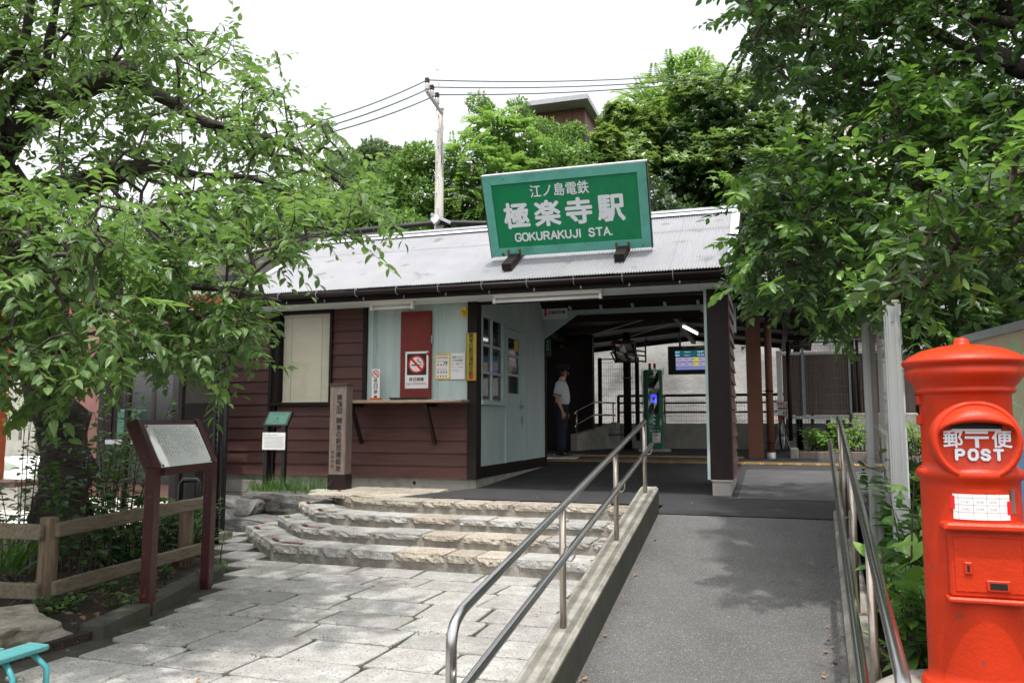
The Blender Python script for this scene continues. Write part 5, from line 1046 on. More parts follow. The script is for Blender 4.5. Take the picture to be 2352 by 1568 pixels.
for n_, pts, rr in (('frame', [(0, .06, r), (.40, .03, .30), (.0, -.06, r)], .012), ('frame', [(.40, 0, .30), (.92, 0, .66)], .022), ('frame', [(.40, 0, .30), (.30, 0, .80)], .018), ('fork', [(1.08, .05, r), (.96, .03, .62), (.90, 0, .95)], .014), ('frame', [(0, .06, r), (.33, .02, .70)], .010)):
    MB().tube([V3(*p) for p in pts], rr, 8).build(n_, M['maroon'], t)
MB().tube([V3(.75, -.28, 1.02), V3(.88, -.2, 1.04), V3(.92, -.05, 1.0), V3(.92, .05, 1.0), V3(.88, .2, 1.04), V3(.75, .28, 1.02)], .012, 8).build('handlebar', M['steel'], t)
MB().tube([V3(.75, -.28, 1.02), V3(.66, -.30, 1.01)], .018, 8).tube([V3(.75, .28, 1.02), V3(.66, .30, 1.01)], .018, 8).build('grip', M['black'], t)
MB().prism([(-.02, .0), (.22, -.02), (.24, .02), (.0, .10), (-.10, .08), (-.10, -.08), (0, -.10)], .06, BM @ T(.22, 0, .82)).build('saddle', M['black'], t)
MB().box((-.25, -.08, .70), (.28, .08, .715), BM).build('carrier', M['metal_grey'], t)
mb = MB()
for k, z in enumerate(np.linspace(0, .24, 6)):
    a = .17+.035*z/.24; b = .15+.03*z/.24; ps = [(-a-.05, -b, .73+z), (a-.05, -b, .73+z), (a-.05, b, .73+z), (-a-.05, b, .73+z)]
    for p, q in zip(ps, ps[1:]+ps[:1]): mb.tube([V3(*p), V3(*q)], .008 if k < 5 else .011, 5)
for k in range(7):
    f = -1+2*k/6
    for s in (-1, 1): mb.tube([V3(-.05+.17*f, s*.15, .73), V3(-.05+.205*f, s*.18, .97)], .004, 4); mb.tube([V3(-.05+s*.17, .15*f, .73), V3(-.05+s*.205, .18*f, .97)], .004, 4)
mb.build('basket', M['white'], t); MB().box((-.10, -.06, .90), (.06, .06, .99), BM).build('red_bag', M['red'], t)
MB().box((-.375, -.025, .60), (-.355, .025, .70), BM).build('rear_reflector', M['red'], t); MB().tube([V3(.40, -.1, .30), V3(.40, .1, .30)], .02, 8).box((.38, -.22, .27), (.48, -.12, .29), BM).build('pedal', M['black'], t)
for s in (-1, 1): MB().tube([V3(0, s*.07, r), V3(-.10, s*.16, .0)], .009, 6).build('stand_leg', M['metal_grey'], t)
# ---- the railway man
pm = pz(1291, 1044.5, .925); PF = R(4)
t = thing('person', tuple(pm), 'railway man in white short sleeved shirt, navy trousers and peaked cap standing in profile', 'person')
QM = T(*pm) @ Matrix.Rotation(PF, 4, 'Z')                       # local x is where he faces, local y his left
def skin(name, joints, bones, m, root=0):
    me = bpy.data.meshes.new(name); me.from_pydata([tuple(QM @ Vector(p[:3])) for p in joints], bones, []); o = bpy.data.objects.new(name, me); COL.objects.link(o)
    md = o.modifiers.new('skin', 'SKIN'); o.modifiers.new('sub', 'SUBSURF').levels = 2
    for i, p in enumerate(joints): me.skin_vertices[0].data[i].radius = (p[3], p[4] if len(p) > 4 else p[3]); me.skin_vertices[0].data[i].use_root = (i == root)
    bpy.context.view_layer.update(); ev = bpy.data.meshes.new_from_object(o.evaluated_get(bpy.context.evaluated_depsgraph_get())); bpy.data.objects.remove(o)
    for p in ev.polygons: p.use_smooth = True
    ev.transform(Matrix.Translation(-ORG[t.name])); ev.materials.clear(); ev.materials.append(m); return link(name, ev, t)
J = [(0, 0, .93, .13), (0, 0, 1.12, .12), (.0, 0, 1.32, .13), (.0, 0, 1.42, .07), (.02, 0, 1.47, .052), (.035, 0, 1.52, .058), (.045, 0, 1.575, .078, .068), (.04, 0, 1.64, .082, .072), (.035, 0, 1.685, .05)]
Bn = [(i, i+1) for i in range(8)]
for s in (-1, 1):
    k = len(J); J += [(0, s*.15, 1.39, .055), (-.03, s*.205, 1.24, .047), (-.055, s*.22, 1.10, .040), (.0, s*.215, .96, .034), (.045, s*.205, .855, .026), (.06, s*.205, .80, .033, .018)]; Bn += [(3, k)] + [(k+i, k+i+1) for i in range(5)]
    for f, (dx, L_) in enumerate(((-.025, .07), (-.008, .078), (.010, .074), (.025, .058))): q = len(J); J += [(.065+dx, s*.205, .765, .0095), (.07+dx*1.1, s*.198, .765-L_*.6, .008), (.066+dx*1.1, s*.185, .765-L_, .0065)]; Bn += [(k+5, q), (q, q+1), (q+1, q+2)]
    q = len(J); J += [(.095, s*.19, .80, .010), (.11, s*.18, .765, .0085), (.108, s*.172, .74, .007)]; Bn += [(k+5, q), (q, q+1), (q+1, q+2)]
    k = len(J); J += [(0, s*.09, .84, .085), (.01, s*.10, .48, .055), (-.005, s*.10, .10, .038), (.09, s*.105, .04, .030)]; Bn += [(0, k), (k, k+1), (k+1, k+2), (k+2, k+3)]
skin('body', J, Bn, M['skin'])
def loft(name, rings, m, n=18, cap=True):
    mb = MB()
    for (x, y, z, a, b) in rings:
        for k in range(n): th = 2*pi*k/n; mb.v.append(tuple(QM @ Vector((x+a*cos(th), y+b*sin(th), z))))
    for i in range(len(rings)-1):
        for k in range(n): mb.f.append((i*n+k, i*n+(k+1) % n, (i+1)*n+(k+1) % n, (i+1)*n+k)); mb.sm.append(True)
    if cap: mb.f += [tuple(reversed(range(n))), tuple((len(rings)-1)*n + k for k in range(n))]; mb.sm += [False]*2
    return mb
mb = loft('', [(0, 0, .97, .125, .17), (.015, 0, 1.02, .140, .182), (.02, 0, 1.12, .142, .185), (.015, 0, 1.22, .135, .188), (.0, 0, 1.32, .128, .20), (-.01, 0, 1.39, .105, .19), (0, 0, 1.435, .075, .11), (.012, 0, 1.465, .062, .066), (.015, 0, 1.495, .066, .066)], None)
for s in (-1, 1):
    b = loft('', [], None, cap=False) if 0 else MB(); pts = [QM @ Vector(p) for p in ((0, s*.13, 1.385), (-.005, s*.175, 1.36), (-.03, s*.21, 1.25), (-.05, s*.222, 1.13))]; b.tube(pts, [.07, .082, .078, .080], 14); mb.add(b.v, b.f, True)
mb.build('shirt', M['shirt'], t)
for s in (-1, 1): MB().tube([QM @ Vector((-.048, s*.2215, 1.145)), QM @ Vector((-.044, s*.220, 1.165))], .083, 14).build('sleeve_band', M['navy'], t)
mb = loft('', [(0, 0, .995, .130, .172), (0, 0, .90, .125, .178), (-.01, 0, .82, .12, .175)], None)
for s in (-1, 1): b = loft('', [(0, s*.085, .86, .118, .095), (.005, s*.095, .65, .095, .085), (.0, s*.10, .46, .078, .072), (-.01, s*.10, .2, .072, .066), (-.0, s*.102, .055, .076, .066)], None); mb.add(b.v, b.f, True)
mb.build('trousers', M['navy'], t); loft('', [(0, 0, .985, .134, .176), (0, 0, 1.01, .134, .176)], None).build('belt', M['black'], t)
for s in (-1, 1): loft('', [(.045, s*.105, 0, .145, .05), (.045, s*.105, .03, .145, .05), (.03, s*.105, .07, .11, .045), (-.02, s*.105, .10, .06, .045)], None).build('shoe', M['black_gloss'], t)
loft('', [(.018, 0, 1.53, .055, .070), (.012, 0, 1.58, .078, .082), (.02, 0, 1.66, .09, .086)], None).build('hair', M['hair'], t)
for s in (-1, 1): MB().tube([QM @ Vector((.035, s*.074, 1.555)), QM @ Vector((.028, s*.083, 1.58)), QM @ Vector((.04, s*.078, 1.60))], [.010, .014, .009], 8).build('ear', M['skin'], t)
mb = MB(); mb.tube([QM @ Vector((.118, 0, 1.605)), QM @ Vector((.138, 0, 1.575)), QM @ Vector((.122, 0, 1.56))], [.010, .017, .012], 8); mb.build('nose', M['skin'], t)
for s in (-1, 1): MB().tube([QM @ Vector((.110, s*.032, 1.604)), QM @ Vector((.118, s*.032, 1.604))], .010, 8).build('eye', M['black_gloss'], t)
MB().tube([QM @ Vector((.120, -.022, 1.535)), QM @ Vector((.125, 0, 1.533)), QM @ Vector((.120, .022, 1.535))], .005, 6).build('mouth', M['ink_red'], t)
mb = MB()
for s in (-1, 1): mb.tube([QM @ Vector((.132, s*.032+.022*cos(a), 1.602+.018*sin(a))) for a in np.linspace(0, 2*pi, 13)], .0028, 4, cap=False); mb.tube([QM @ Vector((.13, s*.054, 1.606)), QM @ Vector((.04, s*.082, 1.602))], .0028, 4)
mb.build('glasses', M['black'], t)
mb = loft('', [(.03, 0, 1.635, .108, .098), (.03, 0, 1.685, .110, .10), (.035, 0, 1.715, .135, .128), (.035, 0, 1.745, .135, .128), (.03, 0, 1.762, .10, .09)], None); mb.build('cap', M['navy'], t); MB().prism([(.0, -.085), (.055, -.07), (.075, 0), (.055, .07), (0, .085)], .008, QM @ T(.11, 0, 1.645) @ Matrix.Rotation(R(18), 4, 'Y')).build('cap_peak', M['black_gloss'], t)
MB().tube([QM @ Vector((.138, 0, 1.675)), QM @ Vector((.144, 0, 1.677))], .016, 10).build('cap_badge', M['brass'], t)
# ================================================================ left side: neighbours, phone box, paving
box('pale_paving', (-40, 5.0, -.1), (-7.2, 24, .155), M['paving_white'], kind='structure')
x = -9.7
for i in range(14):
    for j in range(16):
        xx, yy = -9.6 + .42*i, 8.75 + .34*j
        if xx > -6.4: continue
wl_ = pY(166, 900, 12.1).x
nb = thing('neighbour_building', (-11, 12, .16), 'neighbouring house with vermilion posts, glass front and dark ribbed tile roof', 'building')
MB().box((wl_, 12.1, .1), (-8.25, 12.3, 3.55)).build('wall', M['pink_wall'], nb); MB().box((wl_, 12.3, .1), (wl_+.2, 17, 3.5)).box((-8.45, 12.3, .1), (-8.25, 17, 3.5)).build('wall', M['pink_wall'], nb)
for px, w_ in ((440, .24), (418, .06)):
    q = pY(px, 1000, 11.7); MB().box((q.x-w_/2, 11.6, .1), (q.x+w_/2, 11.6+.2, 3.55)).build('post', M['vermilion'], nb)
for a, b in ((228, 290), (302, 410)):
    qa, qb = pY(a, 900, 12.0), pY(b, 900, 12.0); gl = MB().box((qa.x, 12.0, .5), (qb.x, 12.02, 3.3)).build('window', M['glass_dark'], nb); MB().box((qa.x, 11.97, .42), (qb.x, 12.05, .5)).box((qa.x, 11.97, 3.3), (qb.x, 12.05, 3.38)).box(((qa.x+qb.x)/2-.03, 11.97, .5), ((qa.x+qb.x)/2+.03, 11.998, 3.3)).build('window_frame', M['trim'], gl)
MB().box((wl_-.3, 11.3, 3.55), (-8.1, 11.5, 3.75)).build('eave_beam', M['vermilion'], nb)
ea, eb = at(430, 648, 12.6), at(640, 618, 12.6)
# ribbed roof: eave along X, rising away
ry0, rz0_, ry1, rz1_ = 11.2, pY(520, 640, 11.2).z, 15.2, 0; rz1_ = pY(650, 566, ry1).z
for xx in np.arange(pY(345, 640, 11.2).x, -8.2, .9):
    mb = MB(); n = 9; 
    for k in range(12):
        y0 = ry0 + (ry1-ry0)*k/12; y1 = ry0 + (ry1-ry0)*(k+1)/12; za = rz0_+(rz1_-rz0_)*k/12; zb = rz0_+(rz1_-rz0_)*(k+1)/12
        mb.add([(xx, y0, za+.07), (xx+.9, y0, za+.07), (xx+.9, y1, zb+.01), (xx, y1, zb+.01), (xx, y0, za-.02), (xx+.9, y0, za-.02)], [(0, 1, 2, 3), (4, 5, 1, 0)])
    mb.build('roof_course', M['tile_dark'], nb)
MB().bar((pY(345, 640, 11.2).x, ry0-.03, rz0_+.0), (-7.8, ry0-.03, rz0_+.0), .06, .10).build('gutter', M['black_gloss'], nb)
MB().bar((pY(345, 640, 11.2).x, ry1, rz1_+.05), (-7.8, ry1, rz1_+.05), .2, .14).build('ridge', M['tile_dark'], nb)
MB().box((-8.1, 11.0, 3.6), (-7.95, 11.2, rz0_)).build('eave_end', M['orange'], nb)
# telephone box
t = thing('telephone_box', (-7.9, 8.6, .16), 'glass telephone box with green telephone behind the bushes', 'telephone box')
a, b = at(225, 900, 10.4), at(398, 900, 10.4); ax, bx, y0 = a.x, b.x-.05, 8.75
for x in (ax, bx):
    for y in (y0, y0+.9): MB().box((x-.03, y-.03, .16), (x+.03, y+.03, 2.5)).build('corner_post', M['trim'], t)
MB().box((ax-.05, y0-.05, 2.4), (bx+.05, y0+.95, 2.55)).build('roof', M['metal_grey'], t); MB().box((ax+.03, y0-.01, .3), (bx-.03, y0, 2.4)).box((ax-.01, y0+.03, .3), (ax, y0+.87, 2.4)).box((bx, y0+.03, .3), (bx+.01, y0+.87, 2.4)).build('glass_pane', M['glass'], t)
MB().box((ax, y0+.86, .2), (bx, y0+.9, 2.4)).build('back_panel', M['trim'], t); g = pY(287, 975, y0+.55); MB().box((g.x-.16, y0+.55, g.z-.2), (g.x+.16, y0+.82, g.z+.22)).build('telephone', M['plate_green'], t, bevel=.02); MB().box((g.x-.3, y0+.5, g.z-.28), (g.x+.3, y0+.85, g.z-.22)).build('shelf', M['metal_grey'], t)
# black louvred gate panel and post beside the station corner
lp = at(482, 1225, 9.6); t = thing('louvred_gate', (lp.x, lp.y, .2), 'black louvred gate panel folded against the left corner of the station', 'gate')
lx0, lx1, ly = at(462, 1000, 9.6).x, at(494, 1000, 9.6).x, lp.y+.1
for x in (lx0, lx1): MB().box((x-.02, ly-.02, .2), (x+.02, ly+.02, 3.05)).build('stile', M['black'], t)
z = .35
while z < 3.0: MB().box((lx0+.02, ly-.012, z), (lx1-.02, ly+.012, z+.03)).build('louvre', M['black'], t); z += .075
gp_ = at(497, 1230, 9.25); tag(MB().tube([(gp_.x, gp_.y, .15), (gp_.x, gp_.y, 2.9)], .03, 10).build('gate_post', M['black_gloss']), 'thin glossy black post in front of the louvred gate', 'post')
tag(MB().box((lp.x-.7, lp.y-.35, .1), (lp.x+.25, lp.y+.1, .24)).build('gate_sill', M['concrete_old']), 'low concrete sill under the black louvred gate', 'sill')
b0 = at(412, 1210, 9.0); b1 = at(455, 1213, 9.0); tag(MB().tube([(b0.x, b0.y, .15), (b0.x, b0.y, .86), (b0.x+.03, b0.y, .9), (b1.x-.03, b1.y, .9), (b1.x, b1.y, .86), (b1.x, b1.y, .15)], .03, 10).build('barrier', M['black']), 'black bent tube barrier between the maroon board legs', 'barrier')
tag(MB().box((b0.x-.25, b0.y+.35, .15), (b0.x-.10, b0.y+.5, 1.3)).build('bollard', M['black'], bevel=.01), 'thick black post left of the tube barrier', 'bollard')
la, lb = at(-120, 1015, 14), at(120, 1015, 14); struct('lawn', MB().sheet((la.x-3, la.y, .165), (lb.x, lb.y, .165), (lb.x-1, lb.y+5, .165), (la.x-4, la.y+5, .165)), M['lawn'])
# far left: wall, bench, white cover, posts
q = at(4, 900, 14); tag(MB().box((q.x-.40, q.y, .1), (q.x-.13, q.y+.25, 3.9)).build('vermilion_post', M['vermilion']), 'tall vermilion post at the left edge behind the cherry trunk', 'post')
q0, q1 = at(-260, 925, 20), at(150, 925, 20); tag(MB().box((q0.x, q0.y+.6, .1), (q1.x, q0.y+.9, at(50, 868, 20).z)).build('garden_wall', M['concrete']), 'low pale concrete wall beyond the bright paving at the left', 'wall')
q = at(45, 1000, 17.0); o = boulder('covered_heap', (q.x, q.y, .45), 1.1, .7, .42, M['white'], 'white rounded cover over a low heap in front of the pale garden wall', 'cover', seed=21)
q0 = at(-60, 1120, 13); t = thing('paving_bench', tuple(q0), 'low concrete block bench with dark wooden top on the bright paving', 'bench'); MB().box((q0.x-1.2, q0.y, .15), (q0.x+.95, q0.y+.5, .52)).build('block', M['concrete'], t); MB().box((q0.x-1.2, q0.y-.03, .52), (q0.x+.9, q0.y+.53, .60)).build('top', M['siding'], t)
# ---- poles, wires
pp = at(1008, 520, 22.36); ptop = at(1003, 243, 22.36)
t = thing('utility_pole', (pp.x, pp.y, 2), 'tall grey concrete utility pole with three insulators behind the station roof', 'utility pole')
MB().tube([(pp.x, pp.y, 0), (pp.x, pp.y, 7), (pp.x, pp.y, ptop.z)], [.165, .13, .105], 16).build('pole_shaft', M['pole'], t); MB().tube([(pp.x, pp.y, ptop.z), (pp.x, pp.y, ptop.z+.08)], .112, 16).build('cap', M['metal_light'], t)
for k in range(12): z = 6.6 + .45*k; s = -1 if k % 2 else 1; MB().tube([(pp.x, pp.y-.1, z), (pp.x+s*.08, pp.y-.25, z)], .012, 6).build('step_bolt', M['metal_light'], t)
e0, e1 = at(979, 208, 21.76), at(1016, 262, 22.53); MB().bar(e0, e1, .07, .07).build('crossarm', M['metal_grey'], t)
INS = []
for f, (px, py) in ((.05, (980.5, 205)), (.34, (988, 217)), (.66, (995.5, 228))):
    b = e0.lerp(e1, f); c = MB().lathe([(.06, 0), (.075, .03), (.055, .06), (.075, .09), (.055, .12), (.07, .15), (.04, .2)], b+Vector((0, 0, .05)), 10).build('insulator', M['porcelain'], t); MB().box(b+Vector((-.05, -.05, .25)), b+Vector((.05, .05, .38))).build('clamp', M['black'], c); INS.append(b + Vector((0, 0, .33)))
MB().tube([(pp.x+.13, pp.y-.05, ptop.z-.5), (pp.x+.15, pp.y-.1, ptop.z-2)], .015, 6).tube([e1, (pp.x+.1, pp.y-.1, ptop.z-1.6)], .015, 6).build('brace', M['metal_grey'], t)
def wire(name, a, b, sag, r, m, label, cat='wire', n=14, group=None):
    pts = [a.lerp(b, i/n) - Vector((0, 0, sag*4*(i/n)*(1-i/n))) for i in range(n+1)]; return tag(MB().tube(pts, r, 6).build(name, m), label, cat, group)
WL = [at(470, 333, 17.20), at(480, 345, 17.20), at(490, 352, 17.20)]; WR = [at(1840, 141, 29.24), at(1850, 148, 29.24), at(1860, 151, 29.24)]; nm = ('uppermost', 'middle', 'lowest')
for k in range(3):
    wire('power_line', INS[k], WL[k], .25, .018, M['wire'], f'{nm[k]} thin power line running from the pole down left into the cherry leaves', group='power lines on the pole')
    wire('power_line', INS[k], WR[k], .30, .018, M['wire'], f'{nm[k]} thin power line running right from the pole over the hill trees', group='power lines on the pole')
cp = [at(560, 552, 18.92), at(740, 538, 20.21), at(900, 522, 21.50), at(1003, 511, 22.19), at(1110, 513, 22.36), at(1480, 500, 22.79), at(1560, 492, 23.05), at(1690, 490, 22.36), at(1770, 490, 21.50)]
for a, b in zip(cp, cp[1:]): pass
t = tag(MB().tube(cp, [.07]*len(cp), 10).build('cable_sleeve', M['cable']), 'thick black sheathed cable sagging along behind the roof ridge', 'cable')
t = thing('pole_bracket', tuple(at(1003, 508, 22.19)), 'grey bracket and reel holding the thick black cable to the pole', 'bracket'); q = at(1000, 505, 22.10); MB().lathe([(.10, -.06), (.14, -.04), (.05, 0), (.14, .04), (.10, .06)], q, 14, Matrix.Rotation(R(90), 3, 'X')).build('reel', M['metal_light'], t); MB().bar(at(990, 492, 22.10), at(1035, 512, 22.10), .08, .08).build('arm', M['metal_grey'], t)
wire('loose_wire', at(620, 560, 20.64), at(1115, 518, 22.36), .3, .022, M['cable'], 'thin dark wire hanging just under the thick sheathed cable')
wire('loose_wire', at(0, 402, 14), at(480, 590, 16), .1, .012, M['cable'], 'thin dark wire crossing down behind the cherry branches', n=8)
gpole = at(234, 440, 20); t = thing('steel_pole', (gpole.x, gpole.y, 0), 'slim blue grey steel pole seen through the cherry leaves', 'pole'); MB().tube([(gpole.x, gpole.y, 0), (gpole.x, gpole.y, at(234, 250, 20).z)], .065, 10).build('pole_shaft', M['metal_grey'], t); MB().box((gpole.x-.12, gpole.y-.1, 6.0), (gpole.x+.12, gpole.y+.1, 6.2)).build('clamp', M['metal_grey'], t)
# ---- houses on the hill
h0, h1 = at(1225, 262, 37), at(1352, 262, 37)
t = thing('hill_house', tuple(h0), 'red brown house with flat dark eaves among the hilltop trees', 'house')
zt = h0.z; MB().box((h0.x-.6, h0.y-1, zt), (h1.x+.35, h0.y+6, zt+.22)).build('roof', M['metal_grey'], t); MB().box((h0.x, h0.y, zt-.95), (h1.x, h0.y+5.5, zt)).build('wall', M['col_brown'], t); MB().box((h0.x, h0.y-.02, zt-6), (h1.x, h0.y+5, zt-.95)).build('lower_wall', M['dark_wall'], t)
for k in range(5): q = h0.x + .2 + .42*k; MB().box((q, h0.y-.03, zt-.9), (q+.40, h0.y-.002, zt-.02)).build('cladding_board', M['col_brown'], t)
MB().box((h0.x+1.0, h0.y-.05, zt-2.2), (h0.x+2.2, h0.y-.021, zt-1.2)).build('window', M['glass_dark'], t)
h0 = at(325, 478, 48); h1 = at(400, 478, 48); t = thing('distant_house', tuple(h0), 'small pale roofed house on the far slope seen through the cherry tree', 'house'); MB().box((h0.x, h0.y, h0.z-2.5), (h1.x, h0.y+4, h0.z)).build('wall', M['cream'], t); MB().prism([(-.4, 0), (h1.x-h0.x+.4, 0), (h1.x-h0.x, .5), (0, .5)], 5, frame((h0.x, h0.y+4.4, h0.z), (1, 0, 0), (0, 0, 1))).build('roof', M['metal_light'], t); MB().box((h0.x+.4, h0.y-.02, h0.z-1.2), (h0.x+1.4, h0.y-.003, h0.z-.4)).build('window', M['glass_dark'], t)
h0 = at(1855, 330, 34); h1 = at(1930, 330, 34); t = thing('pale_house', tuple(h0), 'pale walled house corner half hidden behind the dark right hand trees', 'house'); MB().box((h0.x, h0.y, h0.z-6), (h1.x+5, h0.y+5, h0.z+1.3)).build('wall', M['cream'], t); MB().box((h0.x-.3, h0.y-.4, h0.z+1.3), (h1.x+5.3, h0.y+5.3, h0.z+1.5)).build('roof', M['metal_grey'], t); MB().box((h0.x+2.2, h0.y-.02, h0.z-.8), (h0.x+3.4, h0.y-.003, h0.z+.4)).build('window', M['glass_dark'], t)
# ---- terrain behind
def hz(x, y):
    base = np.interp(y, [23.5, 24.5, 28, 33, 40, 60, 110, 200, 300], [3.5, 5.6, 6.8, 8.6, 10, 13, 24, 40, 50])
    left = np.interp(x, [-90, -45, -22, -14, -8, 2, 8, 14, 60], [1.02, 1.0, .80, .86, .97, 1.05, 1.1, 1.0, 1.0]); return base*left + NZ.noise(Vector((x*.12, y*.12, 0)))*.8*min(1, (y-23)/6)
mb = MB(); xs = np.concatenate([np.linspace(-260, -60, 14), np.linspace(-56, 40, 60), np.linspace(50, 260, 12)]); ysn = np.concatenate([np.linspace(23.6, 50, 34), np.linspace(54, 320, 30)])
for y in ysn:
    for x in xs: mb.v.append((x, y, hz(x, y)))
n = len(xs)
for j in range(len(ysn)-1):
    for i in range(n-1): o = j*n+i; mb.f.append((o, o+1, o+n+1, o+n)); mb.sm.append(True)
struct('hillside', mb, M['hill'])
# ================================================================ vegetation
def leaf_tpl(wid=.24, fold=.35, droop=.18, seg=4, peak=.42, curl=.0):
    V, U = [], []
    for i in range(seg+1):
        v = i/seg; wv = wid*(math.sin(pi*min(1, v**(math.log(.5)/math.log(peak))))**.8 if 0 < v < 1 else .02)
        z = -droop*v*v + curl*math.sin(v*pi)
        V += [(-wv, v, z+fold*wv), (0, v, z), (wv, v, z+fold*wv)]; U += [(-wv/wid, v), (0, v), (wv/wid, v)]
    Q = []
    for i in range(seg):
        o = 3*i; Q += [(o, o+1, o+4, o+3), (o+1, o+2, o+5, o+4)]
    return np.array(V), np.array(Q), np.array(U)
def diamond(wid=.26, fold=.12, mid=.45): return np.array([(0, 0, 0), (-wid, mid, fold), (0, 1, 0), (wid, mid, fold)]), np.array([(0, 3, 2, 1)]), np.array([(0, 0), (-1, .5), (0, 1), (1, .5)])
def unit(a): return a/np.maximum(np.linalg.norm(a, axis=-1, keepdims=True), 1e-9)
def frames(d, up):                                             # per leaf: columns x, y (along), z (upper face)
    y = unit(d); x = unit(np.cross(y, up)); z = np.cross(x, y); return np.stack([x, y, z], -1)
def scatter(name, tpl, pos, d, up, sc, m):
    V, Q, U = tpl; A = frames(d, up)*sc[:, None, None]; n, k = len(pos), len(V)
    Vn = np.repeat(V[None], n, 0)
    if k > 6:                                                  # every leaf its own droop, fold and width
        Vn[:, :, 2] = Vn[:, :, 2]*RNG.uniform(.2, 1.7, (n, 1)) - RNG.uniform(-.22, .28, (n, 1))*V[None, :, 1]**2; Vn[:, :, 0] *= RNG.uniform(.75, 1.2, (n, 1)); Vn[:, :, 0] += RNG.uniform(-.10, .10, (n, 1))*V[None, :, 1]**2
    W = np.einsum('nij,nkj->nki', A, Vn) + pos[:, None, :]; q = (Q[None] + (np.arange(n)*k)[:, None, None]).reshape(-1, Q.shape[1])
    return fast_mesh(name, W.reshape(-1, 3), q, m, np.tile(U, (n, 1)))
def leaf_parts(t, tpl, pos, d, up, sc, m, nmax, nm='foliage'):               # the leaves that show largest become objects, the rest one part
    px, py, dep = proj(pos); size = np.where((dep > .5) & (px > 0) & (px < 2352) & (py > 0) & (py < 1568), sc/np.maximum(dep, .1), 0)
    order = np.argsort(-size); big = order[:nmax]; big = big[size[big] > 0]; rest = np.setdiff1d(np.arange(len(pos)), big)
    off = np.array(ORG[t.name]); me = scatter(nm, tpl, pos[rest]-off, d[rest], up[rest], sc[rest], m); link(nm, me, t, 'stuff')
    V, Q, U = tpl; lms = []
    for kk in range(6): Vv = V.copy(); Vv[:, 2] = Vv[:, 2]*RNG.uniform(.2, 1.7) - RNG.uniform(-.22, .28)*V[:, 1]**2; Vv[:, 0] = Vv[:, 0]*RNG.uniform(.75, 1.2) + RNG.uniform(-.1, .1)*V[:, 1]**2; lms.append(fast_mesh('leaf', Vv, Q, m, U))
    A = frames(d[big], up[big])*sc[big][:, None, None]
    for i, k in enumerate(big):
        o = bpy.data.objects.new('leaf', lms[i % 6]); COL.objects.link(o); o.parent = t; p = pos[k]-off; a = A[i]
        o.matrix_local = Matrix(((a[0, 0], a[0, 1], a[0, 2], p[0]), (a[1, 0], a[1, 1], a[1, 2], p[1]), (a[2, 0], a[2, 1], a[2, 2], p[2]), (0, 0, 0, 1)))
def inpoly(x, y, poly):
    c = np.zeros(len(x), bool); n = len(poly)
    for i in range(n):
        (x1, y1), (x2, y2) = poly[i], poly[i-1]
        with np.errstate(divide='ignore', invalid='ignore'): c ^= ((y1 > y) != (y2 > y)) & (x < (x2-x1)*(y-y1)/(y2-y1+1e-12)+x1)
    return c
def rays(x, y): return np.stack([(x-CX)/FOC, -(y-CY)/FOC, np.ones_like(x)], -1) @ cm.T
def crown_points(poly, n, depth, holes=()):
    P_ = np.array(poly); lo, hi = P_.min(0), P_.max(0); out = []
    while sum(map(len, out)) < n:
        x = RNG.uniform(lo[0], hi[0], n); y = RNG.uniform(lo[1], hi[1], n); k = inpoly(x, y, poly)
        for (hx, hy, hr, pr_) in holes: k &= ~((np.hypot(x-hx, y-hy) < hr) & (RNG.random(n) < pr_))
        x, y = x[k], y[k]; a, b = depth(x, y); dd = a + (b-a)*RNG.random(len(x)); p = rays(x, y)*dd[:, None]; p[:, 2] += CH; out.append(p)
    return np.concatenate(out)[:n]
def chain(pts):                                                # (px, py, depth, radius) -> points, radii, densified with a smooth curve
    P_ = [np.array(at(*p[:3])) for p in pts]; r = [p[3] for p in pts]; o, ro = [], []
    for i in range(len(P_)-1):
        p0, p1, p2, p3 = P_[max(i-1, 0)], P_[i], P_[i+1], P_[min(i+2, len(P_)-1)]
        for k in range(4):
            s = k/4; o.append(.5*((2*p1) + (p2-p0)*s + (2*p0-5*p1+4*p2-p3)*s*s + (3*p1-p0-3*p2+p3)*s**3)); ro.append(r[i]*(1-s)+r[i+1]*s)
    return o + [P_[-1]], ro + [r[-1]]
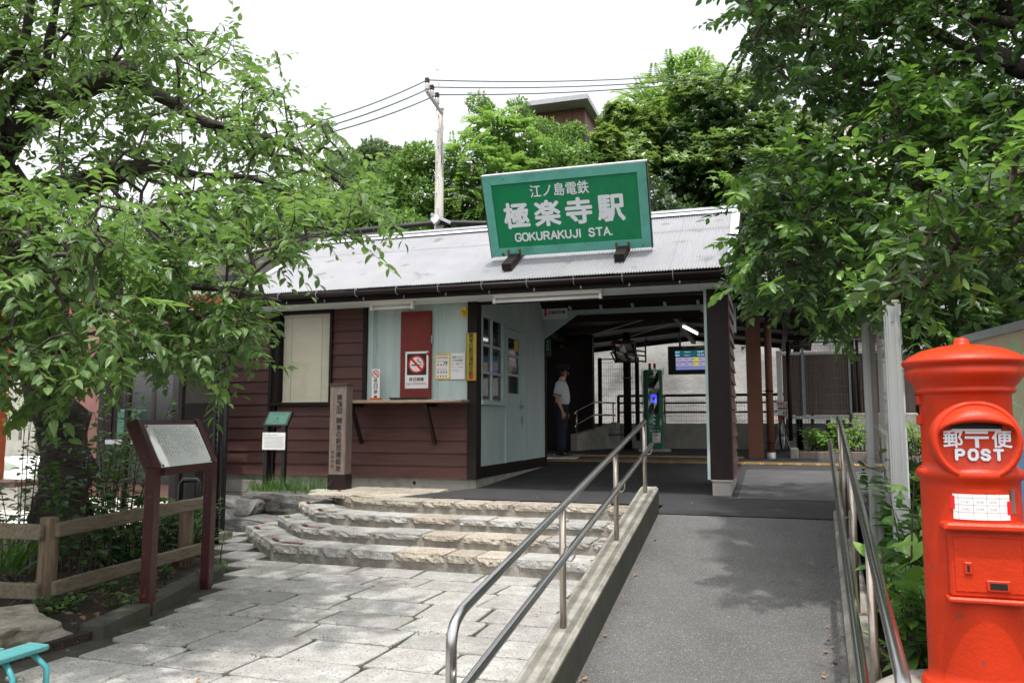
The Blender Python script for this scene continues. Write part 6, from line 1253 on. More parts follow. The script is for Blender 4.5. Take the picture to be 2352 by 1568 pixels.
def near_tree(t, limbs, poly, n, depth, leafm, tpl, leaf, per, twig, barkm, twigm, nleaf=300, youngm=None, young=.3, holes=(), droop=.35, upb=.8, jitter=.5, lumps=True, lw=1.0, nside=6):
    nodes, off = [], np.array(ORG[t.name]); rnd = random.Random(5)
    for name, pts in limbs:
        o, r = chain(pts); mb = MB(); mb.tube([Vector(p) + Vector([rnd.uniform(-1, 1)*rr*.18 for _ in range(3)]) for p, rr in zip(o, r)], [rr*rnd.uniform(.9, 1.12) for rr in r], 12 if r[0] > .06 else 7, jit=.07 if r[0] > .06 else 0); mb.build(name, barkm, t); nodes += o[2:]
    nodes = np.array(nodes); base = len(nodes); tg = crown_points(poly, n, depth, holes)
    d0 = np.min(np.linalg.norm(tg[:, None] - nodes[None], axis=2), 1); tg = tg[np.argsort(d0)]
    N = list(nodes); par = [-1]*base; arr = np.zeros((base + 3*n, 3)); arr[:base] = nodes; cnt = base; tips = []
    for q in tg:
        dd = np.linalg.norm(arr[:cnt] - q, axis=1); k = int(np.argmin(dd)); p = arr[k]; L_ = dd[k]
        m1 = p + (q-p)*.5 + np.array([0, 0, .10*L_]) + RNG.normal(0, .05*L_, 3)
        arr[cnt] = m1; par.append(k); arr[cnt+1] = q; par.append(cnt); tips.append((cnt+1, q - m1)); cnt += 2
    wgt = np.ones(cnt); 
    for i in range(cnt-1, base-1, -1): wgt[par[i]] += wgt[i]
    E_ = [(par[i], i) for i in range(base, cnt)]
    def sticks(segs, ra, rb, ns=4):
        a = np.array([s[0] for s in segs]); b = np.array([s[1] for s in segs]); ra = np.array(ra); rb = np.array(rb); d = unit(b-a)
        u = unit(np.cross(d, np.array([.3, .5, .81]))); w_ = np.cross(d, u); V = []
        for k in range(ns): an = 2*pi*k/ns; o = u*cos(an)+w_*sin(an); V.append(np.stack([a+o*ra[:, None], b+o*rb[:, None]], 1))
        V = np.stack(V, 2).reshape(len(a), 2*ns, 3); q = np.array([(k, (k+1) % ns, ns+(k+1) % ns, ns+k) for k in range(ns)])
        return V.reshape(-1, 3), (q[None] + (np.arange(len(a))*2*ns)[:, None, None]).reshape(-1, 4)
    segs = [(arr[a], arr[b]) for a, b in E_]; rr = [.0023*lw*min(wgt[b], 40)**.5 for a, b in E_]; ra = [.0023*lw*min(wgt[a], 40)**.5 if a >= base else .0023*lw*min(wgt[b], 40)**.5*1.2 for a, b in E_]
    pos, dr, up_, sc, tw, tr_, yg = [], [], [], [], [], [], []
    for (i, dv) in tips:
        isy = wgt[i] <= 2 and RNG.random() < young
        q = arr[i]; d = unit(unit(dv)*.7 + RNG.normal(0, .45, 3) + np.array([0, 0, -.1])); L_ = twig*RNG.uniform(.6, 1.25); prev = q - d*L_*.3; side = RNG.choice([-1, 1]); nn = max(3, int(per*RNG.uniform(.6, 1.3)))
        hor = unit(np.cross(d, [0, 0, 1.0]))
        for k in range(nn):
            f = (k+.5)/nn; p = q + d*L_*(f-.3) + np.array([0, 0, -droop*.25*L_*f*f])
            if k % 2 == 0: tw.append((prev, p)); tr_.append(.0022*lw*(1-.5*f)); prev = p
            side = -side; ld = unit(d*.55 + hor*side*.85 + np.array([0, 0, -droop]) + RNG.normal(0, jitter*.45, 3)); 
            pos.append(p); dr.append(ld); up_.append(unit(np.array([0, 0, upb]) + RNG.normal(0, jitter*.5, 3))); sc.append(leaf*RNG.uniform(.6, 1.15)*(1-.25*(f > .85))); yg.append(isy and f > .35)
    segs += tw; rr += tr_; ra += tr_
    V, q = sticks(segs, ra, rr); me = fast_mesh('branches', V - off, q, twigm); link('branches', me, t, 'stuff')
    pos, dr, up_, sc, yg = map(np.array, (pos, dr, up_, sc, yg))
    if youngm is None: yg[:] = False
    leaf_parts(t, tpl, pos[~yg], dr[~yg], up_[~yg], sc[~yg], leafm, int(nleaf*.75) if yg.any() else nleaf)
    if yg.any(): leaf_parts(t, tpl, pos[yg], dr[yg], up_[yg], sc[yg], youngm, int(nleaf*.25), 'young_foliage')
CH_T = leaf_tpl(.245, .30, .22, 4, .42); BR_T = leaf_tpl(.24, .28, .12, 4, .5); EL_T = leaf_tpl(.27, .22, .14, 4, .42); RD_T = leaf_tpl(.36, .22, .2, 4, .48); CV_T = leaf_tpl(.30, .28, .18, 4, .45)
# ---- old cherry tree on the left
b0 = pz(150, 1300, .2)
t = thing('cherry_tree', tuple(b0), 'old leaning cherry tree with thick dark limbs and big toothed leaves on the left', 'tree')
trunk = [(152, 1330, 7.55, .34), (150, 1290, 7.5, .27), (148, 1150, 7.5, .24), (138, 1000, 7.5, .225), (118, 850, 7.45, .22), (92, 700, 7.4, .225), (52, 560, 7.3, .21), (15, 450, 7.2, .20), (-6, 380, 7.1, .18)]
limbs = [('trunk', trunk), ('limb', [(-10, 400, 7.1, .17), (0, 340, 7.05, .14), (30, 310, 7, .12), (80, 268, 6.9, .112), (180, 212, 6.8, .098), (285, 166, 6.7, .088), (300, 172, 6.7, .07), (345, 205, 6.75, .056), (400, 238, 6.8, .05), (458, 275, 6.9, .042), (560, 302, 7, .032), (680, 345, 7.2, .026), (790, 430, 7.4, .018), (890, 505, 7.5, .008)]),
  ('limb', [(70, 640, 7.4, .15), (60, 500, 7.3, .12), (90, 445, 7.2, .118), (150, 432, 7.1, .115), (230, 415, 7.0, .105), (280, 392, 6.9, .09), (370, 380, 6.9, .062), (450, 402, 6.9, .03), (580, 410, 7, .022), (720, 480, 7.2, .012)]),
  ('limb', [(-8, 380, 7.0, .09), (0, 250, 6.8, .06), (73, 181, 6.7, .045), (104, 150, 6.6, .04), (111, 104, 6.5, .034), (129, 17, 6.4, .028), (140, -90, 6.3, .02)]), ('limb', [(-30, 240, 6.6, .05), (0, 163, 6.5, .042), (52, 101, 6.4, .036), (70, 21, 6.3, .03), (76, -100, 6.2, .02)]),
  ('limb', [(102, 800, 7.4, .08), (190, 730, 6.4, .04), (300, 690, 5.7, .03), (450, 660, 5.3, .022), (640, 690, 5.1, .010)]), ('limb', [(110, 760, 7.4, .07), (40, 720, 6.4, .045), (-60, 640, 5.4, .03)]), ('limb', [(120, 860, 7.4, .06), (230, 840, 6.5, .03), (380, 800, 5.9, .022), (560, 850, 5.6, .010)]),
  ('limb', [(240, 415, 7.0, .022), (290, 470, 6.4, .016), (350, 540, 5.8, .012), (420, 590, 5.4, .008)]), ('limb', [(60, 560, 7.3, .07), (20, 560, 6.0, .04), (60, 560, 5.0, .025), (150, 560, 4.5, .012)])]
poly = [(-420, -220), (360, -220), (390, 10), (450, 70), (540, 85), (580, 120), (650, 145), (630, 195), (670, 235), (740, 275), (780, 300), (810, 355), (850, 420), (890, 480), (840, 530), (850, 570), (780, 545), (680, 580), (590, 620), (590, 700), (620, 740), (560, 770), (560, 820), (500, 860), (420, 850), (330, 830), (250, 870), (120, 925), (-420, 960)]
def dep(x, y):
    lowz = y > 440; a = np.where(lowz, np.where(x < 330, 4.0, 4.6), 5.6); b = np.where(lowz, 6.4, 9.0); return a, b
near_tree(t, limbs, poly, 2250, dep, M['cherry_leaf'], CH_T, .094, 16, .44, M['bark'], M['twig'], 300, M['cherry_young'], .35, holes=[(330, 480, 80, .8), (560, 170, 80, .55), (560, 560, 70, .6), (780, 500, 70, .5), (640, 420, 60, .4), (380, 100, 60, .3), (200, 330, 60, .55), (30, 880, 90, .45), (100, 60, 60, .35), (480, 330, 40, .5), (250, 290, 50, .6), (60, 380, 70, .7)], droop=.16)
for (px, py, w_, h_) in ((112, 930, 34, 40), (95, 1190, 42, 62)):   # pale resin patches on the bark
    c = at(px, py, 7.22); mb = MB(); n = 12; ax = Vector(cm[:, 0]); cxy = at(148 if py > 1000 else 132, py, 7.5); R0 = .285 if py > 1000 else .265
    for i in range(n+1):
        for j in range(5):
            a = -1.9 + 1.0*j/4; z = (i/n-.5)*2; wv = (1-abs(z)**2.5)*(.8+.25*NZ.noise(Vector((i*.7, py, 0)))); aa = -1.45 + (a+1.4)*wv*1.25
            p = cxy + Vector((sin(aa)*R0*1.06, -cos(aa)*R0*1.06, z*h_/1826*7.3 + .0)); p += Vector([.018*NZ.noise(Vector((i*.9, j*.9, py+k))) for k in range(3)]); mb.v.append(tuple(p))
    for i in range(n):
        for j in range(4): o = i*5+j; mb.f.append((o, o+1, o+6, o+5)); mb.sm.append(True)
    mb.build('bark_patch', M['patch'], t)
def shrub(name, label, centre, stems, h, spread, per, leaf, leafm, tpl, cat='shrub', group=None, nleaf=40, upright=.6, jitter=.6, droop=.2):
    t = thing(name, tuple(centre), label, cat, group); pos, dr, up_, sc = [], [], [], []; mb = MB()
    for i in range(stems):
        a = random.uniform(0, 2*pi); r0 = spread*.45*math.sqrt(random.random()); b = np.array(centre) + np.array([cos(a)*r0, sin(a)*r0, 0]); lean = np.array([cos(a), sin(a), 0])*spread*random.uniform(.1, .65)/max(h, .1); hh = h*random.uniform(.5, 1.1); pts = []
        for k in range(5): f = k/4; pts.append(b + lean*hh*f*f + np.array([0, 0, hh*f]))
        mb.tube([Vector(p) for p in pts], [.007, .006, .005, .004, .002], 5)
        for k in range(per):
            f = random.uniform(.10, 1)**.75; p = b + lean*hh*f*f + np.array([0, 0, hh*f]); an = k*2.4 + random.uniform(-.4, .4)
            d = np.array([cos(an), sin(an), upright*f - droop]); pos.append(p + d*.02); dr.append(unit(d + RNG.normal(0, .2, 3))); up_.append(unit(np.array([0, 0, 1.0]) + RNG.normal(0, jitter*.4, 3))); sc.append(leaf*random.uniform(.55, 1.15))
    mb.build('stems', M['twig'], t, kind='stuff'); leaf_parts(t, tpl, np.array(pos), np.array(dr), np.array(up_), np.array(sc), leafm, nleaf); return t
for i, (px, py, z, st, h, sp, lab) in enumerate(((50, 1310, .2, 26, 1.35, .85, 'leafy suckers with pale stems growing left of the cherry trunk'), (185, 1345, .2, 16, 1.45, .6, 'tall leafy suckers growing in front of the cherry trunk'), (260, 1290, .2, 24, 1.6, .6, 'tall leafy suckers growing right of the cherry trunk behind the fence'), (330, 1290, .2, 26, .60, .7, 'low dark leaved shrub between the fence rails behind the maroon board'), (415, 1270, .2, 20, .55, .45, 'small glossy shrub at the far end of the wooden fence'))):
    shrub('leafy_shrub', lab, pz(px, py, z), st, h, sp, 34, .088, M['bed_leaf'], CV_T, group='shrubs in the planted bed', nleaf=60)
shrub('ivy_patch', 'heart leaved ground creeper at the foot of the fence post', pz(40, 1390, .2), 26, .10, .9, 5, .07, M['cover_leaf'], CV_T, 'creeper', nleaf=40)
shrub('young_bamboo', 'thin bamboo shoot with narrow leaves beside the far maroon leg', pz(492, 1300, .16), 4, .55, .3, 9, .15, M['cover_leaf'], leaf_tpl(.09, .2, .3, 4, .4), 'bamboo', nleaf=30)
shrub('garden_sapling', 'thin yellow green sapling on the grass beyond the cherry trunk', at(45, 1010, 14), 10, 1.1, .6, 14, .10, M['fresh_leaf'], CV_T, 'sapling', nleaf=20)
shrub('iris_clump', 'clump of upright iris blades left of the fence post', pz(40, 1330, .2), 14, .08, .25, 4, .42, M['grass'], leaf_tpl(.035, .1, .25, 4, .3), 'plant', upright=3.0, nleaf=12)
# grass tuft on the rock, weeds in the joints, fallen leaves
def tufts(name, pts, n, ln, m, sp, w=.02, label=None):
    pos = np.repeat(np.array(pts), n, 0) + RNG.normal(0, 1, (len(pts)*n, 3))*np.array([sp, sp, 0]); d = unit(RNG.normal(0, .45, (len(pos), 3)) + np.array([0, 0, 1.0])); me = scatter(name, leaf_tpl(w, .15, .45, 3, .3), pos, d, unit(RNG.normal(0, 1, (len(pos), 3))), ln*RNG.uniform(.5, 1.2, len(pos)), m); return tag(link(name, me), kind='stuff', label=label)
gp = [(x, y, .52) for x in np.linspace(-6.75, -5.85, 10) for y in (9.42, 9.52, 9.62)]
tufts('grass_tuft', gp, 46, .29, M['grass'], .07, .013)
wp = []
for _ in range(34):
    y = random.choice(ROWS[3:-3]); x = random.uniform(left_limit(y)+.05, -1.5)
    if y < 7.0: wp.append((x, y, ZP-.01))
tufts('joint_weeds', wp, 9, .032, M['grass'], .035, .10)
n = 130; fp = np.stack([RNG.uniform(-6.5, 2.5, n), RNG.uniform(3.0, 15.2, n), np.zeros(n)], 1); yy = RNG.uniform(3.0, 8, 36); fp = np.concatenate([fp, np.stack([[cr(v) - abs(RNG.normal(0, .07)) - .03 for v in yy], yy, 0*yy], 1), np.stack([XR + np.abs(RNG.normal(0, .03, 18)) + .03, RNG.uniform(3.5, 8, 18), np.zeros(18)], 1)])
def surf(x, y):
    if x > XR and x < cr(min(y, 8)): return zramp(y)+.012 if y < 7.96 else zfloor(y)+.02
    if x >= .3: return .2 if y < 9 else zfloor(y)+.015
    if y > 8.5 and x > -4.5: return zfloor(y)+.02
    if y > 7 and x > -5.5: return ZA+.02 if y > 8.5 else -1
    return ZP+.02 if x > left_limit(y) else .215
fp[:, 2] = [surf(x, y) for x, y, _ in fp]; fp = fp[fp[:, 2] > -.5]
me = scatter('fallen_leaves', CV_T, fp, unit(RNG.normal(0, 1, (len(fp), 3))*np.array([1, 1, .1])), unit(RNG.normal(0, .25, (len(fp), 3)) + np.array([0, 0, 1])), RNG.uniform(.018, .042, len(fp)), mat('dry_leaf', (.26, .14, .05), .8, .4, 3)); tag(link('fallen_leaves', me), kind='stuff')
n = 900; q = np.stack([RNG.uniform(-8.5, -4.2, n), RNG.uniform(3.0, 8.2, n), np.full(n, .252)], 1); q = q[inpoly(q[:, 0], q[:, 1], bed)]
me = scatter('leaf_litter', CV_T, q, unit(RNG.normal(0, 1, q.shape)*np.array([1, 1, .15])), unit(RNG.normal(0, .35, q.shape) + np.array([0, 0, 1])), RNG.uniform(.03, .075, len(q)), mat('litter', (.12, .075, .04), .9, .5, 5)); tag(link('leaf_litter', me), kind='stuff')
for i, (px, py) in enumerate(((250, 1365), (340, 1330), (150, 1400), (20, 1420), (300, 1390), (395, 1300))): shrub('bed_seedling', ('small seedling between the fence rails and the near maroon leg', 'small seedling under the middle of the lower fence rail', 'seedling at the foot of the near fence post', 'seedling behind the boulder at the left edge', 'seedling beside the mossy kerb', 'seedling near the far fence post')[i], pz(px, py, .2), 7, .12, .3, 8, .06, M['bed_leaf'], CV_T, 'seedling', 'seedlings in the planted bed', 10)
# ---- trees on the right
tb = Vector((4.9, 6.3, .4))
t = thing('elm_tree', tuple(tb), 'dark fine leaved tree overhanging the upper right with long thin branches', 'tree')
limbs = [('trunk', [(2620, 1100, 6.8, .24), (2560, 700, 6.7, .21), (2480, 300, 6.6, .18), (2400, 60, 6.5, .15), (2330, 10, 6.4, .12), (2260, -120, 6.3, .10)]), ('limb', [(2420, 180, 6.5, .11), (2330, 150, 6.5, .075), (2281, 118, 6.5, .07), (2229, 17, 6.5, .06), (2190, -90, 6.5, .04)]), ('limb', [(2330, 150, 6.5, .08), (2254, 129, 6.5, .06), (2142, 70, 6.5, .042), (2073, 17, 6.5, .03), (2020, -60, 6.5, .02)]),
  ('limb', [(2254, 129, 6.5, .05), (2120, 150, 6.6, .03), (1990, 195, 6.7, .02), (1880, 130, 6.8, .012)]), ('limb', [(2330, 60, 6.3, .05), (2180, 30, 6.4, .03), (2000, 60, 6.6, .022), (1860, 60, 6.7, .016), (1720, 90, 6.8, .008)]), ('limb', [(2200, 120, 6.4, .04), (2080, 230, 6.6, .022), (1950, 200, 6.9, .016), (1820, 190, 7.1, .008)])]
poly = [(1670, -160), (1690, 0), (1730, 45), (1725, 85), (1680, 118), (1725, 140), (1700, 160), (1765, 185), (1830, 225), (1890, 245), (1940, 270), (2020, 280), (2100, 230), (2352, 330), (2650, 330), (2650, -160)]
near_tree(t, limbs, poly, 1200, lambda x, y: (np.full_like(x, 5.6), np.full_like(x, 9.6)), M['elm_leaf'], EL_T, .102, 18, .50, M['bark'], M['twig'], 150, holes=[(2330, 130, 70, .6), (2170, 90, 50, .55), (2050, 60, 40, .4), (2060, 230, 40, .3)], droop=.10)
t = thing('evergreen_tree', (2.6, 6.6, .4), 'dense glossy broad leaved evergreen spreading over the right end of the station roof', 'tree')
limbs = [('trunk', [(2300, 1150, 6.9, .12), (2290, 900, 6.9, .10), (2260, 700, 6.8, .085), (2200, 560, 6.7, .07), (2130, 450, 6.7, .05), (2060, 350, 6.7, .03)]), ('limb', [(2260, 700, 6.8, .06), (2130, 640, 6.6, .04), (1950, 620, 6.5, .028), (1790, 600, 6.6, .016)]), ('limb', [(2200, 560, 6.7, .05), (2050, 520, 6.7, .03), (1880, 480, 6.8, .02), (1740, 440, 7, .01)]), ('limb', [(2280, 800, 6.9, .06), (2330, 600, 6.4, .04), (2400, 420, 6.0, .03)])]
poly = [(1690, 430), (1715, 385), (1790, 365), (1860, 330), (1910, 300), (1980, 240), (2060, 200), (2150, 160), (2250, 200), (2352, 250), (2650, 260), (2650, 800), (2352, 760), (2200, 770), (2120, 800), (2060, 760), (1990, 740), (1960, 690), (1930, 760), (1850, 720), (1800, 700), (1760, 690), (1720, 690), (1690, 680), (1675, 630), (1705, 590), (1690, 550), (1730, 500)]
near_tree(t, limbs, poly, 2000, lambda x, y: (np.full_like(x, 5.0), np.full_like(x, 9.2)), M['broad_leaf'], BR_T, .108, 15, .36, M['bark'], M['twig'], 300, M['broad_young'], .75, droop=.10, upb=.9, jitter=.7, holes=[(1870, 300, 50, .6), (2000, 330, 60, .35)])  # extra pale young leaves also stand in for the sunlit crown rims
t = thing('evergreen_tree', (1.9, 4.2, .3), 'nearer evergreen with large bright leaves reaching over the map board', 'tree')
limbs = [('trunk', [(2700, 1150, 4.2, .07), (2600, 800, 4.1, .055), (2500, 640, 4.0, .04), (2352, 600, 3.9, .022), (2200, 600, 3.8, .014), (2050, 640, 3.8, .008)]), ('limb', [(2500, 640, 4, .03), (2352, 480, 3.8, .018), (2250, 420, 3.8, .01)])]
poly = [(1950, 640), (1935, 600), (2000, 560), (2080, 470), (2150, 440), (2200, 400), (2270, 380), (2352, 310), (2700, 280), (2700, 640), (2352, 640), (2200, 660), (2080, 690), (2010, 690)]
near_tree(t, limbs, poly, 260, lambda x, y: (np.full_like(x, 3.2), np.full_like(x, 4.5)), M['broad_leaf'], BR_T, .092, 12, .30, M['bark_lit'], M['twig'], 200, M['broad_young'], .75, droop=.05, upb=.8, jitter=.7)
# bed behind the right handrail
spots = [(.84, 4.55), (1.02, 4.95), (.86, 5.1), (1.05, 5.7), (.76, 4.12), (.98, 5.75), (1.2, 6.4), (.98, 6.5), (1.02, 7.3), (1.3, 7.3), (1.2, 4.5)]
lab = ['round leaved shrub right behind the handrail bend', 'leafy shrub against the left side of the red postbox', 'light green shrub at the foot of the near showcase post', 'dark leafy shrub behind the near showcase post', 'low shrub beside the postbox plinth', 'leafy shrub under the glass notice case', 'shrub behind the glass notice case', 'small shrub under the far showcase post', 'small shrub at the far end of the right handrail', 'tall shrub between notice case and evergreen', 'large leaved shrub behind the postbox']
for (x, y), l in zip(spots, lab): shrub('bed_shrub', l, Vector((x, y, .11 if y < 5 else .12+.107*(y-5))), 17, .74 if y < 4.8 else .98, .38, 32, .125, M['cover_leaf'], RD_T, group='shrubs behind the right handrail', nleaf=40, jitter=.8)
shrub('bed_shrub', 'upright shoot with long glossy leaves at the left edge of the red postbox', Vector((.52, 4.05, .3)), 3, .95, .12, 12, .15, M['fresh_leaf'], BR_T, group='shrubs behind the right handrail', nleaf=20, upright=1.0)
def hedge(name, label, lo, hi, n, leaf, m, tpl):
    pos = RNG.uniform(lo, hi, (n, 3)); me = scatter(name, tpl, pos, unit(RNG.normal(0, 1, (n, 3))), unit(RNG.normal(0, .7, (n, 3)) + np.array([0, 0, 1])), leaf*RNG.uniform(.6, 1.2, n), m); return tag(link(name, me), label, 'hedge', kind='stuff')
hedge('undergrowth', 'dark undergrowth filling the gap behind the postbox and notice case', (1.3, 5.6, .2), (4.5, 8.6, 2.5), 5200, .10, M['broad_leaf'], BR_T)
for i, (f, l) in enumerate(((.22, 'bright green hydrangea at the left end of the raised bed'), (.5, 'bright green hydrangea in the middle of the raised bed'), (.8, 'bright green hydrangea beside the notice case in the raised bed'), (1.1, 'bright green hydrangea at the right end of the raised bed'))):
    shrub('hydrangea', l, Vector((BED[0] + (BED[1]-BED[0])*f, BED[2]+.45, 1.03)), 22, (.38, .62, .45, .5)[i], .5, 15, .11, M['fresh_leaf'], CV_T, group='hydrangeas in the raised bed', nleaf=12)
shrub('hydrangea', 'small bright hydrangea seedling in front of the raised bed plants', Vector((BED[0]+.65, BED[2]+.18, 1.03)), 16, .22, .6, 12, .08, M['fresh_leaf'], CV_T, group='hydrangeas in the raised bed', nleaf=8)
# ---- trees on the slope behind
DI = diamond()
def blob_points(bl, n, thick=.35, seed=0):
    w_ = np.array([b[3]**2 for b in bl]); w_ = w_/w_.sum(); pick = RNG.choice(len(bl), n, p=w_); C_ = np.array([b[:3] for b in bl])[pick]; rr = np.array([b[3] for b in bl])[pick]
    u = unit(RNG.normal(0, 1, (n, 3))); lum = 1 + .16*np.sin(u[:, 0]*5+pick) * np.cos(u[:, 2]*6+pick*2) + .12*np.sin(u[:, 1]*9+u[:, 2]*7)
    r = rr*lum*(1 - thick*RNG.random(n)**1.6); return C_ + u*r[:, None]*np.array([1, 1, .85]), u
def slope_tree(name, label, blobs, n, style, m, leaf, trunk=True, tips=None, ntips=0, tipm='bush_tip', group='trees on the slope behind the station', cat='tree', thick=.4):
    bl = [(*at(px, py, d), rp*d/FOC) for px, py, d, rp in blobs]; c = np.mean([b[:3] for b in bl], 0); zb = min(b[2]-b[3] for b in bl); base = Vector((c[0], c[1], max(hz(c[0], c[1])-.2, zb-2.5) if c[1] > 24 else zb-.5)); t = thing(name, tuple(base), label, cat, group); off = np.array(base)
    if trunk:
        top = Vector(max(bl, key=lambda b: b[2])[:3]); MB().tube([base, base.lerp(top, .5) + Vector((.15, .1, 0)), top], [.16, .10, .03], 8).build('trunk', M['bark'], t); mb = MB()
        for b in bl: q = base.lerp(top, random.uniform(.2, .6)); mb.tube([q, q.lerp(Vector(b[:3]), .5) + Vector((0, 0, .2)), Vector(b[:3])], [.06, .045, .02], 5)
        mb.build('limbs', M['bark'], t, kind='stuff')
    def put(nm, pts, u, m_, sz):
        k = len(pts)
        if style == 'plain':
            d = unit(u*.6 + RNG.normal(0, .8, (k, 3))); up = unit(u*.5 + np.array([0, 0, .6]) + RNG.normal(0, .5, (k, 3))); me = scatter(nm, DI, pts-off, d, up, sz*RNG.uniform(.6, 1.3, k), m_)
        elif style == 'rosette':
            ax = unit(u*.5 + np.array([0, 0, .9]) + RNG.normal(0, .3, (k, 3))); e1 = unit(np.cross(ax, RNG.normal(0, 1, (k, 3)))); e2 = np.cross(ax, e1); P_, D_, U_, S_ = [], [], [], []
            for j in range(8):
                a = j*2*pi/8 + RNG.uniform(-.2, .2, k); d = e1*np.cos(a)[:, None] + e2*np.sin(a)[:, None] + ax*(.35 if j % 2 else .0); P_.append(pts); D_.append(unit(d)); U_.append(ax); S_.append(sz*RNG.uniform(.75, 1.15, k))
            me = scatter(nm, DI, np.concatenate(P_)-off, np.concatenate(D_), np.concatenate(U_), np.concatenate(S_), m_)
        else:                                                    # pinnate fronds
            d0 = unit(u*.8 + RNG.normal(0, .5, (k, 3)) + np.array([0, 0, .25])); L_ = sz*RNG.uniform(.7, 1.25, k); hor = unit(np.cross(d0, [0, 0, 1.])); P_, D_, U_, S_ = [], [], [], []
            for j in range(9):
                f = .15 + .85*j/8; p = pts + d0*(L_*f)[:, None] + np.array([0, 0, -1.])*(L_*.38*f*f)[:, None]
                for s in (-1, 1): P_.append(p); D_.append(unit(hor*s + d0*.45 + np.array([0, 0, -.3]))); U_.append(np.tile([0, 0, 1.], (k, 1)) + RNG.normal(0, .15, (k, 3))); S_.append(L_*.30*(1-.45*f))
            me = scatter(nm, DI, np.concatenate(P_)-off, np.concatenate(D_), unit(np.concatenate(U_)), np.concatenate(S_), m_)
        link(nm, me, t, 'stuff')
    pts, u = blob_points(bl, n, thick); put('crown', pts, u, M[m], leaf)
    if ntips:
        cl, cu = blob_points(bl, ntips, .05); k_ = cu[:, 2] > -.15; cl, cu = cl[k_], cu[k_]; per = 26; P_ = np.repeat(cl, per, 0) + RNG.normal(0, 1, (len(cl)*per, 3))*np.array([.38, .38, .10]); put('fresh_growth', P_ + np.repeat(cu, per, 0)*.12, np.repeat(cu, per, 0), M[tipm], leaf)
    return t
slope_tree('evergreen_bush', 'broad dark evergreen with layered bright tips right of the station sign', [(1620, 260, 28, 85), (1720, 260, 29, 95), (1800, 330, 28, 85), (1700, 380, 27, 110), (1600, 400, 27, 90), (1790, 430, 27, 90), (1860, 480, 27, 80), (1640, 490, 27, 90), (1560, 330, 27, 60), (1540, 400, 26.5, 55)], 4600, 'rosette', 'bush_dark', .19, ntips=85, tipm='bush_tip')
slope_tree('compound_leaf_tree', 'tall light green feathery tree rising above the dark evergreen at the wires', [(1540, 205, 31, 55), (1480, 240, 30, 45), (1595, 180, 31, 55), (1650, 230, 30, 60), (1560, 260, 30, 50), (1500, 300, 30, 45)], 800, 'pinnate', 'bush_light', .75, thick=.7)
slope_tree('yellow_green_bush', 'yellow green bushy tree left of the dark evergreen and above the sign', [(1425, 270, 27, 42), (1395, 330, 26, 42), (1450, 340, 27, 52), (1490, 300, 27, 42), (1440, 400, 26, 50), (1375, 390, 26, 40)], 2000, 'rosette', 'bush_yellow', .19, ntips=24, tipm='bush_tip')
slope_tree('compound_leaf_tree', 'light green feathery tree between the utility pole and the sign', [(1130, 300, 26, 48), (1185, 325, 26, 45), (1080, 365, 25, 52), (1060, 440, 25, 55), (1150, 410, 25, 60), (1110, 470, 25, 50), (1040, 380, 25, 35)], 900, 'pinnate', 'bush_light', .62, thick=.7)
slope_tree('twisted_conifer', 'small twisted tree with round tufts on the skyline before the brown house', [(1098, 238, 29, 26), (1118, 250, 29, 20), (1190, 250, 29, 26), (1215, 285, 29, 26), (1245, 300, 28, 34), (1300, 318, 28, 36), (1325, 300, 28, 22), (1270, 340, 28, 40)], 4800, 'plain', 'bush_mid', .13)
slope_tree('ivy_bush', 'ivy covered bush mass left of the utility pole', [(965, 365, 25, 42), (925, 400, 25, 45), (965, 450, 25, 60), (905, 470, 25, 50), (985, 500, 25, 45), (930, 530, 24, 50), (860, 470, 26, 45)], 9500, 'plain', 'bush_mid', .165, trunk=False, cat='bush')
slope_tree('slope_bush', 'mixed green bush right behind the station sign below the brown house', [(1260, 370, 26, 55), (1340, 385, 26, 55), (1220, 420, 26, 55), (1300, 430, 26, 60), (1390, 450, 26, 50), (1250, 480, 25, 55), (1170, 350, 27, 40)], 11000, 'plain', 'bush_mid', .16, ntips=30, tipm='bush_light', trunk=False, cat='bush')
slope_tree('silver_bush', 'small grey leaved bush just right of the station sign', [(1522, 470, 25, 28), (1540, 485, 25, 22), (1505, 492, 25, 22)], 900, 'plain', 'bush_grey', .17, trunk=False, cat='bush')
slope_tree('slope_bush', 'dark lower bush behind the left corner of the station sign', [(1060, 510, 25, 50), (1110, 520, 25, 45), (1010, 520, 25, 40), (1180, 500, 25, 50)], 6000, 'plain', 'bush_dark', .16, trunk=False, cat='bush')
slope_tree('slope_bush', 'dark bush above the retaining wall behind the right end of the roof', [(1560, 500, 25, 50), (1700, 510, 25, 60), (1500, 440, 25, 35), (1505, 510, 25, 40), (1820, 540, 25, 70), (1950, 560, 25, 80), (2080, 560, 25, 80)], 8000, 'plain', 'bush_dark', .16, trunk=False, cat='bush')
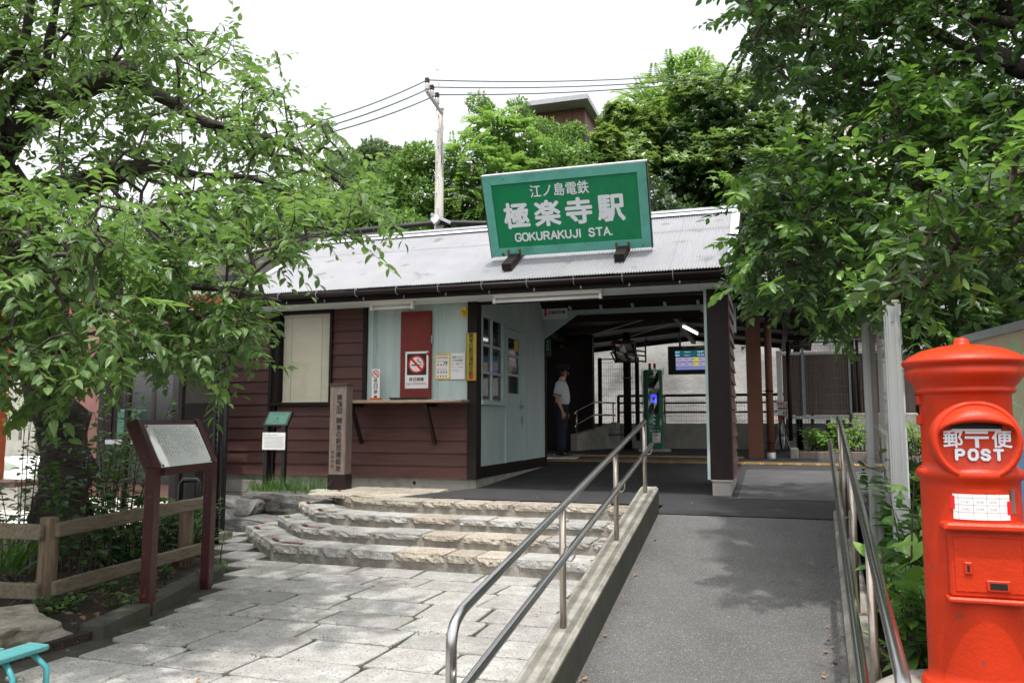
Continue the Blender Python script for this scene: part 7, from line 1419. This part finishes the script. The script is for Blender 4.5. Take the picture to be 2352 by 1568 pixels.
for bl, n, m, l in (([(850, 460, 27, 55), (800, 510, 26, 60), (740, 490, 28, 60), (860, 520, 26, 40)], 5200, 'bush_mid', 'green bush on the slope just above the left end of the roof ridge'), ([(700, 450, 33, 60), (620, 480, 33, 65), (560, 520, 32, 60), (660, 540, 30, 50)], 5200, 'bush_mid', 'rounded tree on the slope behind the tip of the cherry branches'),
    ([(480, 510, 36, 65), (400, 540, 36, 60), (520, 560, 34, 50)], 4200, 'bush_dark', 'dark tree seen through the gap under the thick cherry limb'), ([(330, 540, 40, 70), (250, 520, 40, 70), (290, 580, 38, 60)], 4200, 'bush_mid', 'green tree behind the slim steel pole'), ([(150, 530, 42, 80), (40, 540, 42, 80), (-80, 540, 42, 80)], 4600, 'bush_dark', 'broad dark tree at the left edge behind the cherry trunk'), ([(30, 860, 24, 40), (90, 850, 24, 40), (-40, 850, 24, 50), (150, 840, 25, 40)], 2600, 'bush_mid', 'low green shrubs behind the pale garden wall')):
    slope_tree('slope_tree', l, bl, int(n*1.6), 'plain', m, .18)
for bl, l in (([(860, 350, 76, 32), (835, 365, 76, 28), (880, 365, 76, 28)], 'rounded crown on the distant hill at the skyline'), ([(905, 365, 72, 26), (925, 380, 70, 24)], 'small tree on the distant hill left of the pole'), ([(938, 352, 66, 9), (940, 370, 66, 13), (936, 390, 66, 16)], 'slim pointed bamboo top on the skyline left of the pole'), ([(790, 385, 82, 36), (820, 410, 75, 40)], 'distant tree where the wires meet the cherry leaves'), ([(870, 405, 66, 36), (915, 425, 60, 36), (840, 440, 60, 36)], 'lower tree on the distant hillside above the roof end')):
    slope_tree('distant_tree', l, bl, 2600, 'plain', 'far_leaf', .42, group='trees on the distant hill', trunk=False)
pts = []
for _ in range(650):
    x, y = random.uniform(-130, 60), random.uniform(34, 150); pts.append((x, y, hz(x, y)+.6, random.uniform(1.2, 2.6)*(1+y/90)))
q, u = blob_points(pts, 52000, .4); me = scatter('wooded_slope', DI, q, unit(u*.6 + RNG.normal(0, .8, u.shape)), unit(u*.5+np.array([0, 0, .6])+RNG.normal(0, .5, u.shape)), (.32+.004*q[:, 1])*RNG.uniform(.7, 1.3, len(q)), M['far_leaf']); tag(link('wooded_slope', me), 'woods covering the hillside beyond the railway', 'woods', kind='stuff')
q = np.stack([RNG.uniform(-26, 12, 9000), RNG.uniform(23.6, 26.5, 9000), np.zeros(9000)], 1); q[:, 2] = [hz(a, b) + random.random()**2*.8 - .2 for a, b, _ in q]; u = unit(RNG.normal(0, 1, q.shape)*np.array([1, .6, 1])+np.array([0, -.6, .3]))
me = scatter('slope_ivy', DI, q, unit(RNG.normal(0, 1, q.shape)), u, .22*RNG.uniform(.6, 1.3, len(q)), M['bush_dark']); tag(link('slope_ivy', me), 'ivy and weeds along the top of the retaining wall', 'ivy', kind='stuff')
